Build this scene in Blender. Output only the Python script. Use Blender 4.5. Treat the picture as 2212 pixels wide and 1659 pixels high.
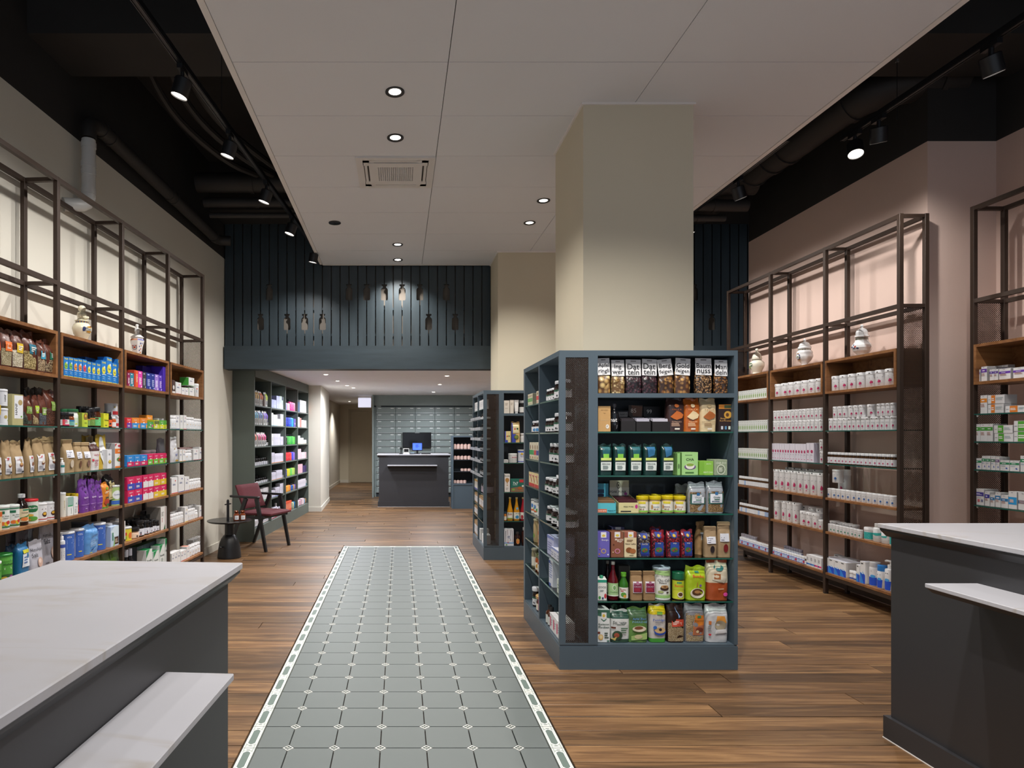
import bpy, math, random
from mathutils import Vector, Matrix, noise as mnoise

# ---------------------------------------------------------------- camera, world, exposure
for o in list(bpy.data.objects): bpy.data.objects.remove(o)
SC = bpy.context.scene
COL = SC.collection
W_, H_ = 2212, 1659
F, CX, CY, EYE = 1363.0, 863.0, 941.0, 1.355
cam = bpy.data.cameras.new('camera')
cam.sensor_width = 36.0
cam.lens = F * 36.0 / W_
cam.shift_x = (W_ / 2 - CX) / W_
cam.shift_y = (CY - H_ / 2) / W_
cam.clip_start = 0.05
CAM = bpy.data.objects.new('camera', cam); COL.objects.link(CAM)
CAM.location = (0, 0, EYE); CAM.rotation_euler = (math.pi / 2, 0, 0)
SC.camera = CAM
wd = bpy.data.worlds.new('daylight'); SC.world = wd; wd.use_nodes = True
bg = wd.node_tree.nodes['Background']
bg.inputs[0].default_value = (0.77, 0.87, 1.0, 1); bg.inputs[1].default_value = 0.52   # overcast daylight through the open shop front
SC.view_settings.view_transform = 'Standard'; SC.view_settings.look = 'None'
SC.view_settings.gamma = 1.0; SC.view_settings.use_curve_mapping = False
SC.view_settings.exposure = 0.27
# lamp powers (W) of the room's fittings and of the added unseen ones
SPOT_W, DOWN_W, REAR_W = 66.0, 94.0, 98.0
WARM = (1.0, 0.95, 0.89); NEUT = (1.0, 0.97, 0.94)

# ---------------------------------------------------------------- helpers
def lin(h):
    if not isinstance(h, str): return tuple(h)[:3]
    h = h.lstrip('#')
    if len(h) == 3: h = ''.join(c * 2 for c in h)
    r = []
    for i in (0, 2, 4):
        c = int(h[i:i + 2], 16) / 255
        r.append(c / 12.92 if c <= 0.04045 else ((c + 0.055) / 1.055) ** 2.4)
    return tuple(r)

class MB:
    def __init__(s): s.v = []; s.f = []; s.c = []; s.s = []
    def add(s, vs, fs, col=(.8, .8, .8), sm=False):
        b = len(s.v); s.v.extend([tuple(v) for v in vs])
        for i, f in enumerate(fs):
            s.f.append(tuple(b + k for k in f)); s.c.append(col); s.s.append(sm)
        return s
    def box(s, x0, y0, z0, x1, y1, z1, col=(.8, .8, .8), M=None):
        if x1 < x0: x0, x1 = x1, x0
        if y1 < y0: y0, y1 = y1, y0
        if z1 < z0: z0, z1 = z1, z0
        vs = [(x0, y0, z0), (x1, y0, z0), (x1, y1, z0), (x0, y1, z0), (x0, y0, z1), (x1, y0, z1), (x1, y1, z1), (x0, y1, z1)]
        if M is not None: vs = [M @ Vector(v) for v in vs]
        return s.add(vs, [(3, 2, 1, 0), (4, 5, 6, 7), (0, 1, 5, 4), (1, 2, 6, 5), (2, 3, 7, 6), (3, 0, 4, 7)], col)
    def cbox(s, x0, y0, z0, x1, y1, z1, c, col=(.8, .8, .8), M=None):
        # chamfered box
        vs = []; 
        P = ((x0, x1), (y0, y1), (z0, z1)); idx = {}
        for i in (0, 1):
            for j in (0, 1):
                for k in (0, 1):
                    for a in range(3):
                        q = [P[0][i], P[1][j], P[2][k]]
                        sg = [(1, -1)[i], (1, -1)[j], (1, -1)[k]]
                        for b in range(3):
                            if b != a: q[b] += sg[b] * c
                        idx[(i, j, k, a)] = len(vs); vs.append(M @ Vector(q) if M is not None else tuple(q))
        fs = []
        I = idx
        for a in range(3):
            b, d = [(1, 2), (2, 0), (0, 1)][a]
            for e in (0, 1):
                def key(p, q):
                    t = [0, 0, 0]; t[a] = e; t[b] = p; t[d] = q
                    return I[(t[0], t[1], t[2], a)]
                f = [key(0, 0), key(1, 0), key(1, 1), key(0, 1)]
                fs.append(f if e else f[::-1])
        for a in range(3):
            b, d = [(1, 2), (2, 0), (0, 1)][a]
            for p in (0, 1):
                for q in (0, 1):
                    def key(e, ax):
                        t = [0, 0, 0]; t[a] = e; t[b] = p; t[d] = q
                        return I[(t[0], t[1], t[2], ax)]
                    f = [key(0, b), key(1, b), key(1, d), key(0, d)]
                    fs.append(f if (p == q) else f[::-1])
        for i in (0, 1):
            for j in (0, 1):
                for k in (0, 1):
                    f = [I[(i, j, k, 0)], I[(i, j, k, 1)], I[(i, j, k, 2)]]
                    fs.append(f if (i + j + k) % 2 else f[::-1])
        return s.add(vs, fs, col)
    def prism(s, poly, a, b, axis='z', col=(.8, .8, .8), M=None):
        n = len(poly)
        def pt(u, v, w):
            r = {'z': (u, v, w), 'y': (u, w, v), 'x': (w, u, v)}[axis]
            return M @ Vector(r) if M is not None else r
        vs = [pt(u, v, a) for u, v in poly] + [pt(u, v, b) for u, v in poly]
        fs = [tuple(range(n))[::-1], tuple(range(n, 2 * n))] + [(i, (i + 1) % n, n + (i + 1) % n, n + i) for i in range(n)]
        if axis == 'y': fs = [f[::-1] for f in fs]
        return s.add(vs, fs, col)
    def lathe(s, prof, n=20, col=(.8, .8, .8), c=(0, 0, 0), cols=None, sx=1.0, sy=1.0, M=None, ph=0.0):
        vs = []; fs = []
        for r, z in prof:
            for k in range(n):
                a = 2 * math.pi * k / n + ph
                p = (c[0] + sx * r * math.cos(a), c[1] + sy * r * math.sin(a), c[2] + z)
                vs.append(M @ Vector(p) if M is not None else p)
        cl = []
        for i in range(len(prof) - 1):
            for k in range(n):
                k2 = (k + 1) % n
                fs.append((i * n + k, i * n + k2, (i + 1) * n + k2, (i + 1) * n + k)); cl.append(cols[i] if cols else col)
        if prof[0][0] > 1e-5: fs.append(tuple(range(n))[::-1]); cl.append(cl[0])
        if prof[-1][0] > 1e-5: fs.append(tuple((len(prof) - 1) * n + k for k in range(n))); cl.append(cl[len(cl) - 2] if cl else col)
        b = len(s.v); s.v.extend([tuple(v) for v in vs])
        for f, q in zip(fs, cl):
            s.f.append(tuple(b + k for k in f)); s.c.append(q); s.s.append(True)
        return s
    def pipe(s, pts, r, n=10, col=(.8, .8, .8), cap=True):
        pts = [Vector(p) for p in pts]; rings = []
        up = None
        for i, p in enumerate(pts):
            t = (pts[min(i + 1, len(pts) - 1)] - pts[max(i - 1, 0)]).normalized()
            if up is None:
                up = Vector((0, 0, 1)) if abs(t.z) < .9 else Vector((1, 0, 0))
            e1 = (up - t * up.dot(t)).normalized(); e2 = t.cross(e1); up = e1
            rr = r[i] if isinstance(r, (list, tuple)) else r
            rings.append([p + e1 * rr * math.cos(2 * math.pi * k / n) + e2 * rr * math.sin(2 * math.pi * k / n) for k in range(n)])
        vs = [q for R in rings for q in R]; fs = []
        for i in range(len(rings) - 1):
            for k in range(n):
                k2 = (k + 1) % n
                fs.append((i * n + k, i * n + k2, (i + 1) * n + k2, (i + 1) * n + k))
        if cap:
            fs.append(tuple(range(n))[::-1]); fs.append(tuple((len(rings) - 1) * n + k for k in range(n)))
        return s.add(vs, fs, col, True)
    def bar(s, p0, p1, w, h, up=(0, 0, 1), col=(.8, .8, .8), ch=0.0):
        p0 = Vector(p0); p1 = Vector(p1); t = (p1 - p0); L = t.length; t.normalize()
        u = Vector(up); 
        if abs(u.dot(t)) > .98: u = Vector((1, 0, 0))
        e2 = (u - t * u.dot(t)).normalized(); e1 = e2.cross(t)
        M = Matrix(((e1.x, t.x, e2.x, p0.x), (e1.y, t.y, e2.y, p0.y), (e1.z, t.z, e2.z, p0.z), (0, 0, 0, 1)))
        if ch: return s.cbox(-w / 2, 0, -h / 2, w / 2, L, h / 2, ch, col, M)
        return s.box(-w / 2, 0, -h / 2, w / 2, L, h / 2, col, M)
    def mesh(s, name, ang=35):
        m = bpy.data.meshes.new(name); m.from_pydata(s.v, [], s.f)
        at = m.color_attributes.new('Col', 'FLOAT_COLOR', 'CORNER')
        buf = []
        for f, c in zip(s.f, s.c):
            buf.extend((c[0], c[1], c[2], 1.0) * len(f))
        at.data.foreach_set('color', buf)
        if any(s.s):
            m.polygons.foreach_set('use_smooth', s.s)
            m.set_sharp_from_angle(angle=math.radians(ang))
        m.update()
        return m
    def build(s, name, mat, parent=None, loc=None, rz=0, ang=35):
        return mkobj(name, s.mesh(name, ang), mat, parent, loc, rz)

def mkobj(name, me, mat=None, parent=None, loc=None, rz=0):
    if mat is not None and not me.materials: me.materials.append(mat)
    o = bpy.data.objects.new(name, me); COL.objects.link(o)
    if parent is not None: o.parent = parent
    if loc is not None: o.location = loc
    if rz: o.rotation_euler = (0, 0, rz)
    return o
def tag(o, label=None, cat=None, group=None, kind=None):
    if label: o['label'] = label
    if cat: o['category'] = cat
    if group: o['group'] = group
    if kind: o['kind'] = kind
    return o
def empty(name, loc, rz=0, label=None, cat=None, group=None, kind=None):
    o = bpy.data.objects.new(name, None); COL.objects.link(o); o.location = loc; o.rotation_euler = (0, 0, rz)
    o.empty_display_size = .05
    return tag(o, label, cat, group, kind)
def struct(o, label, cat): return tag(o, label, cat, None, 'structure')
ORD = 'first second third fourth fifth sixth seventh eighth ninth tenth eleventh twelfth thirteenth fourteenth fifteenth sixteenth seventeenth eighteenth nineteenth twentieth'.split()
NUM = 'one two three four five six seven eight nine ten eleven twelve thirteen fourteen fifteen sixteen seventeen eighteen nineteen twenty'.split()

# ---------------------------------------------------------------- materials
MATS = {}
def nodes_of(name):
    m = bpy.data.materials.new(name); m.use_nodes = True
    nt = m.node_tree; return m, nt, nt.nodes, nt.links, nt.nodes['Principled BSDF']
def paint(name, col, rough=.5, metal=0.0, var=.06, vs=6.0, bump=0.0, bs=60.0, spec=.5, coat=0.0, stretch=None):
    if name in MATS: return MATS[name]
    m, nt, N, L, b = nodes_of(name)
    c = lin(col)
    tc = N.new('ShaderNodeTexCoord'); nz = N.new('ShaderNodeTexNoise'); nz.inputs['Scale'].default_value = vs; nz.inputs['Detail'].default_value = 3
    src = tc.outputs['Object']
    if stretch:
        mp = N.new('ShaderNodeMapping'); mp.inputs['Scale'].default_value = stretch; L.new(src, mp.inputs['Vector']); src = mp.outputs['Vector']
    L.new(src, nz.inputs['Vector'])
    rp = N.new('ShaderNodeValToRGB')
    rp.color_ramp.elements[0].position = .3; rp.color_ramp.elements[1].position = .7
    rp.color_ramp.elements[0].color = tuple(max(0, q * (1 - var)) for q in c) + (1,)
    rp.color_ramp.elements[1].color = tuple(min(1, q * (1 + var)) for q in c) + (1,)
    L.new(nz.outputs['Fac'], rp.inputs['Fac']); L.new(rp.outputs['Color'], b.inputs['Base Color'])
    b.inputs['Roughness'].default_value = rough; b.inputs['Metallic'].default_value = metal
    b.inputs['Specular IOR Level'].default_value = spec; b.inputs['Coat Weight'].default_value = coat
    if bump:
        n2 = N.new('ShaderNodeTexNoise'); n2.inputs['Scale'].default_value = bs; n2.inputs['Detail'].default_value = 2
        L.new(src, n2.inputs['Vector'])
        bp = N.new('ShaderNodeBump'); bp.inputs['Strength'].default_value = bump; bp.inputs['Distance'].default_value = .002
        L.new(n2.outputs['Fac'], bp.inputs['Height']); L.new(bp.outputs['Normal'], b.inputs['Normal'])
    MATS[name] = m; return m
def vcol(name, rough=.5, metal=0.0, spec=.5, coat=0.0, bump=0.0, trans=0.0):
    # printed / coloured stock: the colour is stored per face of the piece
    if name in MATS: return MATS[name]
    m, nt, N, L, b = nodes_of(name)
    a = N.new('ShaderNodeVertexColor'); a.layer_name = 'Col'
    tc = N.new('ShaderNodeTexCoord'); nz = N.new('ShaderNodeTexNoise'); nz.inputs['Scale'].default_value = 25; L.new(tc.outputs['Object'], nz.inputs['Vector'])
    mr = N.new('ShaderNodeMapRange'); mr.inputs['To Min'].default_value = .93; mr.inputs['To Max'].default_value = 1.05; L.new(nz.outputs['Fac'], mr.inputs['Value'])
    mx = N.new('ShaderNodeVectorMath'); mx.operation = 'SCALE'; L.new(a.outputs['Color'], mx.inputs[0]); L.new(mr.outputs['Result'], mx.inputs['Scale'])
    L.new(mx.outputs['Vector'], b.inputs['Base Color'])
    b.inputs['Roughness'].default_value = rough; b.inputs['Metallic'].default_value = metal
    b.inputs['Specular IOR Level'].default_value = spec; b.inputs['Coat Weight'].default_value = coat
    b.inputs['Transmission Weight'].default_value = trans
    if bump:
        n2 = N.new('ShaderNodeTexNoise'); n2.inputs['Scale'].default_value = 45; L.new(tc.outputs['Object'], n2.inputs['Vector'])
        bp = N.new('ShaderNodeBump'); bp.inputs['Strength'].default_value = bump; bp.inputs['Distance'].default_value = .003
        L.new(n2.outputs['Fac'], bp.inputs['Height']); L.new(bp.outputs['Normal'], b.inputs['Normal'])
    MATS[name] = m; return m
def glow(name, col, strength):
    if name in MATS: return MATS[name]
    m, nt, N, L, b = nodes_of(name)
    nz = N.new('ShaderNodeTexNoise'); nz.inputs['Scale'].default_value = 30
    mr = N.new('ShaderNodeMapRange'); mr.inputs['To Min'].default_value = strength * .9; mr.inputs['To Max'].default_value = strength * 1.1
    L.new(nz.outputs['Fac'], mr.inputs['Value']); L.new(mr.outputs['Result'], b.inputs['Emission Strength'])
    b.inputs['Base Color'].default_value = lin(col) + (1,); b.inputs['Emission Color'].default_value = lin(col) + (1,)
    MATS[name] = m; return m
def wood(name, cols, axis='x', rough=.42, scale=1.0, rnd=True, bump=.15):
    if name in MATS: return MATS[name]
    m, nt, N, L, b = nodes_of(name)
    tc = N.new('ShaderNodeTexCoord'); mp = N.new('ShaderNodeMapping')
    s = {'x': (1.7, 26, 26), 'y': (26, 1.7, 26), 'z': (26, 26, 1.7)}[axis]
    mp.inputs['Scale'].default_value = tuple(q * scale for q in s)
    oi = N.new('ShaderNodeObjectInfo'); ge = N.new('ShaderNodeNewGeometry')
    ad = N.new('ShaderNodeMath'); ad.operation = 'ADD'; L.new(oi.outputs['Random'], ad.inputs[0]); L.new(ge.outputs['Random Per Island'], ad.inputs[1])
    fr = N.new('ShaderNodeMath'); fr.operation = 'FRACT'; L.new(ad.outputs[0], fr.inputs[0])
    ml = N.new('ShaderNodeMath'); ml.operation = 'MULTIPLY'; ml.inputs[1].default_value = 57.0; L.new(fr.outputs[0], ml.inputs[0])
    cb = N.new('ShaderNodeCombineXYZ')
    for k in range(3): L.new(ml.outputs[0], cb.inputs[k])
    L.new(tc.outputs['Object'], mp.inputs['Vector'])
    va = N.new('ShaderNodeVectorMath'); va.operation = 'ADD'; L.new(mp.outputs['Vector'], va.inputs[0]); L.new(cb.outputs[0], va.inputs[1])
    n1 = N.new('ShaderNodeTexNoise'); n1.inputs['Scale'].default_value = 1.0; n1.inputs['Detail'].default_value = 6; n1.inputs['Roughness'].default_value = .62; n1.inputs['Distortion'].default_value = 1.1
    L.new(va.outputs[0], n1.inputs['Vector'])
    n2 = N.new('ShaderNodeTexNoise'); n2.inputs['Scale'].default_value = .33; n2.inputs['Detail'].default_value = 2; n2.inputs['Distortion'].default_value = .6
    L.new(va.outputs[0], n2.inputs['Vector'])
    mx = N.new('ShaderNodeMix'); mx.data_type = 'FLOAT'; mx.inputs[0].default_value = .4
    L.new(n1.outputs['Fac'], mx.inputs[2]); L.new(n2.outputs['Fac'], mx.inputs[3])
    rp = N.new('ShaderNodeValToRGB'); e = rp.color_ramp.elements
    e[0].position = .30; e[0].color = lin(cols[0]) + (1,); e[1].position = .70; e[1].color = lin(cols[2]) + (1,)
    k = e.new(.48); k.color = lin(cols[1]) + (1,)
    L.new(mx.outputs[0], rp.inputs['Fac'])
    mr = N.new('ShaderNodeMapRange'); mr.inputs['To Min'].default_value = .62 if rnd else .92; mr.inputs['To Max'].default_value = 1.32 if rnd else 1.08
    L.new(fr.outputs[0], mr.inputs['Value'])
    sc = N.new('ShaderNodeVectorMath'); sc.operation = 'SCALE'; L.new(rp.outputs['Color'], sc.inputs[0]); L.new(mr.outputs['Result'], sc.inputs['Scale'])
    if rnd:
        m2 = N.new('ShaderNodeMapping'); m2.inputs['Scale'].default_value = (.55, .34, .34); L.new(va.outputs[0], m2.inputs['Vector'])
        vo = N.new('ShaderNodeTexVoronoi'); vo.inputs['Scale'].default_value = 1.0; L.new(m2.outputs['Vector'], vo.inputs['Vector'])
        kr = N.new('ShaderNodeMapRange'); kr.inputs['From Min'].default_value = .03; kr.inputs['From Max'].default_value = .22; kr.inputs['To Min'].default_value = .38; L.new(vo.outputs['Distance'], kr.inputs['Value'])
        s2 = N.new('ShaderNodeVectorMath'); s2.operation = 'SCALE'; L.new(sc.outputs['Vector'], s2.inputs[0]); L.new(kr.outputs['Result'], s2.inputs['Scale']); sc = s2
    L.new(sc.outputs['Vector'], b.inputs['Base Color'])
    b.inputs['Roughness'].default_value = rough
    bp = N.new('ShaderNodeBump'); bp.inputs['Strength'].default_value = bump; bp.inputs['Distance'].default_value = .002
    L.new(n1.outputs['Fac'], bp.inputs['Height']); L.new(bp.outputs['Normal'], b.inputs['Normal'])
    MATS[name] = m; return m
def marble(name):
    if name in MATS: return MATS[name]
    m, nt, N, L, b = nodes_of(name)
    tc = N.new('ShaderNodeTexCoord'); mp = N.new('ShaderNodeMapping'); mp.inputs['Rotation'].default_value = (0, 0, .9); mp.inputs['Scale'].default_value = (2.6, .55, 1)
    L.new(tc.outputs['Object'], mp.inputs['Vector'])
    n1 = N.new('ShaderNodeTexNoise'); n1.inputs['Scale'].default_value = 1.7; n1.inputs['Detail'].default_value = 7; n1.inputs['Distortion'].default_value = 1.3; L.new(mp.outputs['Vector'], n1.inputs['Vector'])
    s1 = N.new('ShaderNodeMath'); s1.operation = 'SUBTRACT'; s1.inputs[1].default_value = .5; L.new(n1.outputs['Fac'], s1.inputs[0])
    a1 = N.new('ShaderNodeMath'); a1.operation = 'ABSOLUTE'; L.new(s1.outputs[0], a1.inputs[0])
    r1 = N.new('ShaderNodeMapRange'); r1.inputs['From Min'].default_value = 0; r1.inputs['From Max'].default_value = .045; r1.inputs['To Min'].default_value = 1; r1.inputs['To Max'].default_value = 0; L.new(a1.outputs[0], r1.inputs['Value'])
    n2 = N.new('ShaderNodeTexNoise'); n2.inputs['Scale'].default_value = 2.3; n2.inputs['Detail'].default_value = 4; L.new(tc.outputs['Object'], n2.inputs['Vector'])
    r2 = N.new('ShaderNodeMapRange'); r2.inputs['From Min'].default_value = .47; r2.inputs['From Max'].default_value = .74; L.new(n2.outputs['Fac'], r2.inputs['Value'])
    mu = N.new('ShaderNodeMath'); mu.operation = 'MULTIPLY'; L.new(r1.outputs[0], mu.inputs[0]); L.new(r2.outputs[0], mu.inputs[1])
    bs = N.new('ShaderNodeValToRGB'); bs.color_ramp.elements[0].color = lin('#a9a9af') + (1,); bs.color_ramp.elements[1].color = lin('#b9b9bf') + (1,); L.new(n2.outputs['Fac'], bs.inputs['Fac'])
    mx = N.new('ShaderNodeMix'); mx.data_type = 'RGBA'; L.new(mu.outputs[0], mx.inputs[0]); L.new(bs.outputs['Color'], mx.inputs[6]); mx.inputs[7].default_value = lin('#9a9082') + (1,)
    L.new(mx.outputs[2], b.inputs['Base Color']); b.inputs['Roughness'].default_value = .33
    MATS[name] = m; return m
def glass(name, tint='#dff0ea', rough=.02):
    if name in MATS: return MATS[name]
    m, nt, N, L, b = nodes_of(name)
    # thin clear pane: mostly straight-through, with a reflecting surface
    N.remove(b); out = N['Material Output']
    tr = N.new('ShaderNodeBsdfTransparent'); tr.inputs[0].default_value = lin(tint) + (1,)
    gl = N.new('ShaderNodeBsdfGlossy'); gl.inputs['Roughness'].default_value = rough
    nz = N.new('ShaderNodeTexNoise'); nz.inputs['Scale'].default_value = 3
    lw = N.new('ShaderNodeFresnel'); lw.inputs['IOR'].default_value = 1.45
    ad = N.new('ShaderNodeMath'); ad.operation = 'MULTIPLY_ADD'; ad.inputs[1].default_value = .02; L.new(nz.outputs['Fac'], ad.inputs[0]); L.new(lw.outputs[0], ad.inputs[2])
    mx = N.new('ShaderNodeMixShader'); L.new(ad.outputs[0], mx.inputs[0]); L.new(tr.outputs[0], mx.inputs[1]); L.new(gl.outputs[0], mx.inputs[2])
    L.new(mx.outputs[0], out.inputs['Surface'])
    MATS[name] = m; return m
def grains(c1, c2, c3, scale):
    name = 'grain_%s_%s_%d' % (c1.strip('#'), c2.strip('#'), scale)
    if name in MATS: return MATS[name]
    m, nt, N, L, b = nodes_of(name)
    tc = N.new('ShaderNodeTexCoord'); v = N.new('ShaderNodeTexVoronoi'); v.inputs['Scale'].default_value = scale; L.new(tc.outputs['Object'], v.inputs['Vector'])
    sp = N.new('ShaderNodeSeparateColor'); L.new(v.outputs['Color'], sp.inputs[0])
    rp = N.new('ShaderNodeValToRGB'); e = rp.color_ramp.elements; e[0].color = lin(c1) + (1,); e[1].color = lin(c2) + (1,); L.new(sp.outputs[0], rp.inputs['Fac'])
    mr = N.new('ShaderNodeMapRange'); mr.inputs['From Min'].default_value = .25; mr.inputs['From Max'].default_value = .6; L.new(v.outputs['Distance'], mr.inputs['Value'])
    mx = N.new('ShaderNodeMix'); mx.data_type = 'RGBA'; L.new(mr.outputs[0], mx.inputs[0]); L.new(rp.outputs['Color'], mx.inputs[6]); mx.inputs[7].default_value = lin(c3) + (1,)
    L.new(mx.outputs[2], b.inputs['Base Color']); b.inputs['Roughness'].default_value = .4; b.inputs['Coat Weight'].default_value = .35; b.inputs['Coat Roughness'].default_value = .12
    bp = N.new('ShaderNodeBump'); bp.inputs['Strength'].default_value = .6; bp.inputs['Distance'].default_value = .004; bp.invert = True
    L.new(v.outputs['Distance'], bp.inputs['Height']); L.new(bp.outputs['Normal'], b.inputs['Normal'])
    MATS[name] = m; return m

M_CREAM = paint('cream_plaster', '#d6d1c4', .75, bump=.12, bs=140, var=.02, vs=1.5)
M_PINK = paint('pink_plaster', '#d8bdb0', .75, bump=.2, bs=140, var=.02, vs=1.5)
M_BEIGE = paint('beige_plaster', '#cfc6b0', .7, bump=.08, bs=120, var=.02, vs=1.5)
M_BLACK = paint('black_ceiling_paint', '#2a2725', .8, var=.12, vs=3)
M_DUCT = paint('black_painted_duct', '#2c2927', .6, var=.1)
M_WHITE = paint('white_ceiling_board', '#e2e2e5', .65, var=.012, vs=1.2, bump=.03, bs=200)
M_TRIMW = paint('white_metal_edge', '#e6e1dd', .4, var=.02)
M_LOWC = paint('white_rear_ceiling', '#ececf0', .7, var=.015)
M_SLATE = paint('slate_stained_oak', '#303c43', .5, var=.14, vs=3, stretch=(7, 7, .8), bump=.25, bs=40)
M_SLATEH = paint('slate_stained_oak_board', '#303c43', .5, var=.14, vs=3, stretch=(.8, 7, 7), bump=.25, bs=40)
M_ISLE = paint('slate_blue_lacquer', '#4e5d68', .45, var=.03, vs=4)
M_ISLED = paint('dark_slate_back_panel', '#1e2630', .5, var=.05)
M_CASE = paint('green_grey_lacquer', '#5b645e', .5, var=.03, vs=3)
M_CASED = paint('green_grey_inside', '#4b544f', .55, var=.04)
M_DRAW = paint('grey_green_drawer_lacquer', '#84908f', .42, var=.025)
M_DRAWD = paint('dark_carcass', '#39444a', .5, var=.05)
M_CHAR = paint('charcoal_lacquer', '#333336', .38, var=.03, vs=2)
M_CHARD = paint('dark_charcoal_lacquer', '#28282b', .4, var=.04)
M_BRONZE = paint('bronze_brown_steel', '#3a2c23', .5, metal=.2, var=.06, vs=3)
M_BLK = paint('matt_black_steel', '#17171a', .42, var=.06)
M_BLKS = paint('satin_black_plastic', '#121214', .3, var=.05)
M_OAK = wood('warm_oiled_oak', ('#5a3820', '#855833', '#a17145'), 'y', .45, .9, False, .06)
M_FLOOR = wood('smoked_oak_plank', ('#302417', '#65492f', '#97754f'), 'x', .42, 1.0, True, .2)
M_MARBLE = marble('pale_marble')
M_GLASS = glass('clear_pane', '#f3faf7')
M_GEDGE = paint('green_glass_edge', '#245a50', .2, var=.1, coat=.5)
M_PVC = paint('white_plastic_pipe', '#c9c9c6', .4, var=.03)
M_PAPER = vcol('printed_board', .55)
M_GLOSS = vcol('glossy_plastic', .32)
M_FOIL = vcol('crinkled_foil_bag', .3, spec=.6, coat=.15, bump=.5)
M_KRAFT = vcol('kraft_paper_bag', .7, bump=.35)
M_DARKG = vcol('dark_bottle_glass', .08, spec=.6)
M_CERAM = vcol('glazed_porcelain', .12, coat=.3)
M_RED = paint('wine_red_wool', '#581f28', .85, var=.12, vs=60, bump=.4, bs=400)
M_TILE = paint('sage_grey_cement_tile', '#636a69', .5, var=.06, vs=2.2)
M_GROUT = paint('dark_grout', '#37322f', .9, var=.08)
M_PRT = vcol('cement_tile_print', .5)
# ---------------------------------------------------------------- setting
LW = lambda Y: -2.678 + .0675 * Y            # face of the cream wall, which runs a few degrees off the shop's axis
RW = lambda Y: 3.845 + .0117 * Y             # face of the pink wall
ZP = 3.53                                    # paint line under the black soffit
ZTOP = 4.5
def slab(pts, z0, z1): return MB().prism(pts, z0, z1)
# floor: base, planks, tile runner
fl = struct(slab([(-3.2, -2), (5.2, -2), (5.2, 18.6), (-3.2, 18.6)], -.06, -.012).build('floor', M_GROUT), 'smoked oak plank floor with a patterned tile runner down the middle', 'floor')
random.seed(4)
TX0, TX1, TYE, TY0 = -.683, .715, 7.727, .9
stuff = MB(); nplank = 0; row = 0
y = -2.0
while y < 18.3:
    y1 = y + .14; spans = [(-3.0, 5.0)]
    if y < TYE and y1 > TY0: spans = [(-3.0, TX0 - .004), (TX1 + .004, 5.0)]
    if y > 8.2: spans = [(-2.6, 3.2)]
    yy1 = y1
    if y < TYE < y1:                        # planks are notched round the end of the runner
        spans = [(-3.0, TX0 - .004), (TX1 + .004, 5.0)]
    for a, b in spans:
        x = a - random.uniform(.2, 1.4)
        while x < b:
            L = random.choice((1.5, 1.9, 2.3, 2.6)); x1 = x + L
            p, q = max(x, a), min(x1, b)
            x = x1
            if q - p < .03: continue
            g = .0018; dz = random.uniform(-.0006, .0004)
            mbx = MB().cbox(p + g, y + g, -.012, q - g, yy1 - g, dz, .0012)
            vis = 2.3 < y < 9.0 and nplank < 296 and (abs((p + q) / 2) < .62 * y + 1.2)
            if vis: mbx.build('plank', M_FLOOR, fl); nplank += 1
            else: stuff.add(mbx.v, mbx.f)
    if y < TYE < y1:
        stuff.cbox(TX0, TYE + .003, -.012, TX1, y1 - .0012, 0, .0012)
    y = y1
o = stuff.build('plank_field', M_FLOOR, fl); o['kind'] = 'stuff'
# tile runner: octagons, small inserts, border tiles
T = .2; X0t, Y0t = .017, 2.738; HD = .0265; bw = .062
ix0, ix1 = TX0 + bw, TX1 - bw; iy1 = TYE - bw
cut = HD - .004
def octo(x0, x1, y0, y1, c):
    g = .0028; x0 += g; x1 -= g; y0 += g; y1 -= g
    P = []
    for (cx, cy, k, s1) in ((x0, y0, c[0], 0), (x1, y0, c[1], 1), (x1, y1, c[2], 2), (x0, y1, c[3], 3)):
        if not k: P.append((cx, cy)); continue
        q = cut
        P += {0: [(cx, cy + q), (cx + q, cy)], 1: [(cx - q, cy), (cx, cy + q)], 2: [(cx, cy - q), (cx - q, cy)], 3: [(cx + q, cy), (cx, cy - q)]}[s1]
    return P
xs = [ix0] + [X0t - .5 + T * k for k in range(0, 6)] + [ix1]
ys = []; k = -9
while Y0t + T * k < iy1 - .02: ys.append(Y0t + T * k); k += 1
ys.append(iy1)
tilecache = {}
for i in range(len(xs) - 1):
    for j in range(len(ys) - 1):
        x0, x1, y0, y1 = xs[i], xs[i + 1], ys[j], ys[j + 1]
        c = (i > 0, i < len(xs) - 2, i < len(xs) - 2 and j < len(ys) - 2, i > 0 and j < len(ys) - 2)
        key = (round(x1 - x0, 3), round(y1 - y0, 3), c)
        if key not in tilecache: tilecache[key] = MB().prism(octo(0, x1 - x0, 0, y1 - y0, c), -.012, 0).mesh('floor_tile')
        mkobj('floor_tile', tilecache[key], M_TILE, fl, (x0, y0, 0))
WHT, SAGE, DK = lin('#f0efea'), lin('#66756f'), lin('#47524e')
ins = MB(); d = HD - .002
ins.prism([(0, -d), (d, 0), (0, d), (-d, 0)], -.012, 0, col=lin('#d2d1cb'))
for a in range(4):
    ca, sa = math.cos(a * math.pi / 2), math.sin(a * math.pi / 2)
    q = [(0, .002), (.008, .010), (0, .018), (-.008, .010)]
    ins.add([(u * ca - v * sa, u * sa + v * ca, .0004) for u, v in q], [(0, 1, 2, 3)], DK)
    q = [(.0, .019), (.0185, .0005), (.0225, .0005), (0, .0225)]
    ins.add([(u * ca - v * sa, u * sa + v * ca, .0004) for u, v in q], [(0, 1, 2, 3)], WHT)
im = ins.mesh('insert_tile')
for x in xs[1:-1]:
    for yv in ys[1:-1]: mkobj('insert_tile', im, M_PRT, fl, (x, yv, 0))
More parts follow.
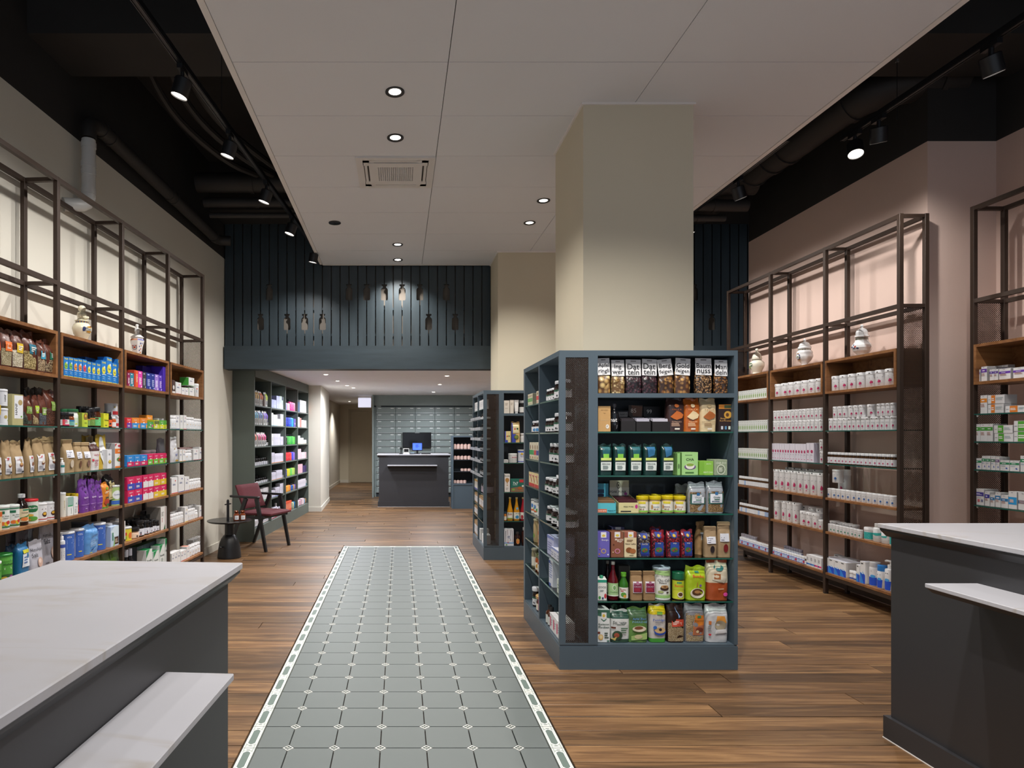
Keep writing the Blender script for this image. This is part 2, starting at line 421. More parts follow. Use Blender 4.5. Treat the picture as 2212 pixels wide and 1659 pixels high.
def border(L, w):
    b = MB(); g = .0015
    b.box(-w / 2 + g, g, -.012, w / 2 - g, L - g, 0, col=lin('#a9b1ab'))
    z = .0003
    def oct2(hw, y0, y1, c, zz, col):
        P = [(-hw, y0 + c), (-hw + c, y0), (hw - c, y0), (hw, y0 + c), (hw, y1 - c), (hw - c, y1), (-hw + c, y1), (-hw, y1 - c)]
        b.add([(u, v, zz) for u, v in P], [tuple(range(8))], col)
    for sx in (-1, 1): b.box(sx * (w / 2 - .003), g, 0, sx * (w / 2 - .0065), L - g, z, col=lin('#f0efea'))
    oct2(w / 2 - .009, .026, L - .026, .013, z, lin('#f0efea')); oct2(w / 2 - .0135, .031, L - .031, .012, 2 * z, SAGE)
    for yy in (.004, .012, L - .012, L - .004): b.box(-w / 2 + .012, yy - .0018, 0, w / 2 - .012, yy + .0018, z, col=lin('#f0efea'))
    for sx in (-1, 1):
        for yy in (.019, L - .019):
            b.box(sx * (w / 2 - .013), yy - .003, 0, sx * (w / 2 - .020), yy + .003, z, col=lin('#f0efea'))
            b.box(sx * (w / 2 - .024), yy - .002, 0, sx * (w / 2 - .028), yy + .002, z, col=DK)
    return b.mesh('border_tile')
bm_ = border(T, bw - .004)
for yv in ys[:-1]:
    for x in (TX0 + bw / 2, TX1 - bw / 2):
        mkobj('border_tile', bm_, M_PRT, fl, (x, yv, 0))
bq = MB(); bq.box(TX0, iy1 + .002, -.012, TX1, TYE, 0, col=lin('#a9b1ab'))
for k in range(6):
    xx = X0t - .5 + T * k
    for q in (-.026, -.013, 0, .013, .026): bq.box(xx + q - .003, iy1 + .012, 0, xx + q + .003, TYE - .012, .0004, col=lin('#f0efea'))
bq.box(TX0, TYE - .008, 0, TX1, TYE - .004, .0004, col=lin('#f0efea'))
bq.build('end_border', M_PRT, fl)

# walls
def wall(name, p0, p1, z0, z1, th, mat, label, side=1, cat='wall'):
    p0 = Vector(p0); p1 = Vector(p1); t = (p1 - p0).normalized(); n = Vector((-t.y, t.x)) * side * th
    q = [p0, p1, p1 + n, p0 + n]
    return struct(MB().prism([(a.x, a.y) for a in q], z0, z1).build(name, mat), label, cat)
wall('wall_left', (LW(-2), -2), (LW(8.6), 8.6), 0, ZP, .25, M_CREAM, 'cream plastered side wall behind the long brown shelving', 1)
wall('wall_left_upper', (LW(-2), -2), (LW(7.9), 7.9), ZP, ZTOP, .25, M_BLACK, 'black painted strip of wall above the cream plaster', 1)
for Ya, Yb in ((6.36, 8.05),):
    wall('baseboard_left', (LW(Ya) + .012, Ya), (LW(Yb) + .012, Yb), 0, .085, .012, M_CREAM, 'cream skirting at the foot of the cream wall by the round table', 1, 'baseboard')
struct(slab([(RW(4.66), 4.66), (4.407, 4.66), (4.407, 7.1), (RW(7.1), 7.1)], 0, ZP).build('wall_right', M_PINK), 'pink plastered wall behind the three bay shelving, with a projecting end', 'wall')
struct(slab([(RW(4.66), 4.66), (4.6, 4.66), (4.6, 7.1), (RW(7.1), 7.1)], ZP, ZTOP).build('wall_right_upper', M_BLACK), 'black painted strip above the pink wall', 'wall')
wall('wall_right_near', (4.407, -2), (4.407, 4.66), 0, ZP, .3, M_PINK, 'pink plastered wall set back behind the single shelving bay', -1)
wall('wall_right_near_upper', (4.407, -2), (4.407, 4.66), ZP, ZTOP, .3, M_BLACK, 'black painted strip above the set back pink wall', -1)
wall('wall_right_far', (4.75, 7.1), (4.75, 9), 0, ZTOP, .2, M_BLACK, 'dark wall of the recess past the end of the pink wall', -1)
struct(slab([(-3.2, -2), (5.0, -2), (5.0, 9), (-3.2, 9)], ZTOP, ZTOP + .1).build('ceiling_upper', M_BLACK), 'black painted concrete ceiling above the tracks and ducts', 'ceiling')
struct(MB().box(LW(4.3) - .2, 4.07, 3.95, 4.6, 4.56, ZTOP).build('trim_1', M_BLACK), 'black concrete beam crossing the ceiling in the front half', 'beam')
struct(MB().box(-2.4, 7.25, 3.95, 4.75, 7.9, ZTOP).build('trim_2', M_BLACK), 'black concrete beam above the slatted bulkhead', 'beam')

# slatted bulkhead with bottle shaped openings
YS = 7.74
wb = struct(MB().box(-2.3, 7.80, 2.46, 4.75, 7.895, 3.945).build('wall_back_upper', paint('grey_backing', '#6c655d', .8)), 'grey beige wall seen through the slots of the bulkhead', 'wall')
sl = empty('wall_back', (0, 0, 0), label='slate stained slatted bulkhead with bottle shaped cut-outs over the rear passage', cat='wall', kind='structure')
PIT, GAP0, GW = .10865, (440 + 186 / 2.836 - CX) * 7.75 / F, .014
gaps = [GAP0 + PIT * k for k in range(0, 62)]
toprow = {4, 13, 15, 17, 19, 21, 24}; botrow = {3, 6, 8, 10, 22, 25}
toprow |= {38, 43, 49, 52}; botrow |= {37, 40, 46, 54}
def notch(k):
    if k in toprow: return 3.015
    if k in botrow: return 2.651
    return None
HB = [(.034, 0), (.042, .012), (.042, .128), (.034, .147), (.020, .156), (.020, .172), (.033, .177), (.033, .196)]
edge = [-2.14] + gaps
for k in range(len(edge) - 1):
    xa = edge[k] + (GW / 2 if k else 0); xb = edge[k + 1] - GW / 2
    if xa > 4.7: break
    P = [(xa, 2.44), (xb, 2.44)]
    z = notch(k)                             # notch on the far edge of this slat: gap index k
    if z is not None:
        gx = edge[k + 1]; P += [(xb, z)] + [(gx - h, z + q) for h, q in HB] + [(xb, z + .196)]
    P += [(xb, 3.96), (xa, 3.96)]
    if k:
        z = notch(k - 1)
        if z is not None:
            gx = edge[k]; P += [(xa, z + .196)] + [(gx + h, z + q) for h, q in reversed(HB)] + [(xa, z)]
    MB().prism(P, YS, YS + .022, 'y').build('slat', M_SLATE, sl)
for z in (2.58, 2.90, 3.6): MB().box(-2.14, YS + .022, z, 4.7, YS + .045, z + .03).build('batten', M_SLATE, sl)
MB().box(-2.14, 7.70, 2.168, 4.7, 7.90, 2.452).build('header_board', M_SLATEH, sl)

# columns
def column(name, x0, x1, y0, y1, z1, label):
    o = struct(MB().box(x0, y0, 0, x1, y1, z1).build(name, M_BEIGE), label, 'column')
    MB().box(x0 - .012, y0 - .012, z1 - .012, x1 + .012, y1 + .012, z1).build('shadow_trim', M_TRIMW, o)
ZC = 3.436
column('column_front', 1.15, 1.84, 3.95, 4.65, ZC, 'square beige column rising out of the front shelf island')
column('column_back', 1.112, 1.80, 7.13, 7.69, ZC, 'square beige column rising out of the rear shelf island')

# suspended ceiling of white boards
cl = empty('ceiling', (0, 0, 0), label='suspended white ceiling raft of large boards over the sales floor', cat='ceiling', kind='structure')
cxs = [-.934, .272, 1.472, 2.685]; cys = [7.67] + [6.506 + .59 - .59 * k - .59 for k in range(0, 14)]
cys = [7.67, 7.10, 6.506, 5.885, 5.282, 4.696, 4.105, 3.515, 2.925, 2.335, 1.745, 1.155, .565, -.025, -.615]
HOLES = []
for i in range(3):
    for j in range(len(cys) - 1):
        g = .0022
        MB().box(cxs[i] + g, cys[j + 1] + g, ZC, cxs[i + 1] - g, cys[j] - g, ZC + .02).build('ceiling_board', M_WHITE, cl)
e = MB()
for (a, b, c, d_) in ((-.934 - .035, -.65, -.934, 7.705), (2.685, -.65, 2.685 + .035, 7.705)): e.box(a, b, ZC - .004, c, d_, ZC + .05)
e.box(-.969, 7.67, ZC - .004, 2.72, 7.705, ZC + .05)
e.build('edge_trim', M_TRIMW, cl)
MB().box(-.93, -.62, ZC + .021, 2.68, 7.66, ZC + .05).build('backing_board', M_DUCT, cl)

# low ceiling, passage and rear wall
struct(slab([(-3.0, 7.90), (3.3, 7.90), (3.3, 18.6), (-3.0, 18.6)], 2.25, 2.32).build('ceiling_rear', M_LOWC), 'low white ceiling over the rear dispensing area', 'ceiling')
def lw2(Y): return -2.44 + .074 * Y           # face of the green bookcase
struct(slab([(-2.2, 11.27), (-1.406, 11.27), (-1.46, 13.1), (-2.2, 13.1)], 0, 2.25).build('wall_rear_pier', M_CREAM), 'cream wall pier between the green bookcase and the rear passage', 'wall')
MB().prism([(-1.64, 11.258), (-1.394, 11.258), (-1.448, 13.1), (-1.46, 13.1), (-1.407, 11.269), (-1.64, 11.269)], 0, .08).build('skirting', M_CREAM, bpy.data.objects['wall_rear_pier'])
wall('wall_passage', (-1.80, 13.1), (-1.72, 18.4), 0, 2.25, .2, M_CREAM, 'cream side wall of the rear passage', 1)
wall('baseboard_passage', (-1.788, 13.1), (-1.708, 18.3), 0, .08, .012, M_CREAM, 'cream skirting along the passage wall', 1, 'baseboard')
bw_ = wall('wall_rear', (-1.9, 18.2), (3.2, 18.2), 0, 2.25, .2, M_BEIGE, 'beige end wall of the rear passage', 1)
wall('wall_rear_right', (2.9, 7.9), (2.9, 18.2), 0, 2.25, .2, M_CREAM, 'cream side wall of the rear area behind the islands', -1)
MB().box(-1.75, 18.188, 0, -1.46, 18.2, .08).build('skirting', M_CREAM, bw_)
struct(MB().box(-1.80, 15.9, 0, -1.776, 16.2, 2.2).build('door_2', M_BLKS), 'dark edge of an open door leaf along the passage wall', 'door')
dr = empty('door_1', (-1.05, 18.2, 0), label='plain beige door with frame at the end of the passage', cat='door', kind='structure')
M_DOOR = paint('beige_door_lacquer', '#b3a891', .5, var=.02)
MB().cbox(-.35, -.02, .01, .42, 0, 2.06, .003).build('door_leaf', M_DOOR, dr)
MB().box(-.42, -.035, 0, -.36, 0, 2.12).box(.43, -.035, 0, .49, 0, 2.12).box(-.36, -.035, 2.07, .43, 0, 2.12).build('door_frame', M_DOOR, dr)
MB().pipe([(.36, -.02, 1.02), (.36, -.06, 1.02), (.26, -.06, 1.02)], .009, 8).build('door_handle', paint('brushed_steel', '#9a9a9a', .3, metal=.8), dr)
ns = empty('exit_sign', (-.785, 14.2, 2.25), label='blank white illuminated sign box hanging under the low ceiling', cat='sign')
MB().cbox(-.145, -.025, -.26, .145, .025, -.05, .004).build('sign_panel', glow('pale_sign_light', '#d8d8ea', .8), ns)
MB().box(-.14, -.012, -.05, .14, .012, 0).build('hanger', M_TRIMW, ns)

# ---------------------------------------------------------------- ducts and pipes under the black ceiling
def pipe_thing(name, pts, r, label, n=14, mat=None, collars=(), cat='pipe', parts='collar'):
    q = [Vector(p) for p in pts]
    if name in ('flexible_hose', 'ventilation_duct'):
        for _ in range(2): q = [q[0]] + [p for u, v in zip(q, q[1:]) for p in (u.lerp(v, .25), u.lerp(v, .75))] + [q[-1]]
    m = MB().pipe(q, r, n); o = m.build(name, mat or M_DUCT); tag(o, label, cat)
    V = [Vector(p) for p in pts]
    for (i, f) in collars:
        p = V[i].lerp(V[i + 1], f); t = (V[i + 1] - V[i]).normalized()
        MB().pipe([p - t * .02, p + t * .02], r * 1.09, n).build(parts, mat or M_DUCT, o)
    return o
def arc(c, r, a0, a1, e1, e2, n=6):
    c = Vector(c); e1 = Vector(e1); e2 = Vector(e2)
    return [c + e1 * r * math.cos(a0 + (a1 - a0) * k / n) + e2 * r * math.sin(a0 + (a1 - a0) * k / n) for k in range(n + 1)]
u_ = Vector((.0674, .9977, 0)); nx = Vector((.9977, -.0674, 0))
def onL(Y, off, z): return Vector((LW(Y) + off, Y, z))
a = onL(4.62, .09, 3.52)
pipe_thing('drain_pipe', [a, onL(4.62, .09, 3.12)] + [onL(4.62, .09, 3.10), onL(4.60, .085, 3.05), onL(4.56, .07, 3.02), onL(4.50, .04, 3.0), onL(4.46, .0, 2.99)], .048,
           'white plastic drain pipe elbowing into the cream wall above the shelving', mat=M_PVC, collars=((0, .1), (0, .45), (0, .6), (0, .95)))
b0 = onL(4.62, .09, 3.53)
pipe_thing('waste_pipe', [b0, onL(4.62, .09, 3.60), onL(4.66, .09, 3.65), onL(4.74, .1, 3.67), onL(7.2, .1, 3.60), onL(7.26, .14, 3.60), onL(7.28, .24, 3.60)], .055,
           'dark painted waste pipe running along the top of the cream wall', collars=((3, .02), (3, .07), (3, .5), (3, .54), (3, .97)))
for (yy, zz, r, x0, x1, lab) in ((6.55, 3.98, .10, -2.1, -.2, 'thick dark duct crossing between the cream wall and the white raft'),
                                 (6.62, 3.80, .05, -2.05, -.2, 'medium dark pipe hanging just under the thick crossing duct'),
                                 (6.66, 3.68, .028, -2.0, -.2, 'thin dark pipe lowest of the three crossing pipes by the cream wall'),
                                 (6.3, 3.86, .10, 2.4, 3.55, 'thick dark duct crossing above the second track, beside the pink wall'),
                                 (6.35, 3.67, .06, 2.4, 3.5, 'medium dark pipe hanging under the crossing duct beside the pink wall'),
                                 (6.4, 3.56, .035, 2.4, 3.3, 'thin dark pipe lowest of the crossing pipes beside the pink wall')):
    pipe_thing('ceiling_duct', [(x0, yy, zz), (x1, yy, zz)], r, lab, collars=((0, .3), (0, .7)), cat='duct')
pipe_thing('ventilation_duct', [(4.2, 4.74, 4.05), (3.85, 4.76, 4.03), (3.6, 4.85, 4.0), (3.5, 5.1, 3.96), (3.47, 5.5, 3.93), (3.42, 5.9, 3.92), (3.42, 6.3, 3.92), (3.42, 7.2, 3.92)], .15,
           'wide dark spiral duct bending along the ceiling above the pink wall', n=18, collars=((0, .5), (2, .5), (4, .3), (4, .8), (5, .5)), cat='duct')
for i, (dx, lab) in enumerate(((0, 'sagging black hose, one of three in the dark void above the cream wall'), (.16, 'sagging black hose in the middle of the three in the void'), (.3, 'sagging black hose beside the white raft in the void'))):
    pipe_thing('flexible_hose', [(-2.0 + dx, 4.75, 4.45), (-1.95 + dx, 4.95, 4.15), (-1.85 + dx * 1.1, 5.3, 3.98), (-1.6 + dx, 5.9, 3.9 + .03 * i), (-1.45 + dx, 6.4, 4.0)], .03, lab, n=8, cat='hose')
for (x, yv, lab) in ((-1.19, 4.22, 'thin wire hanging the track beside the cream wall'), (3.43, 4.35, 'thin wire hanging the front track beside the pink wall')):
    o = tag(MB().pipe([(x, yv, 3.53), (x, yv, 3.95)], .0025, 6).build('suspension_wire', M_BLK), lab, 'wire')
    MB().lathe([(.012, 0), (.012, .02)], 10, c=(x, yv, 3.93)).build('ceiling_hook', paint('bright_steel', '#b0b0b0', .3, metal=.9), o)

# ---------------------------------------------------------------- lights
def spot_light(name, loc, target, power, size, blend, col, parent=None, r=.03):
    l = bpy.data.lights.new(name, 'SPOT'); l.energy = power; l.color = col; l.spot_size = math.radians(size); l.spot_blend = blend; l.shadow_soft_size = r
    o = bpy.data.objects.new(name, l); COL.objects.link(o)
    d = Vector(target) - Vector(loc)
    o.rotation_mode = 'QUATERNION'; o.rotation_quaternion = d.to_track_quat('-Z', 'Y'); o.location = loc
    return o
LENS = glow('lamp_lens', '#fff6ea', 6.0)
def track(name, p0, p1, label):
    o = tag(MB().bar(p0, p1, .036, .034).build(name, M_BLK), label, 'track')
    MB().bar(Vector(p0) + Vector((.012, 0, -.019)), Vector(p1) + Vector((.012, 0, -.019)), .004, .004).bar(Vector(p0) + Vector((-.012, 0, -.019)), Vector(p1) + Vector((-.012, 0, -.019)), .004, .004).build('rail_lip', M_BLKS, o)
    return o
TZ = 3.52
tl = lambda Y: -1.313 + .0815 * (Y - 3.107)
track('track_rail', (tl(.5), .5, TZ), (tl(7.35), 7.35, TZ), 'long black lighting track beside the white raft, cream wall side')
track('track_rail', (3.24, .6, TZ), (3.226, 4.6, TZ), 'black lighting track hung free in front of the pink wall')
track('track_rail', (2.83, 4.6, TZ), (2.83, 7.5, TZ), 'black lighting track close along the edge of the white raft, pink wall side')
def spotlight(x, y, target, label, power=SPOT_W, size=128, name='track_spotlight', lit=True, group='track spotlights'):
    t = Vector(target); p = Vector((x, y, TZ - .12)); d = (t - p).normalized()
    root = empty(name, (x, y, TZ - .017), label=label, cat='spotlight', group=group)
    MB().box(-.016, -.05, -.03, .016, .05, 0).build('adapter', M_BLK, root)
    MB().pipe([(0, 0, -.03), (0, 0, -.075)], .012, 8).build('stem', M_BLK, root)
    q = d.to_track_quat('Z', 'Y').to_matrix().to_4x4()
    c = Matrix.Translation((0, 0, -.105)) @ q
    MB().lathe([(.046, -.034), (.05, -.029), (.05, .065), (.046, .068), (.046, .058)], 24, M=c).build('lamp_housing', M_BLK, root)
    MB().lathe([(.0, .0600), (.0455, .0605)], 24, M=c).build('lens', LENS if lit else M_BLKS, root)
    if lit:
        wp = Vector((x, y, TZ - .122)) + d * .085
        spot_light('spot_lamp', wp, target, power, size, 1.0, NEUT)
    return root
LAB = ('over the first cream bay', 'over the second cream shelving bay', 'over the third cream shelving bay', 'over the last cream shelving bay', 'at its far end by the slatted bulkhead')
for (y, ty, tz), lab in zip(((3.68, 3.75, 0.7), (4.47, 4.6, .7), (5.35, 5.45, .7), (6.2, 6.1, .7), (7.2, 7.5, .3)), LAB):
    spotlight(tl(y), y, (LW(ty) + .3 if y < 7 else -1.6, ty, tz), 'black spotlight on the cream side track, ' + lab, power=SPOT_W if y < 7 else 60)
for y, ty in ((2.55, 3.1),): spotlight(tl(y), y, (LW(ty) + .3, ty, .85), 'black cylinder spotlight on the cream side track, unseen, added before the first shelving bay')  # extra spotlight out of view, added to light the first bay
spotlight(3.235, 3.45, (4.2, 3.75, .8), 'black cylinder spotlight on the free track, aimed at the single shelving bay', power=SPOT_W * .85, size=95)
spotlight(3.228, 4.25, (3.75, 5.0, .8), 'black cylinder spotlight on the free track, second from its end', power=SPOT_W * .85)
spotlight(3.226, 4.47, (2.62, 3.15, 0.2), 'black cylinder spotlight at the end of the free track, lens facing the room', power=60, size=70)
spotlight(2.83, 5.27, (3.8, 5.55, .8), 'black cylinder spotlight on the track along the raft, pink wall side', power=SPOT_W * .85)
for y in (6.2, 7.0): spotlight(2.83, y, (3.8, y - .1, .8), 'black cylinder spotlight further along the raft track, %s the ducts' % ('under' if y < 6.5 else 'past'), power=SPOT_W * .85)
def downlight(x, y, z, label, power, lit=True, r=.058, size=122, group='ceiling downlights', col=WARM):
    root = empty('ceiling_downlight', (x, y, z), label=label, cat='downlight', group=group)
    rear = r < .05; zl = -.011 if rear else -.002
    MB().lathe([(r, 0), (r, -.006), (r * .95, -.008), (r * .68, -.004), (r * .66, -.001)], 28).build('bezel', M_TRIMW if rear else M_BLK, root)
    MB().lathe([(0, zl - .002), (r * .6, zl), (r * .67, zl + .002)], 24).build('lens', LENS if lit else M_BLKS, root)
    if lit: spot_light('down_lamp', (x, y, z - .02), (x, y, 0), power, size, .75, col, r=.04)
for x, y, lab in ((-.028, 3.817, 'nearer of the two by the air unit'), (-.029, 4.404, 'just in front of the air unit'), (-.02, 6.867, 'nearer of the pair before the bulkhead'), (-.02, 7.463, 'last before the bulkhead'),
                  (1.274, 5.583, 'nearer of the pair behind the front column'), (1.271, 6.165, 'further of the pair behind the front column'),
                  (-.028, 2.0, 'unseen, added over the front counters'), (1.272, 1.9, 'unseen, added before the front island'), (1.272, 2.6, 'unseen, added close to the front island'),  # out-of-view downlights, added to brighten the counters and front island
                  (-.634, 1.2, 'unseen, added over the cream side counter, first'), (-.634, 2.0, 'unseen, added over the cream side counter, second')):
    downlight(x, y, ZC, 'round black rimmed downlight in the white raft, ' + lab, DOWN_W * (.12 if 'counter' in lab and y < 2.1 and x != -.028 else 1.7 if 'front island' in lab else 1))
sp = empty('ceiling_speaker', (-.633, 6.165, ZC), label='round black speaker disc set in the white raft, unlit', cat='speaker')
MB().lathe([(.06, 0), (.06, -.006), (.054, -.008), (0, -.008)], 28).build('speaker_grille', M_BLKS, sp)
MB().lathe([(.012, -.008), (.01, -.012), (0, -.012)], 12).build('speaker_centre', M_BLK, sp)
zr = 2.25
for px, py, lab in ((704, 808, 'first of the staggered four'), (729, 822, 'second of the staggered four'), (750, 832, 'third of the staggered four'), (763.5, 837, 'last of the staggered four'),
                    (965.5, 811, 'first of the row towards the rear counter'), (950, 829.5, 'second of the row towards the rear counter'), (936.5, 846, 'last of the row towards the rear counter')):
    Y = (zr - EYE) * F / (CY - py); downlight((px - CX) * Y / F, Y, zr, 'small white downlight in the low rear ceiling, ' + lab, REAR_W, r=.045, group='rear downlights', size=172, col=(.93, .95, 1.0))
downlight(-1.3, 16.4, zr, 'small white downlight in the passage before the rear door', 110, r=.04, group='rear downlights')

# air conditioning cassette in the raft
ac = empty('air_conditioning_unit', (-.03, 4.99, ZC), label='square white air conditioning cassette with grille set in the white raft', cat='air conditioner')
M_ACW = paint('white_abs_plastic', '#dcd8d4', .4, var=.02)
fr = MB()
for s_ in (-1, 1):
    fr.box(s_ * .30, -.285, -.012, s_ * .245, .285, 0); fr.box(-.245, s_ * .285, -.012, .245, s_ * .24, 0)
for sx in (-1, 1):
    for sy in (-1, 1): fr.box(sx * .165, sy * .205, -.012, sx * .25, sy * .245, 0); fr.box(sx * .2, sy * .15, -.012, sx * .25, sy * .245, 0)
fr.build('frame', M_ACW, ac)
MB().box(-.205, -.20, -.016, -.14, .20, 0).box(.14, -.20, -.016, .205, .20, 0).box(-.14, -.20, -.016, .14, -.13, 0).box(-.14, .13, -.016, .14, .20, 0).build('intake_panel', M_ACW, ac)
g_ = MB()
for k in range(18): g_.box(-.14 + .28 * k / 17 - .003, -.13, -.015, -.14 + .28 * k / 17 + .003, .13, -.006)
for k in range(15): g_.box(-.14, -.13 + .26 * k / 14 - .003, -.014, .14, -.13 + .26 * k / 14 + .003, -.006)
g_.build('intake_grille', M_ACW, ac)
MB().box(-.245, -.24, -.003, .245, .24, 0).build('dark_recess', paint('dark_grey_void', '#55524f', .8), ac)
for k in range(4):
    M = Matrix.Rotation(k * math.pi / 2, 4, 'Z'); q = .221 if k % 2 == 0 else .225
    MB().box(-.17, -q - .014, -.013, .17, -q + .006, -.004, M=M).build('air_flap', M_ACW, ac)
# ---------------------------------------------------------------- furniture
def lattice(w, h, p, bar, t):
    # perforated sheet: two crossing families of thin diagonal bars clipped to the sheet
    m = MB()
    for fam in (1, -1):
        c = -h if fam == 1 else 0
        c = math.floor(c / p) * p
        lim = w if fam == 1 else w + h
        while c < lim:
            c += p
            # x - fam*z = c
            if fam == 1: x0, x1 = max(0, c), min(w, c + h)
            else: x0, x1 = max(0, c - h), min(w, c)
            if x1 - x0 < .001: continue
            z0, z1 = (x0 - c) * fam, (x1 - c) * fam
            b = bar * .7071 / 2
            yo = 0 if fam == 1 else -t * .15
            vs = []
            for yy in (yo, yo - t):
                vs += [(x0 - b, yy, z0 + fam * b), (x0 + b, yy, z0 - fam * b), (x1 + b, yy, z1 - fam * b), (x1 - b, yy, z1 + fam * b)]
            m.add(vs, [(0, 1, 2, 3), (7, 6, 5, 4), (0, 4, 5, 1), (2, 6, 7, 3), (0, 3, 7, 4), (1, 5, 6, 2)])
    return m
def perf(parent, w, h, p, bar, loc, rz=0, border=.006, mat=None):
    o = lattice(w, h, p, bar, .0015).build('perforated_panel', mat or M_BRONZE, parent, loc, rz); o['kind'] = 'stuff'
    return o
def TRS(s, O):  # frame: local x along shelf, local -y out of the shelf
    return Matrix(((s[0], -s[1], 0, O[0]), (s[1], s[0], 0, O[1]), (0, 0, 1, 0), (0, 0, 0, 1)))
class Frame:
    """A shelf front: origin O on the floor plan, s runs left to right as seen from in front."""
    def __init__(f, O, s):
        f.O = Vector(O); f.s = Vector(s).normalized(); f.b = Vector((-f.s.y, f.s.x))   # b points into the shelf
        f.rz = math.atan2(f.s.y, f.s.x)
    def pt(f, t, d, z=0): q = f.O + f.s * t + f.b * d; return Vector((q.x, q.y, z))
    def hit(f, px, d):     # where the line of sight through photo column px meets the plane at depth d
        r = Vector(((px - CX) / F, 1)); o = f.O + f.b * d
        Y = (o.x * f.s.y - o.y * f.s.x) / (r.x * f.s.y - r.y * f.s.x)
        q = r * Y - o
        return q.dot(f.s), Y
    def z(f, py, Y): return EYE - (py - CY) * Y / F

# --- brown steel shelving: posts, rails, oak crates, glass and oak boards
def shelving(name, fr, nbay, bl, depth, ztop, zmid, zcr, levels, label, zb=.18, ends=(False, True), endh=(.2, 2.3), kick=True, pitch=.0155):
    root = empty(name, fr.pt(0, 0), fr.rz, label=label, cat='shelving')
    P = .030
    for k in range(nbay + 1):
        for d in (0, depth):
            MB().cbox(k * bl - P / 2, d, 0.0, k * bl + P / 2, d + P, ztop, .002).build('post', M_BRONZE, root)
            MB().lathe([(.02, 0), (.02, .006), (.008, .01)], 10, c=(k * bl, d + P / 2, 0)).build('levelling_foot', M_BLK, root)
    for z in (ztop - P, zmid - P, zb - .045):
        for d in (0, depth):
            MB().box(P / 2, d + .001, z, nbay * bl - P / 2, d + P - .001, z + P - .002).build('rail', M_BRONZE, root)
        for k in range(nbay + 1):
            MB().box(k * bl - P / 2 + .002, P, z + .002, k * bl + P / 2 - .002, depth, z + P - .004).build('cross_bar', M_BRONZE, root)
    if kick:
        MB().box(0, depth + .004, .03, nbay * bl, depth + .02, zb - .05).build('kick_panel', M_BRONZE, root)
    for k in range(nbay):
        x0, x1 = k * bl + P / 2 + .003, (k + 1) * bl - P / 2 - .003
        c = MB(); z0, z1 = zcr; w = .02; dd = depth + .04
        c.box(x0, -.004, z0, x1, dd, z0 + w).box(x0, -.004, z1 - w, x1, dd, z1).box(x0, -.004, z0 + w, x0 + w, dd, z1 - w).box(x1 - w, -.004, z0 + w, x1, dd, z1 - w)
        c.box(x0 + w, dd - .01, z0 + w, x1 - w, dd, z1 - w)
        c.build('oak_crate', M_OAK, root)
        for z, kind in levels:
            if kind == 'g':
                MB().box(x0, .004, z - .008, x1, depth + .03, z - .0005).build('glass_shelf', M_GLASS, root)
                MB().box(x0, .0, z - .0085, x1, .004, z).build('glass_edge', M_GEDGE, root)
                for q in (x0 + .004, x1 - .004):
                    MB().lathe([(.004, 0), (.006, .012)], 8, c=(q, .02, z - .0215)).build('shelf_pin', M_PVC, root)
            else:
                MB().cbox(x0, .0, z - .02, x1, depth + .03, z, .001).build('oak_board', M_OAK, root)
    for e, k in zip(ends, (0, nbay)):
        if e:
            o = perf(root, depth - .004, endh[1] - endh[0], pitch, pitch * .23, (k * bl, P + .002, endh[0]), math.pi / 2)
    return root
sL = Vector((.0675, 1)).normalized()
Y3 = 3.15
FL = Frame((LW(Y3) + .28 + .0, Y3), sL)                    # front of the cream wall shelving, first post
BL = .8018
shelving('shelf_rack', FL, 4, BL, .215, 2.975, 2.325, (1.715, 2.005), ((1.413, 'g'), (1.115, 'g'), (.833, 'w'), (.54, 'w'), (.188, 'w')),
         'long bronze steel and oak shelving of four bays against the cream wall')
sR = Vector((-.0117, -1)).normalized()
FR = Frame((3.672, 7.07), sR)
BR = .82
shelving('shelf_rack', FR, 3, BR, .185, 2.975, 2.32, (1.712, 1.995), ((1.398, 'g'), (1.115, 'g'), (.825, 'w'), (.535, 'w'), (.185, 'w')),
         'bronze steel and oak shelving of three bays against the pink wall', ends=(True, True), pitch=.0135)
FN = Frame((4.045, 4.46), (0, -1))
shelving('shelf_rack', FN, 1, .82, .215, 2.975, 2.32, (1.712, 1.995), ((1.508, 'g'), (1.314, 'g'), (1.118, 'g'), (.868, 'g'), (.535, 'w'), (.185, 'w')),
         'bronze shelving of a single bay in the pink wall recess', ends=(True, False), pitch=.0135)

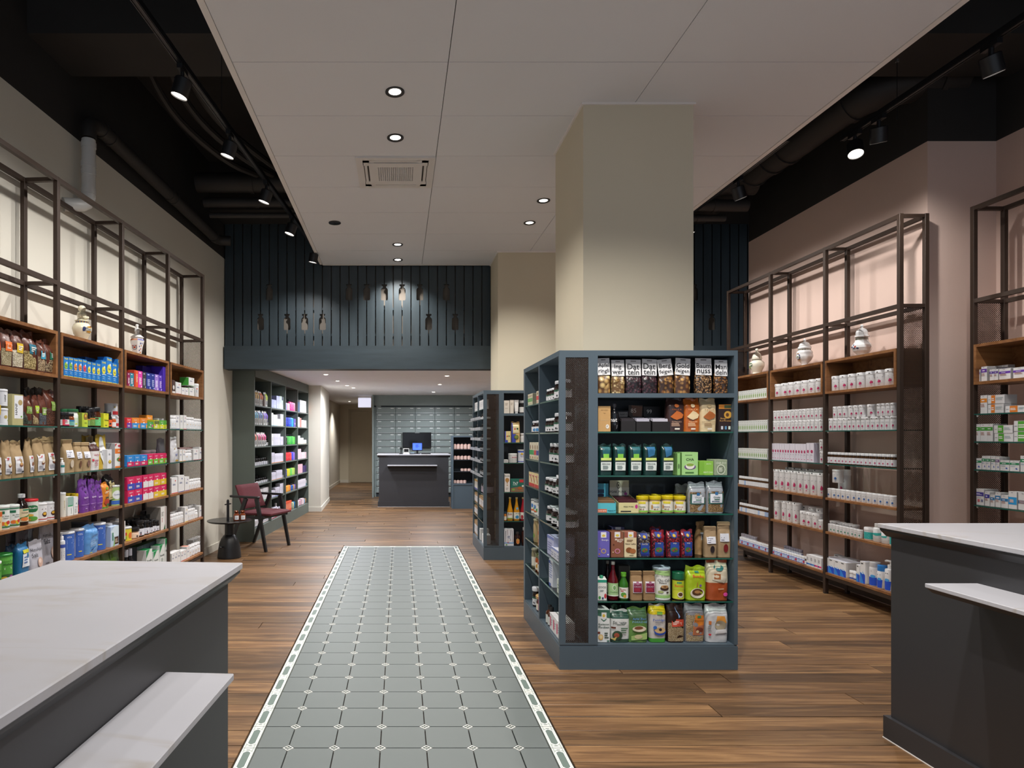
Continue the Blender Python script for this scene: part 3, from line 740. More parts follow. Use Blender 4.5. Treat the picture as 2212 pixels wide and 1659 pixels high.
# --- shelf islands round the columns
def island(name, X0, X1, Y0, Y1, HT, label, flev, slev, colw, thick):
    root = empty(name, (X0, Y0, 0), label=label, cat='shelf island')
    w, d = X1 - X0, Y1 - Y0; sd = .222; a, b, c_ = .036, .168, .222         # stile, perforated strip, stile
    B = .147; T = .03
    pl = MB().box(0, 0, 0, w, d, B - .012)
    pl.build('plinth', M_ISLE, root)
    MB().box(.004, .004, B - .012, w - .004, d - .004, B - .002).build('floor_panel', M_ISLE, root)
    # top ring round the column
    cx0, cx1, cy0, cy1 = colw[0] - X0, colw[1] - X0, colw[2] - Y0, colw[3] - Y0
    tp = MB().box(0, 0, HT - T, w, cy0, HT).box(0, cy1 if cy1 < d else d - .001, HT - T, w, d, HT).box(0, cy0, HT - T, cx0, min(cy1, d - .001), HT).box(cx1, cy0, HT - T, w, min(cy1, d - .001), HT)
    tp.build('top_panel', M_ISLE, root)
    MB().box(0, 0, B - .002, a, .02, HT - T).build('stile', M_ISLE, root)
    MB().box(b, 0, B - .002, c_, cy0 - .01, HT - T).build('stile', M_ISLE, root)
    MB().box(w - .021, 0, B - .002, w, d, HT - T).build('side_panel', M_ISLE, root)
    MB().box(0, d - .045, B - .002, sd, d, HT - T).build('stile', M_ISLE, root)
    MB().box(0, d * .5 + .0, B - .002, sd, d * .5 + .022, HT - T).build('divider', M_ISLE, root)
    MB().box(c_, cy0 - .02, B, w - .021, cy0 - .008, HT - T).build('back_panel', M_ISLED, root)
    MB().box(c_ - .006, cy0 - .01, B, c_ + .004, d - .045, HT - T).build('back_panel', M_ISLED, root)
    MB().box(a, .0, B - .002, b, .018, B + .006).box(a, 0, HT - T - .01, b, .018, HT - T).build('rail', M_ISLE, root)
    perf(root, b - a, HT - T - B - .016,   .0115, .0028, (a, .006, B + .006))
    for i, z in enumerate(flev):
        if i == thick: MB().box(c_, 0, z - .025, w - .021, cy0 - .02, z).build('wood_shelf', M_ISLE, root)
        else:
            MB().box(c_ + .001, .014, z - .008, w - .022, cy0 - .021, z - .0005).build('glass_shelf', M_GLASS, root)
            MB().box(c_ + .001, .010, z - .0085, w - .022, .014, z).build('glass_edge', M_GEDGE, root)
    for z in slev:
        for y0, y1 in ((.022, d * .5), (d * .5 + .022, d - .045)):
            MB().box(.006, y0 + .001, z - .008, c_ - .007, y1 - .001, z - .0005).build('glass_shelf', M_GLASS, root)
            MB().box(.002, y0 + .001, z - .0085, .006, y1 - .001, z).build('glass_edge', M_GEDGE, root)
    return root
G1F = (1.60, 1.378, 1.124, .9025, .645, .394); G1S = (1.572, 1.374, 1.186, .995, .803, .607, .417)
island('shelf_island', .925, 1.957, 3.65, 4.70, 1.848, 'slate blue shelf island wrapped round the front column', G1F, G1S, (1.15, 1.84, 3.95, 4.65), 0)
G2F = (1.597, 1.28, 1.058, .738, .422); G2S = (1.648, 1.537, 1.42, 1.304, 1.188, 1.06, .905, .707, .543, .40)
island('shelf_island', .915, 1.95, 6.873, 7.89, 1.848, 'slate blue shelf island wrapped round the rear column, behind the front one', G2F, G2S, (1.112, 1.80, 7.13, 7.69), 0)
i2 = bpy.data.objects['shelf_island.001']
for z in G2S[1:7]:
    for y0, y1 in ((.03, .5), (.535, .965)):
        MB().box(-.03, y0, z - .004, .002, y1, z + .002).box(-.034, y0, z - .004, -.03, y1, z + .028).build('price_rail', paint('pale_price_strip', '#a9adb5', .35), i2)
MB().box(1.031, .2, .30, 1.042, .27, .42).build('side_socket', M_BLKS, bpy.data.objects['shelf_island'])

# --- green bookcase at the rear left
sB = Vector((.074, 1)).normalized()
FB = Frame((-1.847, 8.03), sB)
LB = 3.17; DB = .285; HB_ = 2.245
bk = empty('tall_bookcase', FB.pt(0, 0), FB.rz, label='tall green grey bookcase of four bays built in beyond the red chair', cat='bookcase')
ZB = (1.75, 1.497, 1.213, .96, .717, .475)
tB = []
for px in (551, 586, 617.3, 643.3, 666):
    tB.append(FB.hit(px, 0)[0])
tB[0] = .0; tB[-1] = LB
MB().box(0, 0, 0, .022, DB, HB_).build('side_panel', M_CASE, bk)
MB().box(LB - .022, 0, 0, LB, DB, HB_).build('side_panel', M_CASE, bk)
MB().box(.022, DB - .012, .17, LB - .022, DB, HB_).build('back_panel', M_CASED, bk)
MB().box(.022, .0, 0, LB - .022, DB - .012, .165).build('plinth', M_CASE, bk)
MB().box(.022, -.006, 2.105, LB - .022, DB - .012, HB_).build('cornice_panel', M_CASE, bk)
for k in range(1, 4): MB().box(tB[k] - .011, 0, .165, tB[k] + .011, DB - .012, 2.105).build('divider', M_CASE, bk)
for k in range(4):
    for z in ZB: MB().box((tB[k] + .011) if k else .022, .006, z - .016, (tB[k + 1] - .011) if k < 3 else LB - .022, DB - .012, z).build('shelf', M_CASE, bk)

# --- drawer wall
dw = empty('drawer_cabinet', (-.58, 13.98, 0), label='wall of grey green apothecary drawers behind the rear counter', cat='cabinet')
MB().box(-.02, -.16, 0, .015, .5, 2.245).build('side_panel', M_DRAW, dw)
MB().box(.015, .03, 0, 2.6, .5, 2.245).build('carcass', M_DRAWD, dw)
MB().box(.015, -.02, 2.02, 2.6, .03, 2.245).box(.015, -.004, 1.985, .17, .03, 2.02).build('top_panel', M_DRAW, dw)
MB().box(.015, -.004, 0, .06, .03, 2.02).build('filler_strip', M_DRAW, dw)
dm = MB().cbox(.003, -.012, 0, .43, .03, .122, .002).mesh('drawer')
hm = MB().box(.003, -.032, -.012, .43, .0, -.006).box(.003, -.034, -.016, .43, -.030, -.004).mesh('handle_lip')
lm = MB().cbox(.045, -.0145, .088, .115, -.012, .104, .0008).cbox(.32, -.0145, .088, .39, -.012, .104, .0008).mesh('label_holder')
M_LIP = paint('pale_aluminium', '#b9c0c0', .35, metal=.5); M_LAB = paint('white_card', '#dde2e2', .5)
for c in range(5):
    for r in range(13):
        o = mkobj('drawer', dm, M_DRAW, dw, (.062 + .4335 * c, 0, 1.862 - .1457 * r))
        mkobj('handle_lip', hm, M_LIP, o); mkobj('label_holder', lm, M_LAB, o)

# --- counters
def counter(name, fr, L, Wd, zt, label, shelf=None, mat=None, side=1, bend=.10, kick=True):
    """fr: x along the customer face (left to right from the customer side), y into the counter."""
    root = empty(name, fr.pt(0, 0), fr.rz, label=label, cat='counter'); ov = .035
    MB().box(0, 0, 0, L, Wd, zt - .055).build('body', M_CHAR, root)
    MB().box(-.02, -.02, 0, L + .02, Wd + .02, bend).build('plinth', M_CHAR, root)
    MB().box(-.022, -.022, 0, L + .022, Wd + .022, .004).build('plinth_joint', M_TRIMW, root)
    # chamfered dark bed under the stone
    q = [(0, zt - .058), (-.028, zt - .030), (-.03, zt - .0205), (Wd + .03, zt - .0205), (Wd + .028, zt - .03), (Wd, zt - .058)]
    MB().prism(q, -.028, L + .028, 'x').build('counter_bed', M_CHARD, root)
    MB().cbox(-ov, -ov, zt - .02, L + ov, Wd + ov, zt, .0025).build('stone_top', M_MARBLE, root)
    if shelf:
        x0, x1, z, dp = shelf
        MB().cbox(x0, -dp, z - .016, x1, .0, z, .002).build('stone_shelf', M_MARBLE, root)
        MB().prism([(-dp + .004, z - .0165), (0, z - .0165), (0, z - .06), (-dp + .026, z - .036)], x0 + .004, x1 - .004, 'x').build('shelf_bracket', M_CHARD, root)
    return root
# front counter at the left: customer face looks along +x; x axis runs away from the camera
FCL = Frame((-.525 - .0675 * 1.73, .20), sL)
counter('service_counter', FCL, 1.735, .52, .96, 'charcoal counter with pale marble top beside the tile runner, cream wall side', shelf=(.35, 1.30, .795, .165))
FCR = Frame((2.193, 2.815), (0, -1))
counter('service_counter', FCR, 2.6, .75, .96, 'charcoal counter with pale marble top on the pink wall side', shelf=(.42, 2.0, .795, .20))
FCB = Frame((-.392, 12.0), (1, 0))
counter('service_counter', FCB, 1.325, .6, 1.0, 'charcoal rear counter with white top in front of the drawer wall', shelf=(.165, 1.10, .80, .18), bend=.10)
ss = empty('display_shelf', (.975, 11.69, 0), label='narrow slate shelf unit holding pink bottles beside the rear counter', cat='shelf')
MB().box(0, 0, 0, .025, .32, 1.35).build('side_panel', M_ISLE, ss); MB().box(.40, 0, 0, .425, .32, 1.35).build('side_panel', M_ISLE, ss)
MB().box(.025, 0, 1.325, .40, .32, 1.35).box(.025, 0, .44, .40, .32, .465).build('shelf', M_ISLE, ss)
MB().box(.025, .01, 0, .40, .03, .44).build('door_front', M_ISLE, ss); MB().box(.025, .3, .465, .40, .32, 1.325).build('back_panel', M_ISLED, ss)
SSZ = (1.102, .907, .692)
for z in SSZ: MB().box(.025, .01, z - .012, .40, .3, z).build('shelf', M_ISLED, ss)

# things on the rear counter
bz = 1.0
mo = empty('wall_screen', (.17, 13.93, 0), label='large black screen mounted in front of the drawer wall', cat='screen')
MB().cbox(-.10, -.035, 1.085, .53, -.005, 1.425, .004).build('screen_case', M_BLKS, mo)
MB().box(-.09, -.0365, 1.10, .52, -.035, 1.412).build('screen_glass', paint('black_screen_glass', '#1c1c1f', .12), mo)
MB().box(.17, -.0375, 1.413, .27, -.035, 1.42).build('emblem_strip', M_LIP, mo)
tb = empty('till_monitor', (.345, 12.25, bz), label='small till monitor with a blue screen on the rear counter', cat='monitor')
MB().box(-.10, -.015, .065, .10, .012, .22).build('monitor_case', M_BLKS, tb)
MB().box(-.088, -.0165, .078, .088, -.015, .208).build('lit_screen', glow('blue_screen', '#3f62ff', .9), tb)
MB().box(-.02, -.01, .0, .02, .02, .065).box(-.06, -.05, 0, .06, .05, .008).build('monitor_stand', M_BLKS, tb)
tx = MB()
for k, L in enumerate((.06, .05, .075, .05)): tx.box(-.035, -.0172, .175 - .016 * k, -.035 + L, -.0166, .181 - .016 * k)
tx.build('screen_text', M_BLKS, tb)
kb = empty('keyboard', (.51, 12.2, bz), label='flat black keyboard right of the till monitor', cat='keyboard')
MB().cbox(-.09, -.06, 0, .09, .06, .018, .003).build('key_bed', M_BLKS, kb); 
kk = MB()
for i in range(9):
    for j in range(4): kk.box(-.083 + .0185 * i, -.05 + .026 * j, .018, -.068 + .0185 * i, -.03 + .026 * j, .022)
kk.build('keys', M_CHAR, kb)
pt_ = empty('card_terminal', (.13, 12.12, bz), label='white card terminal with dark display on the rear counter', cat='terminal')
MB().cbox(-.06, -.04, 0, .06, .06, .02, .003).cbox(-.055, .0, .02, .055, .03, .11, .004).build('terminal_body', M_PVC, pt_)
MB().box(-.043, -.003, .04, .043, 0, .10).build('terminal_display', M_BLKS, pt_)
sc_ = empty('barcode_scanner', (.03, 12.15, bz), label='black hand scanner standing beside the card terminal', cat='scanner')
MB().lathe([(.035, 0), (.035, .01), (.01, .02), (.01, .09)], 14).build('scanner_stand', M_BLKS, sc_); MB().cbox(-.025, -.05, .09, .025, .03, .125, .008).build('scanner_head', M_BLKS, sc_)
mp_ = empty('card_tray', (.245, 12.1, bz), label='low grey tray with papers between terminal and till monitor', cat='tray')
MB().cbox(-.05, -.04, 0, .05, .05, .02, .003).build('tray_base', M_CHAR, mp_); MB().box(-.03, -.03, .02, .035, .04, .026).build('paper_slip', paint('pale_blue_paper', '#8fb0d0', .6), mp_)

# --- chair
ch = empty('armchair', (0, 0, 0), label='black framed armchair with wine red seat and back, beside the round table', cat='chair')
f_ = Vector((.922, -.387, 0)); s_ = Vector((.387, .922, 0)); N0 = Vector((-1.55, 7.34, 0))
ch.location = N0
def cp(a, b, z): return f_ * a + s_ * b + Vector((0, 0, z))
for b, sd in ((0, 1), (.488, -1)):
    for nm, p0, p1 in (('leg', cp(-.004, b, .0), cp(-.135, b, .615)), ('leg', cp(-.527, b, .0), cp(-.285, b, .615))):
        m = MB()
        # tapering flat bars
        p0 = Vector(p0); p1 = Vector(p1); t = (p1 - p0).normalized()
        w0, w1, h = .019, .030, .014
        e1 = f_ - t * f_.dot(t); e1.normalize(); e2 = s_
        vs = []
        for p, wv in ((p0, w0), (p1, w1)):
            for q in ((-1, -1), (1, -1), (1, 1), (-1, 1)): vs.append(p + e1 * wv * .8 * q[0] + e2 * h * q[1])
        m.add(vs, [(3, 2, 1, 0), (4, 5, 6, 7), (0, 1, 5, 4), (1, 2, 6, 5), (2, 3, 7, 6), (3, 0, 4, 7)]).build(nm, M_BLK, ch)
    MB().bar(cp(-.51, b, .632), cp(-.10, b, .628), .042, .026, col=(0, 0, 0), ch=.006).build('armrest', M_BLK, ch)
    MB().bar(cp(-.43, b, .385), cp(-.03, b, .395), .026, .03).build('side_rail', M_BLK, ch)
for a, z in ((-.41, .39), (-.05, .395)): MB().bar(cp(a, 0, z), cp(a, .488, z), .03, .026).build('seat_rail', M_BLK, ch)
def cushion(parent, name, P0, ex, ey, ez, w, h, t, mat):
    # soft edged slab spanned by ex,ey with thickness along ez
    n = 8; vs = []; idx = {}
    m = MB(); prof = [(0, .72), (.15, .94), (.5, 1.0), (.85, .94), (1, .72)]
    def ring(k, off, tz):
        pass
    N = 10; vs = []; fs = []
    for side in (1, -1):
        for i in range(N + 1):
            for j in range(N + 1):
                u, v = i / N, j / N
                eu = min(u, 1 - u) * w; ev = min(v, 1 - v) * h; e = min(eu, ev); r = .022
                k = math.sqrt(max(0, 1 - (1 - min(1, e / r)) ** 2)) if e < r else 1
                vs.append(P0 + ex * (u - .5) * w + ey * (v - .5) * h + ez * side * t / 2 * (.35 + .65 * k))
    b = (N + 1) ** 2
    for i in range(N):
        for j in range(N):
            q = (i * (N + 1) + j, (i + 1) * (N + 1) + j, (i + 1) * (N + 1) + j + 1, i * (N + 1) + j + 1)
            fs.append(q); fs.append(tuple(b + k for k in q[::-1]))
    for i in range(N):
        for (p, q) in (((i, 0), (i + 1, 0)), ((i + 1, N), (i, N))):
            a0, a1 = p[0] * (N + 1) + p[1], q[0] * (N + 1) + q[1]; fs.append((a1, a0, a0 + b, a1 + b))
        for (p, q) in (((0, i + 1), (0, i)), ((N, i), (N, i + 1))):
            a0, a1 = p[0] * (N + 1) + p[1], q[0] * (N + 1) + q[1]; fs.append((a1, a0, a0 + b, a1 + b))
    return m.add(vs, fs, sm=True).build(name, mat, parent, ang=60)
up = Vector((0, 0, 1))
cushion(ch, 'seat', cp(-.19, .244, .432), s_, f_, up, .43, .47, .05, M_RED)
bt = (cp(-.462, 0, .775) - cp(-.335, 0, .47)).normalized(); bn = s_.cross(bt).normalized()
cushion(ch, 'backrest', (cp(-.462, .244, .775) + cp(-.335, .244, .47)) / 2, s_, bt, bn, .44, .30, .05, M_RED)

# --- side table
tbx = empty('side_table', (-1.893, 7.02, 0), label='round black side table with a bell shaped foot beside the armchair', cat='table')
MB().lathe([(.128, 0), (.13, .006), (.128, .02), (.120, .10), (.108, .16), (.090, .21), (.066, .245), (.052, .255), (.050, .27), (.050, .39)], 32).build('bell_foot', M_BLK, tbx)
MB().lathe([(.16, .392), (.225, .398), (.239, .406), (.241, .413), (.239, .417), (0, .418)], 40).build('table_top', M_BLKS, tbx)
MB().pipe([(-.045, -.110, .135), (-.052, -.140, .135)], .010, 10).lathe([(.0, -.016), (.012, -.012), (.017, 0), (.012, .012), (0, .016)], 12, c=(-.054, -.148, .135)).build('knob', M_BLKS, tbx)
ca = empty('candle_holder', (-1.895, 6.97, .418), label='slim black upright with a small cross bar on the side table', cat='ornament')
MB().cbox(-.013, -.010, 0, .013, .010, .222, .002).lathe([(.013, .218), (.012, .228), (0, .233)], 12).build('upright', M_BLK, ca)
MB().pipe([(-.036, 0, .175), (.036, 0, .185)], .0065, 8).build('cross_bar', M_BLKS, ca)
M_AMBER = paint('amber_glass', '#6e2f0c', .08, coat=.4)
for i, (x, yv, lab) in enumerate(((-1.803, 6.97, 'amber apothecary jar with white label next to the black upright'), (-1.738, 6.99, 'amber apothecary jar with white label beside the red chair'))):
    j = tag(MB().lathe([(.030, 0), (.033, .004), (.033, .062), (.028, .072), (.019, .078), (.019, .084), (.023, .086)], 20).build('apothecary_jar', M_AMBER, None, (x, yv, .418)), lab, 'jar')
    MB().lathe([(.017, .086), (.021, .092), (.023, .1), (.02, .107), (.012, .110), (0, .111)], 16).build('stopper', M_AMBER, j)
    lb = MB(); n = 8
    for k in range(n):
        a0 = math.radians(-125 + 80 * k / n) + .35; a1 = math.radians(-125 + 80 * (k + 1) / n) + .35
        P = [(math.cos(a) * .0335, math.sin(a) * .0335, z) for a, z in ((a0, .012), (a1, .012), (a1, .056), (a0, .056))]
        lb.add(P, [(0, 1, 2, 3)], lin('#dfe0e4'), True)
    for z, h in ((.040, .002), (.035, .002), (.024, .007)):
        a0, a1 = math.radians(-105) + .35, math.radians(-65) + .35
        P = [(math.cos(a) * .0338, math.sin(a) * .0338, q) for a, q in ((a0, z), ((a0 + a1) / 2, z), (a1, z), (a1, z + h), ((a0 + a1) / 2, z + h), (a0, z + h))]
        lb.add(P, [(0, 1, 4, 5), (1, 2, 3, 4)], lin('#55555c'))
    lb.build('paper_label', M_PAPER, j)

# --- porcelain jars on top of the crates
def pscale(p, k, kz=None): return [(r * k, z * (kz or k)) for r, z in p]
def porcelain(fr, px, d, z, prof, lidprof, cols, label, n=28, prints=(), name='porcelain_jar'):
    t, Y = fr.hit(px, d); p = fr.pt(t, d, z)
    o = tag(MB().lathe(prof, n, lin(cols[0]), ph=math.pi / n).build(name, M_CERAM, None, p, fr.rz, ang=70 if n > 8 else 15), label, 'jar')
    MB().lathe(lidprof, n, lin(cols[0]), ph=math.pi / n).build('lid', M_CERAM, o, ang=70 if n > 8 else 15)
    for nm, m in prints: m.build(nm, M_CERAM, o)
    return o
def rad_at(prof, z):
    for (r0, z0), (r1, z1) in zip(prof, prof[1:]):
        if z0 <= z <= z1 and z1 > z0: return r0 + (r1 - r0) * (z - z0) / (z1 - z0)
    return prof[-1][0]
def flat(r, a, n):
    if n > 12: return r
    q = 2 * math.pi / n; dl = a - round(a / q) * q
    return r * math.cos(math.pi / n) / math.cos(dl)
def band(prof, z0, z1, c1, c2, n=28, off=.0008):
    m = MB()
    for k in range(n):
        a0, a1 = (2 * k + 1) * math.pi / n, (2 * k + 3) * math.pi / n
        m.add([((rad_at(prof, z) + off) * math.cos(a), (rad_at(prof, z) + off) * math.sin(a), z) for a, z in ((a0, z0), (a1, z0), (a1, z1), (a0, z1))], [(0, 1, 2, 3)], lin(c1 if k % 2 else c2), True)
    return m
def motif(prof, a0, shapes, n=28, k_=1.0, off=.0010):
    m = MB()
    for k, (kind, u, z, ru, rz, col) in enumerate(shapes):
        u *= k_; z *= k_; ru *= k_; rz *= k_
        N = 14 if kind == 'o' else 12
        if kind == 'o': P = [(u + ru * math.cos(2 * math.pi * i / N), z + rz * math.sin(2 * math.pi * i / N)) for i in range(N)]
        else: P = [(u - ru + 2 * ru * i / 5, z - rz) for i in range(6)] + [(u + ru - 2 * ru * i / 5, z + rz) for i in range(6)]
        q = []
        for uu, zz in [(u, z)] + P:
            r0 = max(rad_at(prof, zz), .02); a = a0 + uu / r0; r = flat(r0, a, n) + off + k * .0004
            q.append((r * math.cos(a), r * math.sin(a), zz))
        m.add(q, [(0, i + 1, (i + 1) % N + 1) for i in range(N)], lin(col), True)
    return m
PA = [(.06, 0), (.065, .008), (.058, .015), (.07, .05), (.10, .11), (.118, .17), (.115, .20), (.095, .235), (.076, .25), (.076, .27)]
LA = [(.08, .27), (.086, .276), (.084, .282), (.06, .29), (.052, .31), (.058, .34), (.06, .36), (.05, .385), (.028, .40), (.026, .405), (.042, .415), (.047, .44), (.042, .462), (.024, .478), (0, .482)]
KA, KH, K1, K2, K3 = .54, .63, .80, .73, .76
PA, LA = pscale(PA, KA), pscale(LA, KA)
o = porcelain(FL, 177, .12, 2.005, PA, LA, ('#e6dfc4',), 'big cream porcelain jar with a monk bust lid on the second crate, cream wall', prints=(
    ('banner_print', motif(PA, -math.pi / 2 - .2, k_=KA, shapes=[('r', 0, .165, .075, .024, '#39466e'), ('r', 0, .168, .062, .019, '#e9e2c9'), ('o', -.07, .165, .02, .03, '#39466e'), ('o', .0, .195, .035, .012, '#b98a3c'), ('o', .0, .135, .04, .012, '#b98a3c'), ('o', .02, .207, .015, .01, '#7c4a2a')])),
    ('band_print', band(PA, .25 * KA, .268 * KA, '#3d4a72', '#b08a4a'))))
# monk bust of the lid: folded arms, cowl, nose and ears
bu = MB()
for (x, y, z, rx, ry, rz) in ((-.012, -.030, .172, .026, .012, .009), (.022, -.020, .178, .012, .02, .012), (-.028, -.012, .186, .011, .016, .016), (0, .004, .206, .030, .026, .008), (0, -.0252, .236, .0032, .0045, .005), (-.0245, 0, .236, .004, .004, .007), (.0245, 0, .236, .004, .004, .007), (0, -.0222, .2275, .006, .0025, .0016)):
    M = Matrix.Translation((x, y, z)) @ Matrix.Diagonal((rx, ry, rz, 1))
    bu.lathe([(0, -1), (.5, -.87), (.87, -.5), (1, 0), (.87, .5), (.5, .87), (0, 1)], 12, lin('#e6dfc4'), M=M)
bu.build('bust_arms_and_face', M_CERAM, o, ang=80)
PH = [(.05, 0), (.054, .01), (.078, .13), (.098, .205), (.082, .232), (.082, .245)]
LH = [(.090, .245), (.094, .252), (.05, .285), (.028, .30), (.026, .32), (.034, .335), (.03, .365), (.016, .375), (.018, .395), (.022, .41), (.016, .425), (0, .43)]
PH, LH = pscale(PH, KH), pscale(LH, KH)
porcelain(FL, 296, .12, 2.005, PH, LH, ('#e9e8e6',), 'six sided white porcelain jar with blue and red painting on the third crate, cream wall', n=6, prints=(
    ('crest_print', motif(PH, -math.pi, n=6, k_=KH, shapes=[('o', 0, .115, .034, .03, '#3a3f66'), ('o', 0, .115, .027, .024, '#d9d2cc'), ('o', 0, .117, .018, .012, '#b5483a'), ('o', -.025, .14, .008, .006, '#b5483a'), ('o', .025, .14, .008, .006, '#b5483a')])),
    ('flower_print', motif(PH, -2.0944, n=6, k_=KH, shapes=[('o', 0, .17, .008, .012, '#4a4f8c'), ('o', .015, .14, .008, .008, '#c9862f'), ('o', -.012, .13, .007, .010, '#4a4f8c'), ('o', .01, .10, .010, .006, '#b5483a'), ('o', -.01, .08, .008, .01, '#4a4f8c'), ('o', .008, .055, .008, .009, '#c9862f'), ('o', -.006, .03, .008, .006, '#4a4f8c'), ('o', .02, .17, .006, .008, '#4a4f8c')])),
    ('rim_print', band(PH, .208 * KH, .23 * KH, '#6a6a9c', '#c98a6a', 6))))
PR1 = [(.055, 0), (.06, .01), (.05, .02), (.055, .04), (.085, .10), (.092, .135), (.085, .165), (.06, .185), (.054, .19), (.054, .20)]
LR1 = [(.058, .20), (.062, .206), (.058, .23), (.045, .27), (.025, .295), (.012, .302), (.012, .308), (.02, .318), (.022, .33), (.014, .345), (0, .348)]
PR1, LR1 = pscale(PR1, K1), pscale(LR1, K1)
porcelain(FR, 1635, .10, 1.995, PR1, LR1, ('#e8e3d2',), 'cream porcelain jar with a green cartouche on the far crate, pink wall', prints=(
    ('cartouche_print', motif(PR1, -math.pi / 2 + .1, k_=K1, shapes=[('o', 0, .13, .035, .026, '#4f6b4e'), ('o', -.01, .128, .022, .012, '#e6e1d0'), ('o', -.02, .10, .018, .018, '#9ab843')])), ('band_print', band(PR1, .19 * K1, .199 * K1, '#5c584a', '#7a7462'))))
PR2 = [(.05, 0), (.055, .008), (.035, .02), (.035, .035), (.07, .075), (.092, .115), (.094, .14), (.086, .16), (.09, .17), (.085, .19), (.07, .205), (.068, .222)]
LR2 = [(.072, .222), (.076, .228), (.072, .25), (.06, .258), (.063, .268), (.05, .295), (.028, .312), (.012, .316), (.012, .32), (.018, .33), (.014, .345), (.004, .358), (0, .36)]
PR2, LR2 = pscale(PR2, K2), pscale(LR2, K2)
porcelain(FR, 1738, .10, 1.995, PR2, LR2, ('#e6e6e6',), 'white porcelain jar with a painted flower wreath on the middle crate, pink wall', prints=(
    ('wreath_print', motif(PR2, -math.pi / 2 + .1, k_=K2, shapes=[('o', 0, .125, .034, .036, '#3c4470'), ('o', 0, .125, .026, .028, '#e6e6e6'), ('o', 0, .165, .012, .006, '#c98a3c'), ('o', .01, .085, .014, .007, '#c98a3c'), ('o', 0, .125, .018, .005, '#6c8a5c'), ('o', .028, .14, .007, .008, '#2c345c'), ('o', .03, .11, .007, .008, '#2c345c')])), ('band_print', band(PR2, .206 * K2, .221 * K2, '#77746a', '#a09c8e'))))
PR3 = [(.055, 0), (.06, .008), (.048, .016), (.05, .025), (.08, .06), (.094, .095), (.09, .12), (.066, .155), (.058, .175), (.058, .205)]
LR3 = [(.062, .205), (.07, .212), (.068, .218), (.058, .225), (.056, .26), (.045, .285), (.022, .302), (.010, .306), (.010, .314), (.016, .322), (.016, .332), (.006, .342), (0, .343)]
PR3, LR3 = pscale(PR3, K3), pscale(LR3, K3)
porcelain(FR, 1862, .10, 1.995, PR3, LR3, ('#e6e6e6',), 'tall eight sided white porcelain jar, blue and red painting, near crate, pink wall', n=8, prints=(
    ('flower_print', motif(PR3, -math.pi / 2 + .0, k_=K3, n=8, shapes=[('r', 0, .09, .045, .008, '#3c4470'), ('o', -.03, .105, .012, .008, '#3c4470'), ('o', .02, .105, .014, .01, '#b34a44'), ('o', .045, .085, .012, .008, '#3c4470'), ('o', -.01, .125, .006, .01, '#3c4470')])), ('band_print', band(PR3, .176 * K3, .203 * K3, '#77746a', '#918d7e', 8))))
# ---------------------------------------------------------------- goods: builders
TXT = {}
def text_geo(s, bold):
    k = (s, bold)
    if k in TXT: return TXT[k]
    cu = bpy.data.curves.new('lettering', 'FONT'); cu.body = s; cu.size = 1.0; cu.resolution_u = 1 if len(s) > 5 else 2; cu.align_x = 'CENTER'
    if bold: cu.offset = .014
    ob = bpy.data.objects.new('lettering', cu)
    me = bpy.data.meshes.new_from_object(ob)
    vs = [(v.co.x, v.co.y) for v in me.vertices]; fs = [tuple(p.vertices) for p in me.polygons]
    bpy.data.objects.remove(ob); bpy.data.curves.remove(cu); bpy.data.meshes.remove(me)
    if not vs: TXT[k] = None; return None
    xs_ = [v[0] for v in vs]; ys_ = [v[1] for v in vs]
    cx, cy, w, h = (min(xs_) + max(xs_)) / 2, (min(ys_) + max(ys_)) / 2, max(xs_) - min(xs_), max(ys_) - min(ys_)
    TXT[k] = ([((x - cx), (y - cy)) for x, y in vs], fs, w, h); return TXT[k]
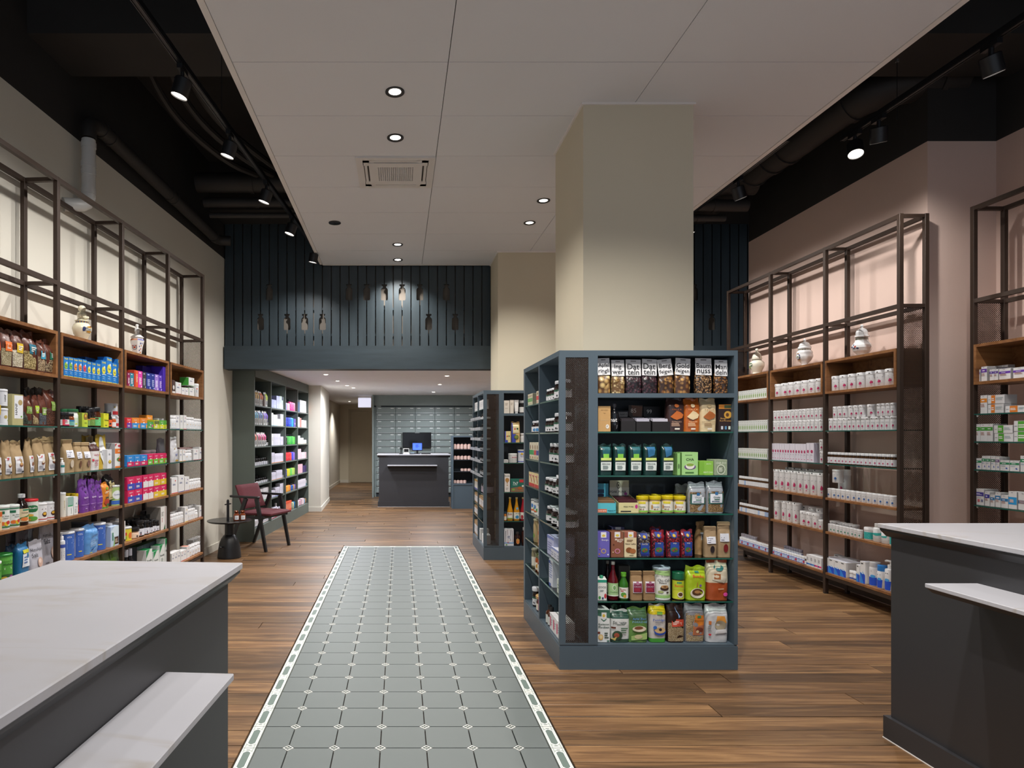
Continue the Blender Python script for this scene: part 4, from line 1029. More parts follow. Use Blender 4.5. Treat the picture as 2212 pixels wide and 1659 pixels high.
def prints(m, pr, front, w, h, off=.0005, wrap=False, o0=0):
    """flat print: r rectangle, o ellipse, t lettering, l lines of small print, p polygon; u,v run 0..1 over the front"""
    for k, e in enumerate(pr):
        d = off + (k + o0) * (.0005 if wrap == 2 else .00025); kd = e[0]
        if kd == 'r':
            _, u0, v0, u1, v1, c = e; n = max(1, int((u1 - u0) * 12)) if wrap else 1; c = lin(c)
            for i in range(n):
                a, b = u0 + (u1 - u0) * i / n, u0 + (u1 - u0) * (i + 1) / n
                nv = max(1, int((v1 - v0) * 12)) if wrap == 2 else 1
                for j in range(nv):
                    p, q = v0 + (v1 - v0) * j / nv, v0 + (v1 - v0) * (j + 1) / nv
                    m.add([front(a, p, d), front(b, p, d), front(b, q, d), front(a, q, d)], [(0, 1, 2, 3)], c, bool(wrap))
        elif kd == 'o':
            _, cu, cv, ru, rv, c = e; n = 14
            if wrap: e = ('p', [(cu + ru * math.cos(6.2832 * i / 16), cv + rv * math.sin(6.2832 * i / 16)) for i in range(16)], c); kd = 'p'
        if kd == 'o':
            m.add([front(cu, cv, d)] + [front(cu + ru * math.cos(6.2832 * i / n), cv + rv * math.sin(6.2832 * i / n), d) for i in range(n)], [(0, i + 1, (i + 1) % n + 1) for i in range(n)], lin(c))
        elif kd == 'p':
            _, P, c = e
            if wrap:                                    # on round or soft packs the print follows the bulging face: rings round the centre
                Q = []
                for (ua, va), (ub, vb) in zip(P, P[1:] + P[:1]):
                    s_ = max(1, int(math.hypot(ub - ua, vb - va) / .09)); Q += [(ua + (ub - ua) * i / s_, va + (vb - va) * i / s_) for i in range(s_)]
                cu, cv = sum(p[0] for p in P) / len(P), sum(p[1] for p in P) / len(P); N_ = len(Q); G = 4
                vs = [front(cu, cv, d)] + [front(cu + (u - cu) * g / G, cv + (v - cv) * g / G, d) for g in range(1, G + 1) for u, v in Q]
                fs = [(0, 1 + i, 1 + (i + 1) % N_) for i in range(N_)] + [(1 + g * N_ + i, 1 + (g + 1) * N_ + i, 1 + (g + 1) * N_ + (i + 1) % N_, 1 + g * N_ + (i + 1) % N_) for g in range(G - 1) for i in range(N_)]
                m.add(vs, fs, lin(c), True); continue
            m.add([front(u, v, d) for u, v in P], [tuple(range(len(P)))], lin(c))
        elif kd == 'l':
            _, u0, v0, u1, v1, n, c = e; rr = random.Random(int(u0 * 97 + v0 * 61 + n)); c = lin(c)
            for i in range(n):
                v = v1 - (v1 - v0) * (i + .5) / n; hh = (v1 - v0) / n * .27; L = (u1 - u0) * rr.uniform(.6, 1)
                m.add([front(u0, v - hh, d), front(u0 + L, v - hh, d), front(u0 + L, v + hh, d), front(u0, v + hh, d)], [(0, 1, 2, 3)], c)
        elif kd == 't':
            s, cu, cv, hv, c = e[1:6]; bold = len(e) > 6 and e[6]; rot = len(e) > 7 and e[7]
            g = text_geo(s, bold)
            if not g: continue
            vs, fs, tw, th = g
            sc = hv * h / max(.72, th) if not rot else hv * w / max(.72, th)      # metres per unit
            mw = e[8] if len(e) > 8 else .86
            lim = mw * (w if not rot else h)
            if tw * sc > lim: sc = lim / tw
            if rot: q = [front(cu - y * sc / w, cv + x * sc / h, d) for x, y in vs]
            else: q = [front(cu + x * sc / w, cv + y * sc / h, d) for x, y in vs]
            m.add(q, fs, lin(c))
    return m
def parts_box(w, h, d, c='#dddddd', pr=(), side=None, top=None, mat=None, **k):
    b = MB(); cc = lin(c); b.cbox(-w / 2, -d / 2, 0, w / 2, d / 2, h, min(.0012, w * .05), cc)
    if side or top:
        for i, f in enumerate(b.f):
            n = (Vector(b.v[f[1]]) - Vector(b.v[f[0]])).cross(Vector(b.v[f[2]]) - Vector(b.v[f[0]]))
            n.normalize()
            if side and abs(n.x) > .9: b.c[i] = lin(side)
            if top and n.z > .9: b.c[i] = lin(top)
    out = [('carton', b.mesh('carton'), M_PAPER)]
    fl = MB(); fl.box(-w / 2 + .0015, -.0004 - d * .5, h - .0012, w / 2 - .0015, -d * .5 + .001, h - .0006, tuple(q * .6 for q in cc))
    fr = lambda u, v, o: ((u - .5) * w, -d / 2 - o, v * h)
    m = prints(fl, pr, fr, w, h)
    out.append(('front_print', m.mesh('front_print'), M_PAPER))
    return out
def cylfront(r, z0, z1, off=0):
    return lambda u, v, o: ((r + o + off) * math.sin((u - .5) * math.pi), -(r + o + off) * math.cos((u - .5) * math.pi), z0 + (z1 - z0) * v)
def lathe_kind(body_prof, lid_prof, r, h, c, lc, label, pr, bodymat, lidname, n=18, lname='label', sy=1.0, ridges=0):
    out = [(None, MB().lathe(body_prof, n, lin(c), sy=sy, ph=math.pi / n).mesh('body', 40), bodymat)]
    if lid_prof:
        L = MB().lathe(lid_prof, n, lin(lc), sy=sy, ph=math.pi / n)
        out.append((lidname, L.mesh(lidname, 40), M_GLOSS))
    if label:
        z0, z1, col = label
        ml = MB()
        if col: ml.lathe([(r + .0004, z0), (r + .0004, z1)], n, lin(col), sy=sy, ph=math.pi / n); ml.f = ml.f[:-2]; ml.c = ml.c[:-2]; ml.s = ml.s[:-2]
        f0 = cylfront(r, z0, z1, .0006); f1 = (lambda u, v, o: (f0(u, v, o)[0], f0(u, v, o)[1] * sy, f0(u, v, o)[2]))
        prints(ml, pr, f1, math.pi * r, z1 - z0, .0004, True)
        out.append((lname, ml.mesh(lname, 40), M_PAPER))
    return out
def named(out, nm): out[0] = (nm,) + out[0][1:]; return out
def parts_tub(w, h, d, c='#e9e9ea', lc=None, pr=(), label=None, lidf=.16, taper=1.0, **k):
    r = w / 2 * .97; lc = lc or c; hl = h * (1 - lidf)
    body = [(r * .94 * taper, 0), (r * .98 * taper, .004), (r * .98, hl)]
    lid = [(r * .985, hl - .001), (r * 1.02, hl), (r * 1.02, h - .006), (r * .97, h - .001), (r * .3, h)]
    return named(lathe_kind(body, lid, r * .985, h, c, lc, (0.02 * h, hl - .004, label), pr, M_GLOSS, 'lid'), 'tub')
def parts_can(w, h, d, c='#e9e9ea', lc='#e8e8e8', pr=(), label=None, rim='#c9ccd0', **k):
    r = w / 2 * .97
    body = [(r, 0), (r * 1.015, .002), (r * 1.015, .006), (r * .985, .009), (r * .985, h - .014)]
    lid = [(r * 1.0, h - .014), (r * 1.03, h - .012), (r * 1.03, h - .003), (r * .97, h), (r * .93, h - .002), (0, h - .002)]
    return named(lathe_kind(body, lid, r * .99, h, c, lc, (.010, h - .016, label or c), pr, M_GLOSS, 'lid'), 'can')
def parts_jar(w, h, d, c='#1c1614', lc='#e8e8ea', pr=(), label='#e6e6e8', capf=.2, lab=(.1, .62), neck=.72, mat='g', **k):
    r = w / 2 * .97; hc = h * (1 - capf)
    body = [(r * .9, 0), (r, .004), (r, hc * .78), (r * .93, hc * .86), (r * neck, hc * .95), (r * neck, hc + .002)]
    lid = [(r * neck * 1.12, hc), (r * neck * 1.14, hc + .002), (r * neck * 1.14, h - .003), (r * neck * 1.05, h), (0, h)]
    return named(lathe_kind(body, lid, r, h, c, lc, (lab[0] * hc, lab[1] * hc if lab[1] < 1 else hc * .76, label), pr, M_DARKG if mat == 'g' else M_GLOSS, 'cap'), 'jar')
def parts_bottle(w, h, d, c='#3a1c10', lc='#dddddd', pr=(), label='#e6e6e8', body=.55, neck=.34, cap=.1, lab=(.06, .5), mat='g', **k):
    r = w / 2 * .97; hc = h * (1 - cap)
    prof = [(r * .9, 0), (r, .005), (r, h * body), (r * .92, h * (body + .05)), (r * (neck + .12), h * (body + (1 - cap - body) * .55)), (r * neck, h * (body + (1 - cap - body) * .75)), (r * neck, hc + .002)]
    lid = [(r * neck * 1.15, hc - .004), (r * neck * 1.2, hc), (r * neck * 1.2, h - .002), (r * neck * 1.05, h), (0, h)]
    return named(lathe_kind(prof, lid, r, h, c, lc, (lab[0] * h, lab[1] * h, label), pr, M_DARKG if mat == 'g' else M_GLOSS, 'cap'), 'bottle')
def parts_pump(w, h, d, c='#eeeeee', lc='#eeeeee', pr=(), label=None, **k):
    out = parts_bottle(w, h * .86, d, c, lc, pr, label, body=.78, neck=.45, cap=.12, lab=(.04, .72), mat='p')
    r = w / 2; p = MB().pipe([(0, 0, h * .85), (0, 0, h * .95)], r * .16, 8, lin(lc)).pipe([(r * .3, 0, h * .965), (-r * .75, 0, h * .975), (-r * .95, 0, h * .95)], r * .2, 8, lin(lc))
    return out + [('pump_head', p.mesh('pump_head'), M_GLOSS)]
def parts_tube(w, h, d, c='#eeeeee', lc='#eeeeee', pr=(), **k):
    # standing squeeze tube: round at the cap, pinched flat at the top
    m = MB(); n = 16; R = 7; vs = []; r = w / 2 * .8; hc = h * .13
    def P(u, v, o):
        a = (u - .5) * math.pi; x = (r * (1 - v) + w / 2 * v) * math.sin(a); y = -(r * .8 * (1 - v) ** .8 + .002) * math.cos(a) - o
        return (x, y, hc + (h - hc) * v)
    for i in range(R + 1):
        v = i / R
        for k_ in range(n):
            a = 2 * math.pi * k_ / n; x = (r * (1 - v) + w / 2 * v) * math.cos(a); y = (r * .8 * (1 - v) ** .8 + .002) * math.sin(a)
            vs.append((x, y, hc + (h - hc) * v))
    fs = [(i * n + k_, i * n + (k_ + 1) % n, (i + 1) * n + (k_ + 1) % n, (i + 1) * n + k_) for i in range(R) for k_ in range(n)] + [tuple(R * n + k_ for k_ in range(n))]
    m.add(vs, fs, lin(c), True)
    out = [('tube', m.mesh('tube', 50), M_GLOSS), ('cap', MB().lathe([(r * .8, 0), (r * .82, .003), (r * .86, hc), (0, hc)], 16, lin(lc), sy=.85).mesh('cap'), M_GLOSS)]
    out.append(('front_print', prints(MB(), pr, P, w, h - hc, .0006, True).mesh('front_print'), M_PAPER)); return out
def bag_surface(w, h, d, seed, topw, tuck, shoulder, crumple, lean, bulge):
    def prof(v):
        k = max(0, (v - shoulder) / (1 - shoulder)); k = k * k * (3 - 2 * k)
        return (d * (1 - k) * (1 - .10 * (1 - v) ** 2) + .006 * k)
    def wid(v):
        k = max(0, (v - shoulder) / (1 - shoulder))
        return w * (1 - (1 - topw) * k - .03 * (1 - v)) * (1 + bulge * math.sin(math.pi * min(1, v / .8)) * .04)
    def S(a, v, o=0.0):
        ww, dd = wid(v), prof(v); n = 4.2
        ca, sa = math.cos(a), math.sin(a)
        x = ww / 2 * math.copysign(abs(ca) ** (2 / n), ca); y = dd / 2 * math.copysign(abs(sa) ** (2 / n), sa)
        q = mnoise.noise(Vector((x * 26 + seed, y * 14 + seed * 2, v * h * 24))) * crumple * (.35 + .9 * v)
        q2 = 0.0
        k = 1 if abs(sa) > .5 else .5
        y += math.copysign((q + q2) * k + o, sa) + lean * max(0, v - .5) ** 1.6
        return (x, y, v * h)
    return S
def bag_front(S):
    def f(u, v, o):
        x = max(-.999, min(.999, (u - .5) * 2)); a = -math.pi / 2 + math.copysign(math.pi / 2 - math.acos(min(1, abs(x) ** (4.2 / 2))), x) if abs(x) > 1e-6 else -math.pi / 2
        return S(a, v, o + .0012)
    return f
def parts_bag(w, h, d, c='#b98f5a', pr=(), style='fold', win=None, topw=.96, shoulder=.55, crumple=.007, lean=0.0, top=None, mat=None, seed=1, split=None, nm=None, bulge=1, base=None, **k):
    S = bag_surface(w, h, d, seed, topw, 0, shoulder, crumple, lean, bulge); n, R = 28, 18
    m = MB(); vs = []; fs = []; cl = []
    ux = [-.99 + 1.98 * i / 13 for i in range(14)]
    fa_ = [-math.pi / 2 + math.copysign(math.pi / 2 - math.acos(abs(x) ** 2.1), x) for x in ux]
    angs = fa_ + [-a for a in reversed(fa_)]
    for i in range(R + 1):
        for a in angs: vs.append(S(a, i / R))
    for i in range(R):
        v = (i + .5) / R
        col = lin(c) if not split or v < split[0] else lin(split[1])
        if base and v < base[0]: col = lin(base[1])
        for k_ in range(n): fs.append((i * n + k_, i * n + (k_ + 1) % n, (i + 1) * n + (k_ + 1) % n, (i + 1) * n + k_)); cl.append(col)
    fs.append(tuple(range(n))[::-1]); cl.append(lin(c)); fs.append(tuple(R * n + k_ for k_ in range(n))); cl.append(lin(c))
    m.v = vs; m.f = fs; m.c = cl; m.s = [True] * len(fs)
    mm = {'kraft': M_KRAFT, 'foil': M_FOIL}.get(mat or ('kraft' if style in ('fold', 'kraft') else 'foil'))
    out = [(nm or 'bag', m.mesh('bag', 60), mm)]
    f = bag_front(S); tc = lin(top or c)
    if style == 'fold':
        y = S(-math.pi / 2, 1)[1]
        out.append(('folded_top', MB().cbox(-w * topw * .5, y - .006, h - .022, w * topw * .5, y + .012, h + .002, .003, tc).mesh('folded_top'), mm))
    elif style in ('seam', 'foil', 'kraft'):
        y = S(-math.pi / 2, 1)[1]; q = MB(); N = 8
        for i in range(N):
            a, b = -w * topw / 2 + w * topw * i / N, -w * topw / 2 + w * topw * (i + 1) / N
            za = h + .006 * math.sin(seed * 3 + i * 1.1); zb = h + .006 * math.sin(seed * 3 + (i + 1) * 1.1)
            ya = y + .004 * math.sin(seed + i); yb = y + .004 * math.sin(seed + i + 1)
            q.add([(a, ya, h - .012), (b, yb, h - .012), (b, yb, zb + .008), (a, ya, za + .008), (a, ya + .004, h - .012), (b, yb + .004, h - .012), (b, yb + .004, zb + .008), (a, ya + .004, za + .008)],
                  [(0, 1, 2, 3), (7, 6, 5, 4), (3, 2, 6, 7)], tc, True)
        out.append(('top_seam', q.mesh('top_seam', 60), mm))
    if win:
        u0, v0, u1, v1, g1, g2, g3, sc = win
        wm = MB(); NU, NV = 16, 14
        P = [f(u0 + (u1 - u0) * i / NU, v0 + (v1 - v0) * j / NV, .0012) for j in range(NV + 1) for i in range(NU + 1)]
        wm.add(P, [(j * (NU + 1) + i, j * (NU + 1) + i + 1, (j + 1) * (NU + 1) + i + 1, (j + 1) * (NU + 1) + i) for j in range(NV) for i in range(NU)], (.5, .5, .5), True)
        out.append(('contents', wm.mesh('contents', 60), grains(g1, g2, g3, sc)))
    if pr: out.append(('front_print', prints(MB(), pr, f, w, h, .0036, 2).mesh('front_print'), M_PAPER))
    return out
def parts_pouch(w, h, d, **k):
    k.setdefault('style', 'seam'); k.setdefault('shoulder', .12); k.setdefault('topw', 1.0); k.setdefault('mat', 'foil'); k.setdefault('crumple', .005); k.setdefault('nm', 'pouch')
    return parts_bag(w, h, d, **k)
def parts_header(w, h, d, text=('A', 'B'), g=('#a0703c', '#d0a868', '#503018', 60), tilt=0.0, seed=1, **k):
    hb = h * .62
    out = parts_bag(w, hb, d, c='#6b5340', style='none', win=(.03, .02, .97, .80, g[0], g[1], g[2], int(g[3] * 1.35)), shoulder=.5, crumple=.008, seed=seed, mat='foil', nm='snack_bag')
    out[0] = (out[0][0], out[0][1], grains(g[0], g[1], g[2], g[3]))
    M = Matrix.Translation((0, -.012, hb * .84)) @ Matrix.Rotation(tilt, 4, 'Y') @ Matrix.Rotation(-.10, 4, 'X')
    cw, chh = w * .98, h - hb * .84
    m = MB().box(-cw / 2, -.0015, 0, cw / 2, .0015, chh, lin('#e6e6e8'), M)
    fr = lambda u, v, o: tuple(M @ Vector(((u - .5) * cw, -.0015 - o, v * chh)))
    pr = [('r', 0.02, .80, .98, .806, '#9a9a9a'), ('t', text[0], .5, .56, .36, '#2c2c30', True, False, .88), ('t', text[1], .5, .22, .34, '#2c2c30', True, False, .88), ('r', .32, .865, .68, .93, '#8f8c8c'), ('l', .34, .04, .66, .10, 1, '#aaaaaa')]
    prints(m, pr, fr, cw, chh)
    return out + [('header_card', m.mesh('header_card'), M_PAPER)]
def parts_display(w, h, d, c='#1d1a1c', back='#3a3230', bar='#6a4030', pr=(), prb=(), hf=.45, nb=4, split=None, **k):
    # open shop tray with a raised back card and bars standing in it
    t = .002; b = MB(); cc = lin(c); z1 = h * hf
    b.box(-w / 2, -d / 2, 0, w / 2, d / 2, t, cc).box(-w / 2, d / 2 - t, 0, w / 2, d / 2, z1, cc)
    b.box(-w / 2, -d / 2, 0, w / 2, -d / 2 + t, z1 * .8, cc)
    for s_ in (-1, 1): b.prism([(-d / 2, 0), (d / 2, 0), (d / 2, z1 * 1.3), (-d / 2, z1 * .8)], s_ * w / 2, s_ * (w / 2 - t), 'x', cc)
    out = [('display_tray', b.mesh('display_tray'), M_PAPER)]
    bc = MB().box(-w / 2 * .98, d / 2 - t, z1, w / 2 * .98, d / 2, h, lin(back))
    prints(bc, prb, lambda u, v, o: ((u - .5) * w, d / 2 - t - o, z1 + v * (h - z1)), w, h - z1)
    out.append(('back_card', bc.mesh('back_card'), M_PAPER))
    br = MB(); rr = random.Random(3)
    for i in range(nb):
        y = -d / 2 + .01 + (d - .03) * i / nb; hz = z1 * (.85 + .12 * i / nb) + rr.uniform(0, .01)
        br.cbox(-w / 2 * .9, y, t, w / 2 * .9, y + .012, hz + .01, .002, lin(bar))
    out.append(('bars', br.mesh('bars'), M_FOIL))
    out.append(('front_print', prints(MB(), pr, lambda u, v, o: ((u - .5) * w, -d / 2 - o, v * z1 * .8), w, z1 * .8).mesh('front_print'), M_PAPER))
    return out
def parts_drink(w, h, d, c='#dddddd', lc='#f0f0f0', pr=(), **k):
    # drink carton with a slanted front top and a screw cap
    b = MB(); cc = lin(c); z1 = h * .86
    b.prism([(-d / 2, 0), (d / 2, 0), (d / 2, h * .93), (-d / 2, z1)], -w / 2, w / 2, 'x', cc)
    out = [('drink_carton', b.mesh('drink_carton'), M_PAPER), ('cap', MB().lathe([(w * .2, h * .88), (w * .21, h * .89), (w * .21, h * .985), (w * .18, h), (0, h)], 14, lin(lc), c=(0, 0, 0)).mesh('cap'), M_GLOSS)]
    out.append(('front_print', prints(MB(), pr, lambda u, v, o: ((u - .5) * w, -d / 2 - o, v * z1), w, z1).mesh('front_print'), M_PAPER)); return out
KIND = dict(box=parts_box, tub=parts_tub, can=parts_can, jar=parts_jar, bottle=parts_bottle, pump=parts_pump, tube=parts_tube, bag=parts_bag, pouch=parts_pouch, header=parts_header, display=parts_display, drink=parts_drink)
DEFD = dict(box=.62, display=1.0, bag=.62, pouch=.4, header=.45, drink=.8, tube=.6)
SHOPKIND = dict(cream='supplement_carton', pink='remedy_carton', recess='medicine_carton', bookcase='cosmetics_carton', island='food_carton')
CATS = dict(box='carton', tub='tub', can='can', jar='jar', bottle='bottle', pump='bottle', tube='tube', bag='bag', pouch='pouch', header='bag', display='display', drink='carton')
PC = {}
def product(kind, w, h, d, **o):
    key = (kind, round(w, 4), round(h, 4), round(d, 4), repr(sorted(o.items())))
    if key not in PC: PC[key] = KIND[kind](w, h, d, **o)
    return PC[key]
NAMES = dict(jar='pill_jar', bottle='glass_bottle', tub='plastic_tub', can='tin_can', pump='pump_bottle', tube='squeeze_tube', box='carton', bag='food_bag', pouch='stand_up_pouch', header='snack_bag', display='counter_display', drink='drink_carton')
def put(parts, p, rz, label, cat, group=None, name=None, rx=0.0):
    root = bpy.data.objects.new(name or parts[0][0], parts[0][1])
    if not parts[0][1].materials: parts[0][1].materials.append(parts[0][2])
    COL.objects.link(root); root.location = p; root.rotation_euler = (rx, 0, rz); tag(root, label, cat, group)
    for nm, me, mt in parts[1:]:
        if not me.materials: me.materials.append(mt)
        c = bpy.data.objects.new(nm, me); COL.objects.link(c); c.parent = root
    return root
random.seed(11)
CNT = [0]
def fit(desc, od, where):
    # one label of at most sixteen words
    d, w = desc, where
    mk = lambda: d + (', ' + od if od else '') + ', ' + w
    if len(mk().split()) > 16: d = ' '.join(x for x in d.split() if x not in ('a', 'an', 'the'))
    if len(mk().split()) > 16: w = w.replace(' shelf,', ',').replace(' board,', ',').replace(' cell,', ',')
    if len(mk().split()) > 16: d = d.replace(' with', ',').replace(' beside', ',').replace(' standing', '')
    if len(mk().split()) > 16: print('LONG', mk())
    return mk()
LAST = {}
def row(fr, d, z, where, items, end='near', dmax=.2):
    """each item: (kind, px0, px1, py_top, description, options); options n = how many stand in that span, zb = raised base, dp = depth, dd = set back"""
    for it in items:
        kind, p0, p1, py, desc = it[:5]; o = dict(it[5]) if len(it) > 5 else {}
        n = o.pop('n', 1); dd = o.pop('dd', 0.0) + d; zb = z + o.pop('zb', 0.0); dpt = o.pop('dp', None); jit = o.pop('jit', .0); H_o = o.pop('H', None); nm = o.pop('name', None); cat = o.pop('cat', None); yaw = o.pop('yaw', 0.0); lab = o.pop('lab_', None); dup = o.pop('dup', 0); gap = o.pop('gap', .96)
        t0, Ya = fr.hit(p0, dd); t1, Yb = fr.hit(p1, dd)
        if t1 < t0: t0, t1, Ya, Yb = t1, t0, Yb, Ya
        w = (t1 - t0) / n * gap; Ym = (Ya + Yb) / 2
        h = H_o or max(.02, fr.z(py, Ym) - zb)
        dep = dpt or min(dmax, max(.02, (w * DEFD.get(kind, 1.0) if kind not in ('tub', 'can', 'jar', 'bottle', 'pump') else w)))
        if kind in ('tub', 'can', 'jar', 'bottle', 'pump'): dep = w
        cols = o.pop('cols', None)
        if n == 1 and kind in ('tub', 'can', 'jar', 'bottle', 'pump') and w > .12:
            dl = abs(p1 - p0) * Ym / F * 1.1
            if dl < w:                         # seen at a slant: the round outline, not the span along the shelf
                w = max(dl, .05); dep = w
        if w > .16 or h > .36 or h < .03: print('SIZE', kind, desc, round(w,3), round(h,3), round(dep,3))
        for i in range(n):
            oo = dict(o)
            if cols:
                for kk in cols: oo[kk] = cols[kk][i % len(cols[kk])]
            if kind in ('bag', 'pouch', 'header') and 'seed' not in oo: CNT[0] += 1; oo['seed'] = (i * 7 + CNT[0]) % 23 + 1
            pa = product(kind, w, h, dep, **oo)
            tc = t0 + (t1 - t0) * (i + .5) / n
            q = fr.pt(tc, dd + dep / 2 + .004 + random.uniform(0, jit), zb + .0006)
            loc_ = where
            if n == 1: L = fit(desc, '', where); g = None
            else: L = fit(desc, '%s from %s end' % (ORD[i], end), where); g = '%s, %s' % (desc, where)
            yw = 0.0
            if kind in ('tub', 'can', 'jar', 'bottle', 'pump'):      # round things stand turned with their print towards the middle of the shop
                v2 = Vector((-q.x, -q.y)).normalized(); nn = -fr.b
                yw = .62 * math.atan2(nn.x * v2.y - nn.y * v2.x, nn.dot(v2)) + random.uniform(-.22, .22)
            put(pa, q, fr.rz + yw + random.uniform(-.04, .04) * (1 if n == 1 else .6) + yaw, L, cat or CATS[kind], g, nm or (NAMES[kind] if kind != 'box' else next((v for k_, v in SHOPKIND.items() if k_ in where), 'carton')))
# ---------------------------------------------------------------- goods on the front island, front face
I1F = Frame((.925, 3.65), (1, 0)); I1S = Frame((.925, 4.70), (0, -1)); I2F = Frame((.915, 6.873), (1, 0)); I2S = Frame((.915, 7.89), (0, -1)); SSF = Frame((.975, 11.69), (1, 0))
W1, BLK1 = '#e8e8ea', '#2a2a2e'
_j = bpy.data.objects['porcelain_jar']
_f = lambda u, v, o: ((.0622 + o) * math.cos(-math.pi / 2 - .2 + (u - .5) * 1.1), (.0622 + o) * math.sin(-math.pi / 2 - .2 + (u - .5) * 1.1), .080 + v * .022)
prints(MB(), [('t', 'Theriac', .5, .5, .7, '#3a4060', True)], _f, .068, .022, .0035).build('jar_lettering', M_CERAM, _j)
dates = ('#2c1a1c', '#5b3440', '#171014', 55); nuts = ('#5a3418', '#b57f45', '#2c1a10', 62); apple = ('#b58a4a', '#e6cf90', '#5a3a1c', 24); ging = ('#b7975a', '#e6d6a8', '#6a4c2a', 50); figs = ('#7a4c28', '#c89a58', '#3a2418', 34); wal = ('#6a452a', '#c9a070', '#22160e', 75)
row(I1F, .03, 1.60, 'top shelf, front island', [
 ('header', 1291.8, 1320, 773, 'clear bag of dried apple rings with white Apfelringli card', dict(text=('Apfel', 'ringli'), g=apple, tilt=-.03)),
 ('header', 1321.6, 1351, 777, 'clear bag of candied ginger with white Ingwer card', dict(text=('Ing', 'wer'), g=ging, tilt=.0)),
 ('header', 1352.5, 1387, 776, 'first bag of dates with white Datteln card, beside the ginger', dict(text=('Dat', 'teln'), g=dates, tilt=.02)),
 ('header', 1387.5, 1421, 775, 'second bag of dates with white Datteln card, beside the figs', dict(text=('Dat', 'teln'), g=dates, tilt=.04)),
 ('header', 1424, 1457, 775, 'clear bag of mountain figs with white Bergfeigen card', dict(text=('Berg', 'feigen'), g=figs, tilt=-.10)),
 ('header', 1459, 1493, 773, 'clear bag of golden figs with white Goldfeigen card', dict(text=('Gold', 'feigen'), g=('#8a5a2c', '#d8a860', '#4a2c18', 34), tilt=.08)),
 ('header', 1503.6, 1541, 773, 'clear bag of walnuts with white Baumnuss card', dict(text=('Baum', 'nuss'), g=wal, tilt=.02)),
 ('header', 1545, 1573.5, 777, 'clear bag of almonds with white Mandeln card', dict(text=('Man', 'deln'), g=nuts, tilt=.03)),
 ('header', 1420, 1444, 778, 'spare snack bag standing behind the mountain figs card', dict(text=('Berg', 'feigen'), g=figs, dd=.10)),
])
def coffee(c, c2, txt, tc): return dict(c=c, style='seam', mat='foil', shoulder=.78, topw=.96, crumple=.004, pr=[('o', .5, .80, .13, .055, c2 if c != '#d9c49a' else '#b9a37a'), ('t', 'Y A L L A', .5, .68, .05, c2), ('p', [(.15, .46), (.35, .56), (.5, .64), (.7, .60), (.88, .52), (.8, .42), (.5, .36), (.3, .40)], c2), ('o', .45, .45, .2, .07, c2), ('t', txt, .5, .30, .05, tc), ('l', .2, .16, .85, .27, 3, tc), ('r', .38, .06, .66, .11, '#e6ddd0')])
row(I1F, .03, 1.378, 'second shelf, front island', [
 ('box', 1291.8, 1320, 877.4, 'plain kraft carton with a white stamp', dict(c='#c39a63', pr=[('t', 'AROMED', .5, .84, .05, '#8a6a40'), ('t', 'TEA', .5, .72, .04, '#8a6a40'), ('r', .2, .44, .8, .455, '#d8b988'), ('o', .74, .2, .13, .085, '#e9e4da'), ('t', 'r', .74, .2, .1, '#3a3a3a', True)], dp=.09)),
 ('bottle', 1319.5, 1341.5, 871.7, 'dark glass bottle with white nat lettering', dict(c='#121418', lc='#4a4a50', label=None, neck=.42, body=.62, cap=.1, lab=(.04, .6), pr=[('t', 'nat', .5, .66, .26, '#e6e6e6', True), ('l', .25, .12, .75, .42, 5, '#9a9aa2')])),
 ('display', 1342, 1375, 886, 'dark open tray of round nut chocolate with a silver band', dict(c='#1c191b', back='#1f1d20', bar='#2a2224', hf=.6, pr=[('o', .5, .5, .3, .5, '#1c191b')], prb=[('r', .05, .28, .95, .85, '#8a8480'), ('t', 'SJO NAPO', .5, .56, .34, '#221f20', True)], dp=.13)),
 ('display', 1375.5, 1408, 873, 'dark open chocolate tray with a copper back card marked 85', dict(c='#1c191b', back='#3a2a22', bar='#b9b6c4', hf=.46, prb=[('p', [(.3, .25), (.9, .2), (1, .9), (.2, 1)], '#6a4430'), ('t', '85', .35, .62, .3, '#d8c8b8')], dp=.14)),
 ('display', 1409, 1449, 876, 'dark open chocolate tray with a black back card marked 99', dict(c='#1c191b', back='#1d191c', bar='#c3c0cc', hf=.48, prb=[('t', '99', .35, .62, .3, '#d8d2cc')], dp=.14)),
 ('bag', 1442, 1482, 862.5, 'dark brown espresso coffee bag with an orange bird shape', coffee('#3c2726', '#c2682c', 'ESPRESSO', '#c9a48c')),
 ('bag', 1478.5, 1515, 862.5, 'orange coffee bag with a cream bird shape', coffee('#b9601f', '#e6cfa4', 'MEDIUM', '#e6c49a')),
 ('bag', 1514, 1550.6, 863, 'cream coffee bag with a brown bird shape', coffee('#d9c49a', '#a9602c', 'DECAFFEINATO', '#8a6a48')),
 ('box', 1552, 1583.5, 874, 'dark carton with an orange top and a gold bean', dict(c='#2b1d1c', top='#d08a3c', pr=[('r', 0, .84, 1, 1, '#c9822f'), ('r', .4, .86, .95, .98, '#4a5a3c'), ('o', .65, .62, .28, .14, '#c9983c'), ('o', .62, .62, .12, .07, '#5a3a20'), ('t', 'Bonga', .32, .48, .08, '#d9a85c'), ('t', 'Red Mountain', .5, .40, .07, '#d9a85c'), ('r', .15, .08, .3, .2, '#cfd3da'), ('r', .42, .08, .57, .2, '#5a8ab0'), ('r', .68, .08, .83, .2, '#cfe0d4')], dp=.08)),
])
